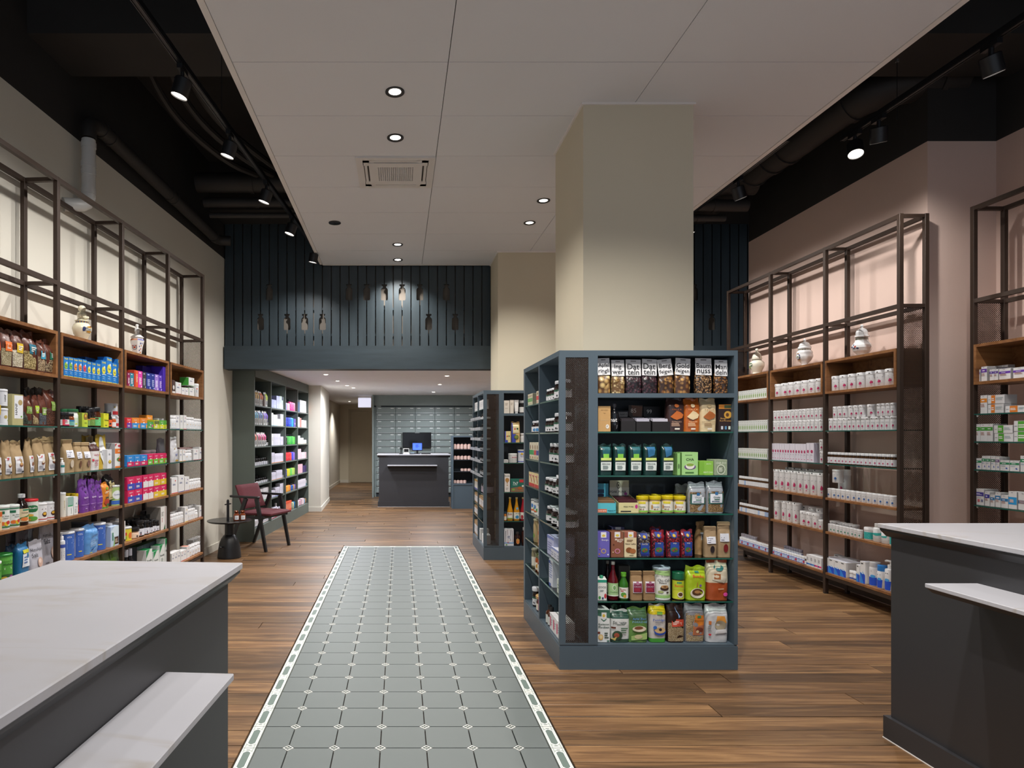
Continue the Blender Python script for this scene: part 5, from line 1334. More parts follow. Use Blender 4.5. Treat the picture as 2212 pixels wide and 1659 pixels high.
def tea(lab, k): return dict(c='#0e3531', style='seam', mat='foil', shoulder=.86, topw=.96, crumple=.003, pr=[('p', [(.2, .96), (.85, .96), (.75, .68), (.3, .60)], '#1d5f66' if k < 3 else '#2c6a94')] + ([('r', .3, .58, .72, .72, '#86cc4a')] if k < 3 else []) + [('r', .12, .16, .90, .58, '#dfe8e4'), ('r', .12, .50, .90, .585, '#cfe07a'), ('r', .12, .455, .90, .50, '#1c2a2c'), ('t', lab, .5, .38, .07, '#4a5a5a', True, False, .6), ('l', .25, .2, .8, .33, 3, '#8a9a98')])  # tapered top panel draws the foil's sheen as print colour
row(I1F, .03, 1.124, 'third shelf, front island', [
 ('bag', 1294, 1324, 963, 'dark green foil tea bag first beside the perforated panel', tea('SENCHA', 0)), ('bag', 1326, 1355, 963, 'dark green foil tea bag second from the perforated panel', tea('HOJICHA', 1)), ('bag', 1360, 1389, 963, 'dark green foil tea bag third from the perforated panel', tea('KUKICHA', 2)),
 ('bag', 1391, 1422, 963, 'green foil tea bag with a painted blue sheen, no green sticker', tea('TENCHA', 3)), ('bag', 1430, 1457.5, 963, 'dark green foil tea bag standing next to the green cartons', tea('GENMAI', 4)),
 ('box', 1472, 1509, 977, 'light green tea carton with a cup picture', dict(c='#a5d68a', side='#7cab62', pr=[('l', .2, .84, .8, .9, 1, '#6a8a58'), ('t', 'CHA', .5, .68, .12, '#2a3a28', True), ('o', .5, .36, .36, .12, '#6b4a8a'), ('o', .5, .40, .28, .14, '#e8e8dc'), ('o', .5, .45, .24, .07, '#8aab4a'), ('l', .2, .06, .8, .16, 1, '#4a7a3c')], dp=.10)),
 ('box', 1464.5, 1471, 979, 'narrow green tea carton seen edge on', dict(c='#93c877', pr=[('o', .5, .4, .3, .12, '#5a7a4a')], dp=.10)),
 ('box', 1510, 1541.5, 996.5, 'small bright green matcha carton', dict(c='#7fb83f', top='#9ccf5c', pr=[('r', .35, .0, 1, 1, '#8cc44c'), ('t', 'IMOTO', .68, .8, .08, '#e6f0d8'), ('t', 'MATCHA', .64, .2, .12, '#dff0c4', True)], dp=.10)),
 ('box', 1543, 1572, 993, 'grey green patterned carton with a round seal', dict(c='#a9b59a', pr=[('r', .05, .05, .95, .95, '#93a386'), ('t', 'CHA DO', .5, .78, .13, '#dfe6d4', True), ('o', .5, .36, .34, .33, '#dfe6d4'), ('o', .5, .36, .29, .28, '#7d8a72'), ('l', .32, .22, .68, .5, 4, '#dfe6d4')], dp=.09)),
])
def nutjar(t, c): return dict(c='#d9c08a', lc='#d8c21e', label='#e9e6da', capf=.2, lab=(.06, .84), neck=.92, mat='p', pr=[('r', .1, 0, .9, .16, '#8abf4a'), ('r', .3, .8, .7, 1, '#e0d23c'), ('t', t, .5, .5, .24, c, True, False, .36), ('t', 'MUS', .5, .28, .16, '#8a6a4a', True), ('o', .3, .5, .05, .22, '#b98a50')])
def gran(s): return dict(c='#9aa0a8', style='seam', mat='foil', shoulder=.74, crumple=.006, win=(.04, .03, .96, .72, '#9a7a50', '#c9ab78', '#6a5034', 230), pr=[('r', .05, .30, .92, .66, '#2c5a52'), ('r', .14, .34, .84, .64, '#dfe3ea'), ('r', .40, .60, .58, .70, '#3a78b0'), ('t', 'Crusty', .5, .52, .08, '#2c5a52', True), ('r', .35, .44, .68, .47, '#4a7a6a'), ('l', .2, .36, .75, .42, 1, '#6a7a8a')])
row(I1F, .03, .9025, 'fourth shelf, front island', [
 ('display', 1291.8, 1333, 1049, 'pale blue open display of peanut bars', dict(c='#58bccb', back='#4fa8c4', bar='#7a5a3a', hf=.45, prb=[('r', .3, .35, .75, .6, '#2a4a6a'), ('o', .55, .2, .2, .12, '#2a3a5a'), ('l', .1, .75, .5, .95, 2, '#2a3a5a')], pr=[('r', .0, .05, .5, .4, '#d8704a'), ('t', 'RAW BITE', .25, .22, .22, '#f0e8e0', True, False, .42), ('t', 'PEANUT', .76, .22, .24, '#1c4a5a', True, False, .42)], dp=.15)),
 ('display', 1335, 1381, 1042, 'cream open display of dark bars with a Peak Punk card', dict(c='#d8cf9a', back='#b9b4a0', bar='#4a1c24', hf=.42, prb=[('r', 0, 0, 1, .12, '#1c1c1c'), ('r', .0, .12, 1, .6, '#c9c6bc'), ('t', 'PEAK PUNK', .45, .34, .16, '#222', True), ('o', .45, .72, .09, .2, '#222'), ('o', .45, .72, .07, .155, '#b9b4a0'), ('p', [(.42, .62), (.42, .82), (.50, .72)], '#222'), ('o', .82, .22, .08, .09, '#a03a8a')], pr=[('t', 'PEAK PUNK', .5, .6, .26, '#222', True, False, .5), ('o', .88, .62, .07, .2, '#c03a8a'), ('l', .1, .06, .9, .26, 1, '#2a2a2a')], dp=.15)),
 ('jar', 1379.5, 1406, 1073, 'yellow lidded nut butter jar marked Tahin', nutjar('TAHIN', '#5a6a3a')), ('jar', 1406.5, 1433.5, 1073, 'yellow lidded nut butter jar with a pale blue label', nutjar('CASHEW', '#5a8ab0')),
 ('jar', 1434, 1460, 1072, 'yellow lidded nut butter jar marked Mandel', nutjar('MANDEL', '#6a2c4a')), ('jar', 1460.5, 1487.6, 1073, 'yellow lidded nut butter jar marked Erdnuss, last in its line', nutjar('ERDNUSS', '#c0622c')),
 ('jar', 1384, 1484, 1069, 'yellow lidded jar in the second line behind the nut butters', dict(nutjar('MUS', '#5a6a3a'), n=4, dd=.09, lab=(.06, .84))),
 ('bag', 1490, 1528, 1046, 'clear granola bag with green label, first of two', gran(2)), ('bag', 1529, 1566.6, 1043.5, 'clear granola bag with green label, next to the side panel', gran(5)),
 ('bag', 1462, 1490, 1050, 'spare granola bag standing back behind the jars', dict(gran(4), dd=.13)),
])
def goji(s, red): return dict(c=red, style='seam', mat='foil', shoulder=.8, crumple=.004, win=(.02, .02, .98, .95, red, '#c04050' if red != '#4a4a52' else '#a8a29a', '#2a1018', 90), pr=[('p', [(.2, 1), (.8, 1), (.72, .80), (.5, .74), (.28, .80)], '#2c3f8c'), ('o', .5, .86, .12, .06, '#c9a83c'), ('r', .2, .14, .86, .60, '#2a4aa0'), ('t', 'GOJI' if red != '#4a4a52' else 'DATES', .52, .55, .06, '#e0d8c0', True), ('o', .5, .30, .26, .10, '#4a7a3c'), ('o', .42, .27, .06, .04, '#b03040'), ('o', .6, .32, .06, .04, '#b03040'), ('r', .2, .06, .86, .14, '#26307a')])
def krf(win_c, lab2='#dfe1ea', **q): return dict(dict(c='#a08767', style='fold', shoulder=.45, crumple=.006, pr=[('r', .12, .45, .82, .68, lab2), ('l', .18, .54, .62, .64, 2, '#8a8a98'), ('l', .18, .48, .5, .52, 1, '#8a8a98')] + ([('o', .55, .26, .18, .12, win_c), ('o', .55, .26, .12, .08, win_c)] if win_c else [])), **q)
row(I1F, .03, .645, 'fifth shelf, front island', [
 ('box', 1291, 1318.5, 1150, 'purple energy ball carton', dict(c='#6a62b8', side='#4a4490', pr=[('r', .28, .78, .72, 1, '#e8e8ea'), ('o', .5, .86, .14, .05, '#e0c84a'), ('t', 'Energie', .62, .68, .085, '#e8e4f0', True), ('o', .5, .24, .2, .095, '#d8b84a'), ('o', .5, .24, .15, .07, '#6a62b8'), ('o', .15, .12, .06, .03, '#c88a4a'), ('o', .85, .1, .06, .03, '#e8e8ea'), ('o', .2, .34, .05, .025, '#c88a4a')], dp=.09)),
 ('box', 1319.5, 1348, 1149.5, 'brown carton marked Mandel Magic with a pink seal', dict(c='#8a5640', side='#6a4030', pr=[('r', .28, .78, .72, 1, '#e8e8ea'), ('o', .5, .86, .14, .05, '#e0c84a'), ('t', 'Mandel', .64, .70, .085, '#f0e0d0', True), ('t', 'Magic', .68, .62, .085, '#f0e0d0', True), ('o', .5, .24, .22, .1, '#d88ab0'), ('o', .5, .24, .16, .072, '#8a5640'), ('o', .2, .5, .06, .03, '#5a3422'), ('o', .15, .2, .05, .025, '#e0c8a0')], dp=.09)),
 ('box', 1349, 1376.5, 1149.5, 'cream carton marked Natur Laible with brown rolls', dict(c='#e0cfa8', top='#a86a5a', pr=[('r', 0, .78, 1, 1, '#a05a4a'), ('r', .3, .78, .74, 1, '#e8e8ea'), ('o', .5, .86, .14, .05, '#e0c84a'), ('l', .2, .6, .8, .7, 2, '#8a6a4a'), ('t', 'Natur Laible', .5, .53, .075, '#4a3020', True), ('o', .38, .28, .26, .11, '#8a5228'), ('o', .68, .24, .26, .10, '#a8683a'), ('l', .4, .05, .8, .1, 1, '#8a7a5a')], dp=.09)),
 ('bag', 1378.5, 1407, 1153, 'clear bag of dark dried dates with blue label', goji(1, '#4a4a52')),
 ('bag', 1409, 1438, 1150, 'red berry bag with blue label, first of three', goji(2, '#8a1c2c')), ('bag', 1442, 1472, 1150, 'red berry bag with blue label, middle of three', goji(4, '#8a1c2c')), ('bag', 1473, 1499, 1149, 'red berry bag with blue label, beside the kraft bags', goji(6, '#8a1c2c')),
 ('bag', 1524, 1552, 1139, 'kraft bag with a dark window and white label', krf('#2a2024')), ('bag', 1553, 1581.5, 1129, 'tall kraft bag with a red berry window and white label', krf('#7a1c20')),
 ('bag', 1503, 1530, 1128, 'kraft bag turned sideways behind the dark window one', krf(None, dd=.08, c='#a88358', yaw=.6)),
 ('box', 1322, 1350, 1139, 'second dark carton standing back behind the brown one', dict(c='#4a4a70', pr=[('r', .28, .78, .72, 1, '#c8c8d0')], dd=.10, dp=.08)),
 ('bag', 1405, 1432, 1143, 'spare berry bag in shade behind the front three', dict(goji(3, '#7a1c2c'), dd=.11)),  # deeper red carries the shade in the bag's colour
])
row(I1F, .03, .394, 'sixth shelf, front island', [
 ('drink', 1291.8, 1311.5, 1245, 'white coco drink carton with green cap', dict(c='#e6e8e4', lc='#3aa07a', pr=[('p', [(0, .85), (1, .85), (1, .98), (0, .98)], '#2a9a80'), ('t', 'COCO', .5, .62, .14, '#2a5a5a', True), ('l', .25, .4, .75, .5, 2, '#8a9a98'), ('o', .85, .2, .14, .12, '#c8404a'), ('o', .2, .12, .14, .08, '#4a9a4a'), ('r', .45, .04, .65, .14, '#2a3a6a')])),
 ('bottle', 1316.5, 1340, 1215, 'tall red juice bottle with green label', dict(c='#5a0c18', lc='#a8a4a0', label='#a9cf94', lab=(.10, .44), body=.48, neck=.32, cap=.07, pr=[('o', .5, .66, .12, .22, '#e6efdc'), ('o', .5, .66, .09, .17, '#7aa86a'), ('t', 'Cranberry', .5, .3, .16, '#5a7a4a', True, False, .5), ('r', 0, 0, 1, .08, '#e6e8dc')])),
 ('bottle', 1307, 1324, 1213, 'dark bottle standing back behind the red juice', dict(c='#2a080e', lc='#a8a4a0', label='#dde0d4', lab=(.10, .34), body=.48, neck=.32, cap=.07, dd=.10)),
 ('bottle', 1340.5, 1361.5, 1239, 'green juice bottle with a bright green cap', dict(c='#2f6a1e', lc='#6ab83a', label='#e9e9e2', lab=(.06, .46), body=.56, neck=.5, cap=.12, mat='p', pr=[('t', 'Biotta', .45, .82, .16, '#b03a3a', True, False, .45), ('r', .3, .62, .5, .7, '#c04a4a'), ('o', .5, .34, .18, .22, '#5a9a3c'), ('o', .58, .2, .1, .14, '#d8a03c')])),
 ('bag', 1363.5, 1390.5, 1236, 'kraft tea bag with a dark red label, first of two', krf(None, c='#9c7d58', pr=[('r', .14, .26, .90, .66, '#dfd8e0'), ('r', .18, .28, .86, .60, '#7a1c44'), ('r', .42, .57, .62, .66, '#a86a88'), ('t', 'CACAO', .5, .48, .05, '#e0b8c8', True), ('l', .24, .31, .8, .43, 4, '#c03a4a')])), ('bag', 1391, 1418.5, 1236, 'kraft tea bag with a dark red label, beside the white can', krf(None, c='#9c7d58', pr=[('r', .14, .26, .90, .66, '#dfd8e0'), ('r', .18, .28, .86, .60, '#7a1c44'), ('r', .42, .57, .62, .66, '#a86a88'), ('t', 'CACAO', .5, .48, .05, '#e0b8c8', True), ('l', .24, .31, .8, .43, 4, '#c03a4a')])),
 ('can', 1417, 1456.5, 1228, 'large white coffee can with a cup picture and Chi-Cafe', dict(c='#dfe3e0', lc='#cfe0f0', label='#e6e8e2', pr=[('r', 0, 0, 1, .10, '#9cc878'), ('p', [(0, .88), (1, .78), (1, 1), (0, 1)], '#a8cf88'), ('r', .0, .10, 1, .14, '#c8dcb4'), ('t', 'BIO ORGANIC', .5, .80, .05, '#6a7a5a'), ('t', 'Chi-Cafe', .55, .65, .14, '#1c1c1c', False, False, .5), ('t', 'Balance', .5, .56, .06, '#1c1c1c', True), ('o', .56, .36, .16, .08, '#3a2418'), ('o', .56, .42, .14, .06, '#b89060'), ('o', .56, .42, .06, .025, '#6a4428'), ('o', .42, .23, .10, .045, '#a8b478'), ('o', .66, .21, .05, .03, '#3a2a20')])),
 ('jar', 1458, 1484, 1238, 'instant drink jar with a dark green lid', dict(c='#6a4a28', lc='#1d6a4a', label='#cfd23c', capf=.26, lab=(.04, .95), neck=.95, mat='p', pr=[('r', .1, .5, .9, 1, '#b8c832'), ('t', 'Bambu', .5, .72, .13, '#d8582c', True, False, .5), ('r', .38, .84, .62, .94, '#2c8a6a'), ('o', .56, .24, .16, .16, '#e8e0d0'), ('o', .56, .26, .12, .10, '#5a3a20')])),
 ('bag', 1485, 1529, 1228, 'lime green soft bag with a coffee cup picture and Bambu', dict(c='#a9c428', style='seam', mat='foil', shoulder=.72, crumple=.008, pr=[('r', .42, .84, .62, .90, '#2c8a6a'), ('t', 'Bambu', .55, .75, .09, '#d8582c', True), ('o', .5, .22, .36, .16, '#e8e0cc'), ('o', .5, .25, .28, .11, '#5a3a20'), ('o', .5, .26, .16, .05, '#b08050'), ('p', [(.45, .42), (.5, .56), (.53, .56), (.49, .42)], '#a86a30'), ('o', .64, .46, .06, .04, '#7a5a9a')])),
 ('bag', 1530, 1577, 1213, 'tall brown and cream cereal coffee bag', dict(c='#a9502a', style='seam', mat='foil', shoulder=.74, crumple=.009, split=(.46, '#d8cdb4'), pr=[('o', .52, .83, .24, .075, '#2c7a78'), ('t', 'nat', .52, .84, .05, '#e0efe8', True), ('p', [(.2, .52), (.75, .44), (.86, .60), (.5, .66), (.2, .64)], '#e4dcc8'), ('r', .28, .54, .56, .68, '#a9683c'), ('o', .40, .61, .10, .035, '#e0d0b4'), ('l', .45, .26, .85, .32, 1, '#d8a888'), ('o', .82, .15, .11, .05, '#d84a9a')])),
 ('box', 1337, 1362, 1223, 'grey shaded carton standing back behind the green juice', dict(c='#55504c', dd=.14, dp=.05, pr=[('l', .2, .3, .8, .8, 4, '#77726c')])),  # the grey tone is shade painted into the carton
])
oats = ('#b8a27c', '#dccdab', '#8a7656', 260)
row(I1F, .03, .147, 'bottom shelf, front island', [
 ('box', 1291.8, 1319, 1318, 'white carton marked Kastanien Flocken with a green top', dict(c='#dfe3e2', pr=[('p', [(0, .82), (1, .74), (1, 1), (0, 1)], '#3f6f5c'), ('r', .32, .74, .72, .92, '#e8e8e4'), ('o', .5, .82, .12, .05, '#d8b84a'), ('p', [(.25, .74), (.5, .68), (.75, .74), (.7, .7), (.5, .64), (.3, .7)], '#3f6f5c'), ('t', 'Kastanien', .5, .56, .08, '#2a4a3c', True), ('t', 'Flocken', .5, .47, .08, '#2a4a3c', True), ('r', 0, .27, .2, .33, '#7a3a2a'), ('o', .25, .16, .2, .09, '#d8a85a'), ('o', .25, .17, .14, .06, '#e8d4a0'), ('l', .55, .12, .9, .32, 3, '#4a5a50'), ('r', .75, .03, .95, .07, '#3f6f5c')], dp=.10)),
 ('bag', 1320, 1363, 1323, 'white bag marked Schnetzel with a bowl picture', dict(c='#d9dcda', style='seam', mat='foil', shoulder=.8, crumple=.007, base=(.10, '#33503e'), split=(.8, '#35564a'), pr=[('t', 'Schnetzel', .5, .66, .10, '#2a3a34', True), ('l', .3, .57, .8, .61, 1, '#6a7a70'), ('o', .32, .24, .26, .15, '#2f4a34'), ('o', .28, .24, .14, .08, '#a0503a'), ('p', [(.0, .1), (.3, .2), (.2, .06)], '#d8c070'), ('r', .02, .46, .24, .52, '#6a3a2a'), ('l', .5, .3, .9, .5, 3, '#4a6a50')])),
 ('bag', 1357, 1402, 1318, 'green porridge bag with a brown bowl picture', dict(c='#5f8a45', style='seam', mat='foil', shoulder=.82, crumple=.007, split=(.64, '#4a6a48'), pr=[('t', 'Apfel Zimt', .55, .72, .09, '#6aa0d8', True), ('t', 'PORRIDGE', .58, .63, .07, '#8ac0e0', True), ('p', [(.15, .2), (.95, .3), (.95, .1), (.15, .06)], '#a8c878'), ('o', .55, .42, .34, .09, '#e0d4bc'), ('o', .52, .45, .22, .05, '#7a4a30'), ('o', .5, .18, .2, .07, '#d8cfa0')])),
 ('bag', 1404, 1441.5, 1311, 'grey white porridge bag with yellow top and blue bowl', dict(c='#c9c4c0', style='seam', mat='foil', shoulder=.82, crumple=.007, split=(.76, '#d8c41e'), base=(.09, '#4aa03a'), pr=[('r', .4, .78, .72, .86, '#6aa03a'), ('t', 'Porridge', .52, .62, .09, '#4a6ab8', True), ('l', .3, .54, .75, .57, 1, '#8a8a98'), ('o', .58, .30, .36, .10, '#2c4aa0'), ('o', .58, .34, .32, .08, '#c8a878'), ('o', .6, .36, .09, .04, '#2a2430'), ('o', .28, .42, .11, .05, '#3a70c0')])),
 ('bag', 1443, 1480.5, 1310, 'dark topped oat bag with a red label', dict(c='#2c1a16', style='seam', mat='foil', shoulder=.74, crumple=.006, win=(.03, .03, .97, .54) + oats, pr=[('r', .22, .44, .92, .64, '#c84a34'), ('l', .28, .48, .8, .60, 3, '#f0d8cc'), ('p', [(.45, .98), (.55, .85), (.7, .72), (.62, .66), (.68, .72), (.5, .85)], '#8ab0e0')])),
 ('bag', 1482, 1524, 1310, 'clear oat bag with an orange muesli label', dict(c='#8a8a90', style='seam', mat='foil', shoulder=.78, crumple=.008, win=(.03, .03, .97, .80) + oats, pr=[('p', [(.35, .2), (.98, .2), (.98, .74), (.5, .76), (.4, .5)], '#d8802c'), ('p', [(.38, .2), (.98, .2), (.98, .5), (.4, .42)], '#b06a4a'), ('o', .7, .34, .2, .08, '#7a3a28'), ('o', .6, .3, .08, .04, '#e0c8a0'), ('r', .58, .68, .78, .74, '#2c8a5a'), ('t', 'Knuspermuesli', .70, .60, .05, '#4a2a18', True, False, .5)])),
 ('bag', 1527, 1577, 1311, 'crumpled white oat bag with an orange corner label', dict(c='#c8cacd', style='seam', mat='foil', shoulder=.74, crumple=.011, pr=[('p', [(.4, .55), (.86, .55), (.78, .74), (.46, .74)], '#d8933c'), ('o', .6, .48, .24, .14, '#a59a82'), ('r', .36, .86, .48, .94, '#c8343c'), ('p', [(.36, .24), (.9, .28), (.84, .38), (.4, .36)], '#e4e4e6'), ('r', .1, .5, .2, .6, '#d0783c'), ('l', .08, .3, .24, .46, 4, '#8a8a8a'), ('o', .14, .22, .06, .03, '#c8343c')])),
 ('bag', 1402, 1424, 1309, 'yellow bag half hidden behind the porridge', dict(c='#cdb81e', style='seam', mat='foil', shoulder=.8, crumple=.006, dd=.12)),
 ('bag', 1318, 1346, 1312, 'dark green spare bag standing back behind the white bag', dict(c='#34503f', style='seam', mat='foil', shoulder=.8, dd=.13)),
])
# ---------------------------------------------------------------- front island, side face
pj = dict(c='#1e1210', lc='#dfe3ea', label='#dfe1e6', capf=.17, neck=.78, pr=[('r', .05, .80, .95, 1, '#2a5a46'), ('o', .45, .3, .05, .12, '#3a3f44'), ('o', .55, .26, .04, .10, '#3a3f44'), ('l', .3, .55, .7, .66, 1, '#8a8f98')])
SW = 'front island side'
def tea2(c): return dict(c='#d9d2bc', side='#8f8b78', dp=.09, pr=[('r', 0, .3, 1, .62, c), ('o', .5, .8, .28, .1, '#8a7a58'), ('l', .2, .08, .8, .2, 1, c)])
row(I1S, .014, 1.572, 'top cell, ' + SW, [('box', 1139, 1149, 851, 'cream carton with a green band', dict(tea2('#6fa066'), n=4)), ('box', 1157.5, 1167.5, 844, 'cream carton with a red band', dict(tea2('#c94a48'), n=2)),
 ('jar', 1176, 1191.4, 840, 'low brown pill jar with white cap', dict(pj, n=3)), ('jar', 1191.8, 1207.5, 822, 'tall brown pill jar with white cap', dict(pj, n=2))], 'far')
row(I1S, .014, 1.374, 'second cell, ' + SW, [('jar', 1143, 1167.5, 909, 'brown jar with a fruit picture label', dict(pj, n=3, pr=[('o', .4, .4, .12, .3, '#4a8ac0'), ('o', .62, .3, .1, .2, '#d07a3a')])), ('jar', 1174, 1190.5, 904, 'low brown pill jar with white cap', dict(pj, n=3)), ('jar', 1191, 1207.5, 892, 'tall brown pill jar with white cap', dict(pj, n=2))], 'far')
row(I1S, .014, 1.186, 'third cell, ' + SW, [('box', 1142.7, 1167.5, 956, 'cream tea carton with a coloured block', dict(tea2('#3f9a5c'), n=5, cols=dict(pr=[[('r', 0, .28, 1, .55, c), ('o', .5, .72, .2, .14, '#8a6a4a'), ('o', .5, .12, .2, .07, '#b08a50')] for c in ('#3a9a58', '#3a9a58', '#c94a48', '#4a4a98', '#4a4a98')]))), ('jar', 1180.6, 1207.5, 958, 'brown pill jar with white cap and long label', dict(pj, n=3))], 'far')
row(I1S, .014, .995, 'fourth cell, ' + SW, [('box', 1141.5, 1167.5, 1022, 'cream and red soup carton', dict(c='#e0cf9a', n=4, dp=.08, top='#55585a', pr=[('r', 0, 0, 1, .22, '#c83a3a'), ('p', [(0, .8), (.5, .7), (.9, .3), (1, .3), (1, .4), (.55, .8)], '#a83244'), ('o', .4, .4, .2, .14, '#e8dcc0'), ('o', .8, .8, .1, .08, '#d86a9a')])), ('jar', 1172, 1195.5, 1033, 'low brown pill jar with white cap', dict(pj, n=3)), ('jar', 1196.2, 1207.6, 1027, 'tall brown pill jar with white cap', dict(pj, n=2))], 'far')
row(I1S, .014, .803, 'fifth cell, ' + SW, [('can', 1143, 1155.6, 1079, 'short can with fruit pictures', dict(c='#dfe0dc', lc='#9aa0a4', n=2, pr=[('o', .35, .6, .1, .2, '#4a80c0'), ('o', .6, .3, .15, .2, '#4a9a4a'), ('r', .2, .1, .5, .25, '#d86a3a')])), ('can', 1157, 1167.4, 1089, 'small white can', dict(c='#dfe0dc', lc='#b0b4b8', n=2, pr=[('o', .5, .3, .1, .15, '#7aa84a')])), ('jar', 1173, 1207.5, 1098, 'brown pill jar with white cap', dict(pj, n=3))], 'far')
row(I1S, .014, .607, 'sixth cell, ' + SW, [('jar', 1143, 1159.5, 1121, 'clear jar of oats with a pale lid', dict(c='#bfa97c', lc='#c9bfa0', label=None, mat='p', neck=.9, capf=.08, pr=[('o', .3, .4, .14, .2, '#7aa04a')])), ('box', 1160.5, 1167.4, 1133, 'orange patterned carton', dict(c='#d8b078', n=2, dp=.08, pr=[('r', 0, .5, 1, .65, '#c87038'), ('r', .1, .1, .9, .3, '#b86a3a')])),
 ('box', 1181, 1194, 1158, 'pale blue folded carton, lower of two', dict(c='#b9bedf', dp=.13, pr=[('r', 0, .85, 1, 1, '#7a8ac8'), ('l', .1, .2, .9, .7, 4, '#8a8fc0')])), ('box', 1189, 1207.5, 1186, 'small white carton with blue print', dict(c='#d8dae6', n=3, dp=.06, dd=-.004, pr=[('r', 0, .8, 1, 1, '#8a98d0'), ('l', .1, .2, .8, .6, 2, '#9aa0b8')])), ('box', 1194.5, 1207.5, 1158, 'pale blue carton beside the small white ones', dict(c='#b9bedf', dd=.066, dp=.12, pr=[('l', .1, .2, .9, .8, 6, '#8a8fc0')]))], 'far')
row(I1S, .014, .417, 'seventh cell, ' + SW, [('jar', 1142, 1152, 1184, 'tall jar with a pale label', dict(c='#8a8468', lc='#b9b4a0', label='#dcd9cc', mat='p', neck=.9, capf=.1)), ('jar', 1152.5, 1167, 1200, 'honey coloured jar with a green lid', dict(c='#9a4a1c', lc='#6a7048', label='#dfd8c4', n=3, neck=.85, pr=[('o', .5, .5, .15, .3, '#c8902c')])), ('box', 1184.6, 1192, 1209, 'tall white and blue carton', dict(c='#d4d8e4', dp=.10, pr=[('r', 0, 0, .5, .1, '#3a5ab0'), ('l', .1, .3, .9, .9, 7, '#8a98c0'), ('r', 0, .85, .4, .95, '#3a5ab0')])), ('box', 1201.6, 1207.5, 1252, 'small pale green carton', dict(c='#cfd8cc', dp=.06, pr=[('l', .2, .3, .8, .7, 2, '#8a9a88')]))], 'far')
row(I1S, .014, .147, 'bottom cell, ' + SW, [('jar', 1142, 1156, 1268, 'brown jar with a wide white cap', dict(pj, capf=.2, neck=.95)), ('jar', 1153, 1161, 1286, 'small jar with a wooden lid', dict(c='#4a2a1c', lc='#c8a05c', label='#e0d8c8', neck=.95, dd=.0)), ('bottle', 1159.5, 1167.5, 1262, 'slim bottle with a pink label', dict(c='#7a8a78', lc='#9a9070', label='#b83a78', body=.62, n=2, lab=(.1, .55))),
 ('bottle', 1175.5, 1184, 1309, 'small amber dropper bottle', dict(c='#4a2410', lc='#1c1a1a', label='#cfd4d0', n=2, body=.6, neck=.4, cap=.2)), ('box', 1186, 1207.5, 1334, 'white carton with a pink stripe', dict(c='#e2e2e4', n=3, dp=.09, pr=[('r', .1, .2, .4, .8, '#c84a70'), ('l', .5, .3, .9, .7, 3, '#a0a0a8')])), ('bottle', 1187, 1196, 1312, 'amber bottle behind the white cartons', dict(c='#4a2410', lc='#1c1a1a', label=None, body=.6, neck=.4, cap=.2, n=2, dd=.10))], 'far')
# ---------------------------------------------------------------- rear island
R2 = 'rear island'
row(I2F, .03, 1.597, 'top shelf, ' + R2, [('box', 1088.5, 1101, 865, 'wide cream carton', dict(c='#d8cfc2', dp=.06, pr=[('l', .2, .6, .8, .8, 2, '#a89c8c'), ('l', .2, .36, .8, .42, 1, '#a89c8c')])), ('box', 1101.5, 1110, 864, 'narrow cream carton', dict(c='#d8cfc2', dp=.05, pr=[('l', .2, .6, .8, .8, 2, '#a89c8c')])), ('tube', 1110.8, 1121.5, 864, 'white standing squeeze tube', dict(c='#e2e0de', pr=[('l', .3, .5, .7, .7, 2, '#b0aca8')])), ('jar', 1122.5, 1138, 865, 'black jar with a silver cap', dict(c='#1a1818', lc='#b0b2b4', label='#d8d6d2', neck=.9))])
row(I2F, .03, 1.28, 'second shelf, ' + R2, [('box', 1090.5, 1103.6, 931.5, 'small yellow and blue tea carton', dict(c='#e0cf94', dp=.05, pr=[('r', 0, 0, .16, 1, '#3a4ab0'), ('r', 0, 0, .5, .22, '#3a4ab0'), ('o', .4, .55, .1, .07, '#c03a3a'), ('o', .7, .56, .1, .07, '#3a6a3a')])), ('bag', 1104.5, 1124, 913, 'tall yellow and blue tea bag with a round window', dict(c='#d8b878', style='seam', mat='foil', shoulder=.8, crumple=.004, pr=[('r', .02, 0, .16, 1, '#3a4ab0'), ('r', .02, 0, .5, .42, '#3a4ab0'), ('r', .16, .48, .85, .9, '#e6dcae'), ('o', .4, .68, .1, .05, '#c03a3a'), ('o', .68, .69, .1, .05, '#2f5a34'), ('o', .55, .27, .26, .11, '#4a5a2c'), ('o', .55, .27, .2, .085, '#7a8a3c')])), ('jar', 1125, 1139, 936, 'white jar beside the tea bag', dict(c='#e0e0e0', mat='p', label='#dcdcdc', neck=.9))])
row(I2F, .03, 1.058, 'third shelf, ' + R2, [('box', 1088, 1098, 993, 'flat white packet', dict(c='#dcdcdc', dp=.08, pr=[('l', .1, .2, .9, .8, 2, '#a8a8a8')])), ('tub', 1099, 1119.5, 979.5, 'white tub with red lettering', dict(c='#dfe0e0', pr=[('t', 'KYTTA', .58, .68, .2, '#c0344a', True, False, .4), ('l', .4, .3, .75, .45, 2, '#a0a0a0')])), ('can', 1119.8, 1138, 971.5, 'white and blue can with a sun', dict(c='#dfe2ea', lc='#e8e8e8', pr=[('r', 0, .88, 1, 1, '#3a5ac0'), ('o', .45, .74, .1, .1, '#e0b83c'), ('r', .3, .62, .6, .66, '#3a6ab0'), ('t', 'Basica', .5, .5, .1, '#3a4a8a', True, False, .4), ('r', 0, 0, 1, .06, '#3a5ac0')]))])
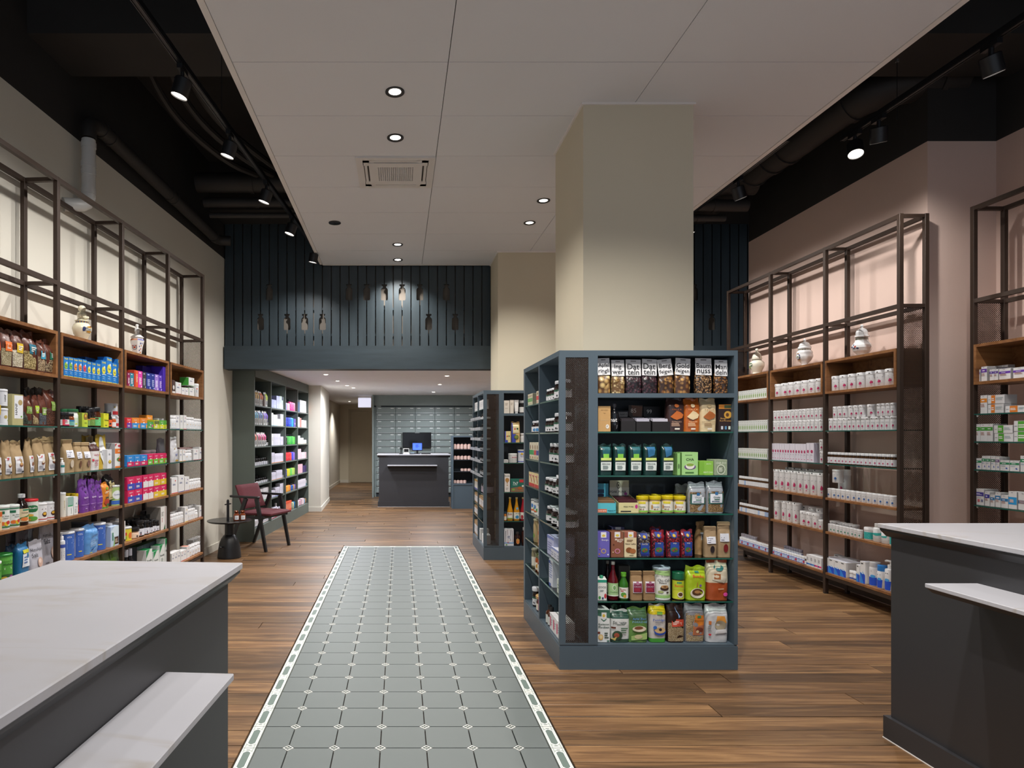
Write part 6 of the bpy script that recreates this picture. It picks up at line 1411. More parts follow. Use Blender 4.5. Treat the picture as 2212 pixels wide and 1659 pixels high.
row(I2F, .03, .738, 'fourth shelf, ' + R2, [('box', 1089.5, 1102, 1024, 'tall white carton with a brown drop', dict(c='#e6e0dc', dp=.06, pr=[('t', 'Biotta', .5, .89, .08, '#2a5a4a', True), ('o', .5, .66, .36, .12, '#b8884a'), ('p', [(.35, .58), (.65, .58), (.5, .42)], '#b8884a'), ('o', .5, .37, .1, .035, '#b8884a'), ('l', .3, .1, .7, .25, 2, '#b0a8a4')])), ('box', 1102.8, 1136, 1035, 'wide green carton marked 7x7 with a red corner', dict(c='#1f6a5c', dp=.09, pr=[('r', 0, 0, 1, .38, '#8a6a50'), ('p', [(0, .3), (.6, .42), (1, .3), (1, .5), (0, .5)], '#1f6a5c'), ('t', '7x7', .32, .68, .2, '#e0ece8', True), ('l', .15, .5, .45, .56, 1, '#a8ccc0'), ('r', .58, .74, .86, .96, '#c8343c'), ('o', .62, .3, .15, .12, '#b0602c'), ('o', .18, .18, .1, .08, '#7aa84a'), ('o', .82, .46, .08, .07, '#e8e4d8')]))])
row(I2F, .03, .422, 'fifth shelf, ' + R2, [('jar', 1088, 1095, 1106, 'small orange jar with a dark lid', dict(c='#c87a2c', lc='#1f3a4a', label='#e4dcc8', neck=.9)), ('bottle', 1096, 1109.6, 1075, 'yellow juice bottle beside the small jar', dict(c='#c88a14', lc='#b0a070', label='#e6e6dc', lab=(.08, .36), body=.4, neck=.36, cap=.05, mat='p', pr=[('t', 'Biotta', .5, .82, .18, '#2a6a4a', True, False, .5), ('r', .3, .6, .7, .68, '#c03a4a'), ('r', .2, 0, .8, .16, '#8ab04a')])), ('bottle', 1110.4, 1124, 1075, 'yellow juice bottle with a blue sticker', dict(c='#c88a14', lc='#b0a070', label='#e6e6dc', lab=(.08, .36), body=.4, neck=.36, cap=.05, mat='p', pr=[('t', 'Biotta', .55, .82, .18, '#2a6a4a', True, False, .5), ('o', .5, .3, .2, .25, '#3a8ab8'), ('o', .5, 1.6, .12, .18, '#6ab0d8')])), ('bottle', 1124.6, 1138, 1075, 'red juice bottle half hidden by the front island', dict(c='#9a1424', lc='#b0a070', label='#e6e6dc', lab=(.08, .36), body=.4, neck=.36, cap=.05, mat='p', pr=[('o', .4, .3, .15, .3, '#a82a3a')]))])
row(I2F, .03, .147, 'bottom shelf, ' + R2, [('box', 1088.5, 1110, 1143, 'white carton with a drawing of winter trees', dict(c='#dfe2ea', dp=.09, pr=[('p', [(.12, .2), (.16, .2), (.2, .9), (.14, .9)], '#2a2a34'), ('p', [(.38, .3), (.41, .3), (.36, .95), (.32, .95)], '#5a2430'), ('p', [(.62, .3), (.66, .3), (.72, .95), (.68, .95)], '#2a2a34'), ('p', [(.86, .2), (.9, .2), (.86, .9), (.83, .9)], '#5a2430'), ('o', .5, .52, .24, .14, '#dfe2ea'), ('l', .34, .44, .66, .6, 3, '#3a4a7a'), ('r', .0, .14, 1, .22, '#8ab0dc'), ('o', .25, .07, .08, .035, '#5aa03a'), ('r', .3, .2, .5, .24, '#c03a3a')])), ('bottle', 1111.5, 1126.5, 1150, 'dark amber syrup bottle with a hexagon label', dict(c='#2c1410', lc='#3a3434', label=None, body=.7, neck=.4, cap=.14, lab=(.1, .62), pr=[('p', [(.36, .2), (.5, .05), (.66, .2), (.66, .7), (.5, .85), (.36, .7)], '#e0a858'), ('o', .5, .35, .1, .2, '#d8743a'), ('p', [(.45, .62), (.5, .78), (.57, .62)], '#2a2a2a')])), ('bottle', 1127.2, 1139, 1140, 'amber syrup bottle half hidden by the front island', dict(c='#3a1c16', lc='#c8c4c0', label=None, body=.7, neck=.4, cap=.14))])
sb = dict(c='#1a1412', lc='#16161a', label='#dcdcdf', capf=.28, neck=.6)
lev2 = [.147] + sorted(G2S)
def l2(z): return z
NMS = {1.648: 'top', 1.537: 'second', 1.42: 'third', 1.304: 'fourth', 1.188: 'fifth', 1.06: 'sixth', .905: 'seventh'}
for z in G2S[:7]:
    nx_ = [q for q in sorted(G2S + (1.80,)) if q > z][0] - z; hh = nx_ * .62 if z < 1.6 else .10
    for a, b, cell, s_ in ((1024, 1031.6, 'far', 0), (1034.5, 1043.5, 'near', 1)):
        if z > 1.6: row(I2S, .014, z, '%s %s cell, rear island side' % (NMS[z], cell), [('box', a, b, 0, 'slim white carton', dict(n=4, H=.11, c='#dcdde0', dp=.06, pr=[('l', .2, .3, .8, .8, 3, '#a8aab0')]))], 'far')
        else: row(I2S, .014, z, '%s %s cell, rear island side' % (NMS[z], cell), [('bottle', a, b, 0, 'tiny black capped dropper bottle', dict(n=4, H=hh, c='#16110f', lc='#16161a', label='#d8d9dc', lab=(.08, .40), body=.52, neck=.45, cap=.25))], 'far')
row(I2S, .014, .707, 'eighth far cell, rear island side', [('box', 1024, 1031.5, 0, 'yellow white carton', dict(n=3, H=.115, c='#d8d4c8', pr=[('r', 0, .8, 1, 1, '#c8982c'), ('r', 0, 0, 1, .1, '#5a5ab0')]))], 'far')
row(I2S, .014, .707, 'eighth near cell, rear island side', [('bottle', 1037, 1043.5, 0, 'dark bottle with a lilac label', dict(n=2, H=.15, c='#241a1c', lc='#1a1a1e', label='#c9bccc', body=.6))], 'far')
kb_ = dict(c='#b08c62', side='#8f6f4a', dp=.08, pr=[('r', .08, .12, .92, .72, '#dedee2'), ('l', .2, .4, .8, .6, 2, '#a8a8b0')])
for z, a, b, cell, h in ((.543, 1024.5, 1031.6, 'ninth far', .115), (.543, 1034.5, 1043.6, 'ninth near', .12), (.40, 1024, 1031.6, 'tenth far', .10)):
    row(I2S, .014, z, cell + ' cell, rear island side', [('box', a, b, 0, 'kraft carton with a white label', dict(kb_, n=3, H=h))], 'far')
row(I2S, .014, .147, 'bottom far cell, rear island side', [('box', 1024, 1031.6, 0, 'tall kraft carton with a white label', dict(kb_, n=3, H=.17))], 'far')
row(I2S, .014, .147, 'bottom near cell, rear island side', [('box', 1034.8, 1037.2, 0, 'white carton beside a brush', dict(H=.13, c='#e4e4e4', dp=.1)), ('box', 1040, 1043.6, 0, 'low white carton at the end', dict(H=.10, c='#e4e4e4', dp=.08))], 'far')
pb = dict(c='#d9b3a8', lc='#2a2224', label='#e2c4ba', mat='p', body=.7, neck=.4, cap=.12, lab=(.08, .62), pr=[('l', .3, .3, .7, .7, 3, '#8a6a64')])
for k, (z, px0, px1, n, py) in enumerate(((1.102, 979, 1018, 5, 957), (.907, 979, 1018, 5, 983), (.692, 995, 1018, 3, 1011), (.465, 979, 1008, 4, 1036))):
    row(SSF, .05, z, '%s level, narrow slate shelf' % ('top', 'second', 'third', 'lowest')[k], [('bottle', px0, px1, py, 'pink bottle with a dark cap', dict(pb, n=n))])
# ---------------------------------------------------------------- goods on the cream wall shelving
CR = 1.7355; UG, LG, UW, LWD, BS = 1.413, 1.115, .833, .54, .188
B1, B2, B3, B4 = 'first cream bay', 'second cream bay', 'third cream bay', 'last cream bay'
def cereal(lc, g, lab='#fff', v=.5, dark='#5b2f22'): return dict(c=dark, style='seam', mat='foil', shoulder=.62, crumple=.008, win=(.03, .05, .97, v, g[0], g[1], g[2], int(g[3] * 1.7)), pr=[('r', .28, v - .06, .97, v + .2, lc), ('l', .42, v + .0, .85, v + .14, 3, '#f0eee8')])
row(FL, .015, CR, 'oak crate, ' + B1, [
 ('bag', -22, 5, 712, 'brown topped cereal bag cut by the picture edge', cereal('#d8602c', ('#b0a07a', '#d8cba8', '#8a7a58', 90))),
 ('bag', 6, 29.5, 714, 'brown topped bag of quinoa with an orange label', cereal('#e2702c', ('#b0a47e', '#d4c8a4', '#8a7e5e', 130))),
 ('bag', 30, 53.5, 717.6, 'brown topped flour bag with a yellow label', cereal('#d8b52e', ('#c9bfa8', '#d8d0bc', '#b0a68e', 60))),
 ('bag', 54, 84, 719, 'wide brown topped oat bag with a dark teal label', cereal('#1f6a80', ('#a8945e', '#dccb98', '#7a6840', 60))),
 ('bag', 84.5, 101, 738, 'narrow brown topped bag with a light blue label', cereal('#3a9ab8', ('#a8906a', '#d4bf98', '#6a5640', 100))),
 ('bag', 101.5, 125, 738, 'brown topped chickpea bag with a dark green label', cereal('#1f6a50', ('#a08a64', '#dcc8a0', '#4a3828', 85))),
], dmax=.17)
row(FL, .015, UG, 'upper glass shelf, ' + B1, [
 ('bag', -16, 5, 846, 'dark and yellow bag cut by the picture edge', dict(c='#2a2a38', style='seam', mat='foil', pr=[('r', .1, .3, .9, .6, '#c8a83c')])),
 ('can', 4.5, 26.5, 882, 'white hemp can, lower of two stacked', dict(c='#dfe1e6', lc='#dfe1e6', pr=[('o', .62, .52, .1, .14, '#b8a45c'), ('t', 'HANF', .28, .4, .07, '#2a2a2e', True, True), ('r', .72, .2, .78, .28, '#6ab03a')])),
 ('can', 4, 26, 841, 'white hemp can, upper of two stacked', dict(c='#dfe1e6', lc='#dfe1e6', zb=.106, pr=[('t', 'HANF', .62, .5, .09, '#2a2a2e', True, True)])),
 ('box', 28, 52, 852, 'pale green hemp carton with a white label', dict(c='#b5ad7c', dp=.11, pr=[('r', .18, .22, .98, .96, '#e4e6ea'), ('t', 'HANF', .36, .52, .2, '#1c1c20', True, True, .4), ('o', .72, .74, .2, .09, '#b09a68'), ('r', .76, .26, .88, .31, '#6ab03a')])),
 ('bag', 53, 72.5, 858, 'brown topped seed bag with dark green seeds', cereal('#7d9a48', ('#2c3a34', '#6a7a5c', '#1a201c', 110), v=.48)),
 ('bag', 73, 87, 858, 'brown topped seed bag with a lime label', cereal('#a8c832', ('#b09a6a', '#d4c090', '#7a6848', 110), v=.5)),
 ('bag', 87.5, 103, 858, 'brown topped seed bag of grey poppy seeds', cereal('#7d9a48', ('#5a6068', '#7e868e', '#3a4048', 150), v=.44)),
 ('bag', 104, 131, 845, 'big brown bag of flax seeds with green label', cereal('#7d9a48', ('#5a3424', '#8a5c42', '#3a2018', 120), v=.5)),
 ('bag', 62, 82, 841, 'black topped bag standing back behind the seed bags', dict(c='#1c1614', style='seam', mat='foil', dd=.10)),
 ('bag', 82.5, 101, 841, 'second black topped bag standing back behind the seeds', dict(c='#231a17', style='seam', mat='foil', dd=.10)),
], dmax=.15)
def flour(k, pic): return dict(c='#a48b66', style='kraft', mat='kraft', shoulder=.38, crumple=.008, topw=.97, pr=[('r', .16, .12, .84, .60, '#dcdde2'), ('o', .5, .545, .13, .03, '#b84a50'), ('l', .25, .49, .75, .52, 1, '#b08088'), ('o', .62, .36, .17, .06, '#7a4a34'), ('o', .62, .385, .15, .035, pic), ('l', .22, .17, .72, .28, 4, '#9a9aa4'), ('r', .62, .14, .8, .19, '#3a3a40')])
row(FL, .015, LG, 'lower glass shelf, ' + B1, [
 ('bag', -18, 9, 957, 'kraft flour bag cut by the picture edge', flour(0, '#5a3a2a')), ('bag', 9.5, 29, 956, 'kraft flour bag with a pale flour bowl, before a gap', flour(1, '#d8c8a4')), ('bag', 29.5, 57, 956, 'wide kraft flour bag, third from the picture edge', flour(2, '#c89a60')),
 ('bag', 58.5, 79, 955, 'kraft flour bag turned a little, fourth from the picture edge', dict(flour(3, '#8a5a3a'), yaw=.25)), ('bag', 79.5, 102, 951, 'kraft flour bag with a red almond picture', flour(4, '#e0d4c0')), ('bag', 102.5, 128, 947, 'tallest kraft flour bag, with a green leaf picture', flour(5, '#e6dcc8')),
 ('bag', 62, 120, 949, 'kraft bag in the second line', dict(flour(6, '#c8a878'), n=3, dd=.11)),
], dmax=.12)
row(FL, .015, UW, 'upper oak board, ' + B1, [
 ('box', -8, 6.5, 1105, 'beige and orange carton cut by the picture edge', dict(c='#d8bf94', dp=.1, pr=[('r', 0, .72, 1, .95, '#c8602c'), ('l', .2, .3, .8, .6, 3, '#b07a4a')])),
 ('can', 8, 31, 1092, 'vegetable stock can, nearer of two alike', dict(c='#dfe3e0', lc='#dfe3e0', pr=[('r', .1, .72, .5, .86, '#1f6a4a'), ('r', 0, .93, 1, 1, '#3a7a5a'), ('t', 'Bio Wurze', .55, .6, .07, '#2a3a34', True, False, .5), ('t', 'Gemuse', .58, .5, .07, '#2a3a34', True, False, .4), ('o', .4, .22, .14, .10, '#d8702c'), ('o', .58, .2, .1, .12, '#d8b82c'), ('o', .66, .26, .1, .1, '#c03a2c'), ('r', 0, 0, 1, .08, '#3a7a4a')])),
 ('can', 31.5, 51, 1090, 'vegetable stock can next to the dark bottle', dict(c='#dfe3e0', lc='#dfe3e0', pr=[('r', .1, .72, .5, .86, '#1f6a4a'), ('r', 0, .93, 1, 1, '#3a7a5a'), ('t', 'Bio Wurze', .55, .6, .07, '#2a3a34', True, False, .5), ('t', 'Gemuse', .58, .5, .07, '#2a3a34', True, False, .4), ('o', .4, .22, .14, .10, '#d8702c'), ('o', .58, .2, .1, .12, '#d8b82c'), ('o', .66, .26, .1, .1, '#c03a2c'), ('r', 0, 0, 1, .08, '#3a7a4a')])),
 ('bottle', 51.5, 70, 1067, 'dark bottle with a white cap and vegetable label', dict(c='#1a0e0c', lc='#d8d8dc', label='#d8c8a4', lab=(.12, .54), body=.60, neck=.45, cap=.1, pr=[('r', .4, .84, .75, .94, '#2c8a6a'), ('t', 'Herbamare', .55, .68, .1, '#3a2a2a', True, False, .4), ('p', [(0, .1), (1, .5), (1, .6), (0, .2)], '#3a7a3a'), ('o', .5, .2, .2, .14, '#d87a3a')])),
 ('can', 71, 92, 1078, 'stock can with a red lid and green label', dict(c='#d8dcd4', lc='#c8242c', pr=[('o', .55, .66, .3, .18, '#1f6a3c'), ('t', 'Bouillon', .6, .7, .09, '#e8ece4', True, False, .36), ('o', .45, .34, .14, .06, '#d8a83c'), ('o', .5, .16, .3, .12, '#5a9a3a'), ('o', .35, .12, .14, .04, '#d8702c')])),
 ('can', 92, 110, 1086, 'white soup can with a dark cup, nearer of two', dict(c='#dfdfe2', lc='#dfdfe2', pr=[('o', .6, .38, .14, .18, '#3a1c18'), ('o', .6, .42, .1, .1, '#d8a83c'), ('r', .1, .02, 1, .07, '#c0343c'), ('l', .45, .7, .8, .8, 1, '#7a5a6a')])),
 ('can', 110.5, 127.5, 1084, 'white soup can with a dark cup, beside the post', dict(c='#dfdfe2', lc='#dfdfe2', pr=[('o', .6, .38, .14, .18, '#3a1c18'), ('o', .6, .42, .1, .1, '#d8a83c'), ('r', .1, .02, 1, .07, '#c0343c'), ('l', .45, .7, .8, .8, 1, '#7a5a6a')])),
])
def salt(big): return dict(c='#b4b4bf', shoulder=.1, topw=1.0 if big else .96, crumple=.006, bulge=2, pr=[('t', 'Himalaya', .5, .76 if big else .72, .13 if big else .14, '#26262c', False, False, .9), ('t', 'Salz', .34, .62 if big else .56, .12 if big else .14, '#26262c'), ('o', .66, .30, .18, .16, '#c8a89a'), ('o', .64, .34, .11, .07, '#dcc4b8'), ('l', .1, .06, .4, .1, 1, '#5a5a62')])
row(FL, .015, LWD, 'lower oak board, ' + B1, [
 ('pouch', 95, 130, 1136, 'large silver pouch of Himalaya salt beside the post', dict(salt(True), dd=.05)), ('pouch', 70, 98, 1169, 'small silver pouch of Himalaya salt in front', salt(False)),
 ('pouch', 45, 84, 1148, 'large silver salt pouch in shade, second line', dict(salt(True), c='#8a8a94', dd=.13)), ('pouch', 22, 52, 1152, 'large silver salt pouch in shade, furthest back', dict(salt(True), c='#7e7e88', dd=.17)),  # duller silvers put the shade behind the front pouches into the colour
 ('bag', 43.5, 68, 1177, 'blue bag with a white label and yellow crest', dict(c='#1f6a9c', style='seam', mat='foil', shoulder=.8, pr=[('r', .2, .30, .86, .72, '#dce4ee'), ('r', .25, .74, .8, .85, '#c8c432'), ('l', .3, .4, .75, .65, 3, '#5a7ab0')])),
 ('bag', 23, 43, 1180, 'blue bag standing back, with only its yellow crest showing', dict(c='#184a70', style='seam', mat='foil', shoulder=.8, dd=.08, pr=[('r', .25, .74, .8, .85, '#a8a42c')])),  # bag and crest darkened in colour to stand for shade
 ('can', 8, 42, 1196, 'big green herb salt can with a dark green lid', dict(c='#4f9a3c', lc='#2c8a3a', pr=[('r', 0, .82, 1, .94, '#5fae46'), ('t', 'Herbamare', .62, .68, .09, '#1f4a24', True, False, .5), ('r', .62, .82, .78, .90, '#2c6a8a'), ('l', .4, .45, .7, .55, 2, '#cfe4c0'), ('o', .5, .14, .3, .12, '#2f5a2a'), ('o', .66, .12, .08, .07, '#8a3a8a'), ('o', .4, .1, .1, .06, '#c8a83c')])),
 ('can', -8, 12, 1213, 'small green herb salt can at the picture edge', dict(c='#4f9a3c', lc='#e0e4e0', dd=-.01, pr=[('t', 'Herbamare', .6, .66, .1, '#1f4a24', True, False, .5), ('o', .5, .16, .3, .12, '#2f5a2a'), ('o', .6, .16, .08, .06, '#c8a83c')])),
])
# second bay
def strath(c): return dict(c='#1f78c4', dp=.07, pr=[('r', 0, 0, 1, .04, '#d8cf3c'), ('t', 'Strath', .5, .91, .1, '#e0d84a', True), ('o', .45, .55, .36, .17, c), ('o', .62, .70, .12, .06, '#dfe4ee'), ('t', 'Vital', .45, .54, .07, '#2a4a8a', True, False, .5), ('r', .05, .34, .95, .37, '#c8d8ea'), ('l', .2, .12, .8, .28, 2, '#7ab0e0')])
row(FL, .015, CR, 'oak crate, ' + B2, [
 ('box', 139, 149.4, 771, 'blue carton with a green disc, first of two', strath('#8ab83c')), ('box', 149.8, 159.6, 772, 'blue carton with a green disc, second of two', strath('#7ab04a')), ('box', 160, 169.6, 774, 'blue carton with an orange disc, first of two', strath('#e0902c')), ('box', 170, 179.4, 775, 'blue carton with an orange disc, second of two', strath('#d8842c')),
 ('box', 179.8, 189, 777, 'blue carton with a red disc', strath('#d8404a')), ('box', 189.4, 198.4, 781, 'blue carton with a small yellow disc', strath('#d8cf3c')), ('box', 199, 208.6, 783, 'blue carton with a yellow disc, first of two', strath('#d8cf3c')), ('box', 209.2, 219, 785, 'blue carton with a yellow disc, second of two', strath('#cfc83c')),
 ('box', 220, 231.2, 779, 'larger blue carton with a yellow disc', strath('#d8d23c')), ('box', 231.6, 243.4, 772, 'tallest blue carton with a yellow disc', strath('#d8d23c')), ('box', 244.2, 253.8, 785, 'blue carton with a yellow disc beside the tallest', strath('#d8cf3c')), ('box', 254.4, 265.6, 777, 'last blue carton with a big yellow disc', strath('#d8cf3c')),
 ('box', 186, 208, 773, 'dark blue carton standing back in the crate', dict(c='#174f8c', dd=.09, dp=.06)),
])
cj = dict(c='#1a1412', lc='#1c1c20', capf=.2, neck=.8)
row(FL, .015, UG, 'upper glass shelf, ' + B2, [
 ('jar', 137, 144.8, 891, 'small black capped bottle with a red and white label', dict(cj, label='#dfe0e2', pr=[('r', .45, 0, .8, 1, '#c8404a')])), ('jar', 145.2, 154.6, 891, 'small black capped bottle with a pink kelp label', dict(cj, label='#dcdfd8', pr=[('o', .5, .8, .12, .12, '#d85a8a'), ('t', 'KELP', .5, .55, .2, '#b03a5a', True, False, .4), ('r', 0, 0, 1, .2, '#d84a7a')])), ('jar', 155, 166.4, 893, 'small amber bottle with a blue green label', dict(cj, c='#7a3a14', label='#6aa8a0', pr=[('r', 0, .75, 1, 1, '#2c7ab0'), ('l', .3, .3, .7, .6, 3, '#cfe4e0')])),
 ('jar', 139, 158, 884, 'white jar with a green lid, nearer of two', dict(c='#dfe3df', lc='#2f6a44', mat='p', capf=.16, neck=.9, label='#dfe3df', dd=.06, pr=[('r', .3, .1, .5, .9, '#2f6a44')])), ('jar', 158.5, 178, 884, 'white jar with a green lid and green stripe', dict(c='#dfe3df', lc='#2f6a44', mat='p', capf=.16, neck=.9, label='#dfe3df', dd=.02, pr=[('r', .2, .1, .48, .95, '#2f6a44'), ('r', .52, .1, .9, .95, '#c8d8c4'), ('o', .6, .2, .06, .08, '#c8d83c')])),
 ('box', 179, 190.6, 892, 'yellow green carton with a brown oval', dict(c='#b4c43c', side='#7a8a2c', dp=.06, pr=[('o', .62, .72, .36, .26, '#8a6a34'), ('o', .62, .78, .16, .10, '#d8a83c'), ('r', .3, 0, 1, .5, '#bcd03c'), ('l', .4, .2, .9, .35, 2, '#6a7a2c')])),
 ('jar', 191.4, 199, 887, 'black capped bottle with an olive label, slimmer', dict(cj, label='#7a9a50', pr=[('r', .4, .82, .9, .95, '#d8703a'), ('l', .2, .4, .8, .6, 2, '#dce4cc')])), ('jar', 199.4, 211.4, 882, 'black capped bottle with an olive label, wider', dict(cj, label='#6f9044', pr=[('r', .4, .82, .9, .95, '#d8703a'), ('l', .2, .4, .8, .6, 2, '#dce4cc')])), ('jar', 211.8, 223.8, 880, 'amber bottle with a bright green label', dict(cj, c='#4a220e', label='#6ac07a', pr=[('o', .5, .85, .12, .1, '#5a3a24'), ('l', .2, .3, .8, .55, 3, '#dcf0dc')])),
 ('jar', 178, 220, 879, 'black capped bottle standing back behind the olive ones', dict(cj, label='#3a3a34', n=4, dd=.08)),
 ('box', 224.4, 236.4, 893, 'bright yellow carton with a dark word', dict(c='#d2d22c', dp=.06, pr=[('l', .3, .88, .8, .93, 1, '#6a6a2c'), ('t', 'Kurkuma', .6, .52, .12, '#3a3a1c', True), ('l', .3, .1, .8, .2, 1, '#6a6a2c')])),
 ('jar', 237.2, 247, 890, 'black capped bottle with an orange patterned label', dict(cj, label='#e0602c', pr=[('o', .4, .7, .08, .14, '#2a2a2e'), ('o', .6, .4, .08, .14, '#2a2a2e'), ('o', .4, .2, .08, .1, '#e8e0d8')])), ('jar', 247.4, 255, 900, 'small orange bottle with a white label', dict(c='#b84a14', lc='#dcdcdc', label='#dfdfdf', capf=.2)),
 ('can', 249, 263.5, 899.7, 'white can with a red square, lower of two stacked', dict(c='#dcdfe4', lc='#e4e4e8', dd=.05, pr=[('o', .56, .84, .06, .06, '#d8b83c'), ('r', .45, .06, .85, .42, '#c8343c'), ('l', .5, .5, .8, .62, 2, '#8a8a90')])), ('can', 247, 261.5, 872, 'white can with a red square, upper of two stacked', dict(c='#dcdfe4', lc='#e4e4e8', dd=.05, zb=.0855, pr=[('o', .56, .84, .06, .06, '#d8b83c'), ('r', .45, .06, .85, .42, '#c8343c'), ('l', .5, .5, .8, .62, 2, '#8a8a90')])),
])
row(FL, .015, LG, 'lower glass shelf, ' + B2, [
 ('pump', 137, 143, 989.5, 'small white spray bottle with a teal band', dict(c='#e2e4e6', label='#e2e4e6', pr=[('r', .2, .6, .8, .85, '#2c8a8a')])),
 ('bag', 144, 165.5, 950, 'kraft bag with a big pale oval window', krf('#cfc2b0', c='#a48b66', dd=.0)), ('bag', 166, 181.5, 956, 'kraft bag with a small brown window, first of two', krf('#6a4632', c='#a48b66')), ('bag', 182, 200.5, 956, 'kraft bag with a small brown window, second of two', krf('#7a5a50', c='#a48b66')),
 ('bag', 201, 218, 959, 'white bag with a dark brown folded top', dict(c='#e2dedd', style='seam', mat='foil', shoulder=.75, split=(.72, '#4a2a26'), pr=[('t', 'Azafran', .5, .58, .08, '#b03a5a', True), ('l', .3, .15, .8, .4, 4, '#b87a8a'), ('r', .05, .34, .22, .42, '#c0344a')])),
 ('pouch', 214, 235.5, 942, 'tall gold and white pouch', dict(c='#c8a834', dd=.03, pr=[('p', [(.3, .98), (.62, .98), (.7, .7), (.9, .4), (.85, .1), (.6, .02), (.4, .2), (.25, .35), (.2, .6)], '#dfe0e0'), ('t', 'MS MUN', .52, .52, .06, '#3a3a40', True, False, .5), ('l', .4, .4, .7, .47, 2, '#8a8a90')])), ('pouch', 186, 209, 943, 'gold pouch standing back in shade', dict(c='#a88a34', dd=.10, pr=[('p', [(.2, .98), (.7, .98), (.75, .5), (.3, .5)], '#9a8a68')])),  # rear pouch: shade mixed into its gold and its white panel
 ('box', 232.5, 243, 971, 'slim white carton with a bowl of yellow powder', dict(c='#e0e2e8', dp=.05, pr=[('o', .55, .34, .36, .09, '#a88a3c'), ('o', .55, .38, .26, .07, '#d8c04a'), ('l', .3, .7, .7, .8, 2, '#8a9098')])),
 ('box', 250, 269, 957.5, 'white and orange carton with a vegetable picture', dict(c='#e2e0de', side='#b8b8be', dp=.1, pr=[('r', 0, .58, 1, .78, '#e0782c'), ('o', .5, .89, .2, .05, '#c04a54'), ('l', .3, .64, .7, .72, 2, '#f0d8c4'), ('o', .5, .34, .32, .09, '#4a8a3c'), ('o', .45, .32, .12, .05, '#c03a2c'), ('o', .55, .44, .14, .06, '#d8b080'), ('r', 0, 0, 1, .07, '#e0782c'), ('p', [(0, .98), (.2, .98), (0, .86)], '#c04a54')])),
 ('box', 238, 250, 975, 'grey white carton standing back behind the slim one', dict(c='#b9bbc2', dd=.06, dp=.06, pr=[('r', 0, .93, 1, 1, '#b8503c')])),
])
def coffee2(c): return dict(c='#6f3a94', style='seam', mat='foil', shoulder=.42, topw=.95, crumple=.008, pr=[('t', 'lupinello', .5, .46, .07, '#e4d4f0', True), ('r', .05, .24, .95, .255, '#b08ac8'), ('l', .4, .1, .7, .14, 1, '#c8a8dc'), ('o', .3, .74, .1, .05, '#4a2468'), ('o', .65, .8, .1, .05, '#4a2468'), ('o', .55, .66, .1, .04, '#4a2468')])
row(FL, .015, UW, 'upper oak board, ' + B2, [
 ('can', 138, 147, 1064, 'tall white tube can with gold lettering', dict(c='#dcd9ce', lc='#dfe0e4', pr=[('t', 'D-GALACTOSE', .6, .5, .10, '#b09a5a', True, True, .9)])), ('box', 147.6, 160, 1073, 'white carton with a grey green block', dict(c='#dfe3e2', dp=.07, pr=[('r', 0, .54, 1, .98, '#8fb0a8'), ('r', 0, .50, .9, .55, '#2fa066'), ('t', 'Lunamin', .6, .26, .13, '#5a6a68', True, True, .4)])), ('box', 161, 170, 1073, 'white carton with a grey drop', dict(c='#dfe3e4', dp=.06, pr=[('o', .6, .62, .14, .05, '#8aa09c'), ('t', 'Serena', .55, .44, .07, '#4a5a58'), ('l', .2, .1, .8, .36, 4, '#b0b8b8')])),
 ('bottle', 152, 165.5, 1065.5, 'yellow capped bottle behind the white cartons', dict(c='#2a1210', lc='#d8b81e', label='#c0343c', dd=.07, body=.55, neck=.7, cap=.26, mat='p')), ('bottle', 168.5, 180.5, 1065.5, 'yellow capped dark bottle with a red label', dict(c='#1c1210', lc='#d8b81e', label=None, body=.62, neck=.8, cap=.28, mat='p', lab=(.08, .56), dd=.02, pr=[('p', [(.36, 0), (.8, 0), (.8, 1), (.56, .9), (.4, .4)], '#c8342c'), ('t', 'MAGGI', .6, .4, .12, '#f0dcd0', True, True, .5)])),
 ('bag', 178, 196.5, 1038, 'purple coffee bag with a bent top, first of three', coffee2(0)), ('bag', 197, 210.6, 1038, 'purple coffee bag in the middle of three', coffee2(1)), ('bag', 211, 225, 1041, 'purple coffee bag beside the orange one', coffee2(2)),
 ('bag', 224, 238.5, 1045, 'orange snack bag with a chilli picture', dict(c='#d8842c', style='seam', mat='foil', shoulder=.85, base=(.07, '#4a9a3a'), pr=[('r', .35, .76, .65, .86, '#8ab03a'), ('l', .25, .6, .8, .7, 2, '#f0e0c8'), ('o', .5, .25, .36, .12, '#b0402c'), ('o', .6, .14, .14, .05, '#3a7a3a'), ('r', .3, .40, .7, .46, '#3a3a2c')])),
 ('bag', 232, 250.6, 1028, 'black coffee bag with a cream label band', dict(c='#1f1e20', style='seam', mat='foil', shoulder=.8, dd=.035, pr=[('r', .2, .22, .92, .84, '#c8b98a'), ('r', .46, .76, .64, .84, '#2a2a2a'), ('t', 'BONGA', .56, .62, .09, '#3a3a34', False), ('l', .3, .26, .8, .32, 1, '#8a7a50')])), ('bag', 196, 224, 1029, 'black coffee bag standing back in shade', dict(c='#161517', style='seam', mat='foil', dd=.10)),  # rear bag's blacker colour paints the shade it stands in
 ('can', 251.4, 266, 1048, 'green and white fibre can with a round mark', dict(c='#a8c47c', lc='#dfe4e4', pr=[('r', 0, 0, 1, .22, '#3a6ac0'), ('o', .6, .56, .25, .27, '#dfe6ea'), ('t', 'OptiFibre', .62, .56, .12, '#3a4a8a', True, False, .4), ('p', [(.1, .3), (.5, .34), (.3, .24)], '#4a8a3a')])),
])
vit = dict(c='#3a62b4', lc='#dfe3ea', rim='#dfe3ea', pr=[('r', .0, 0, .32, 1, '#b8bed4'), ('t', 'VITA', .55, .88, .07, '#cfd8ee', True, False, .3), ('l', .45, .4, .8, .78, 7, '#8aa6dc'), ('r', .46, .16, .62, .20, '#d8c84a')])
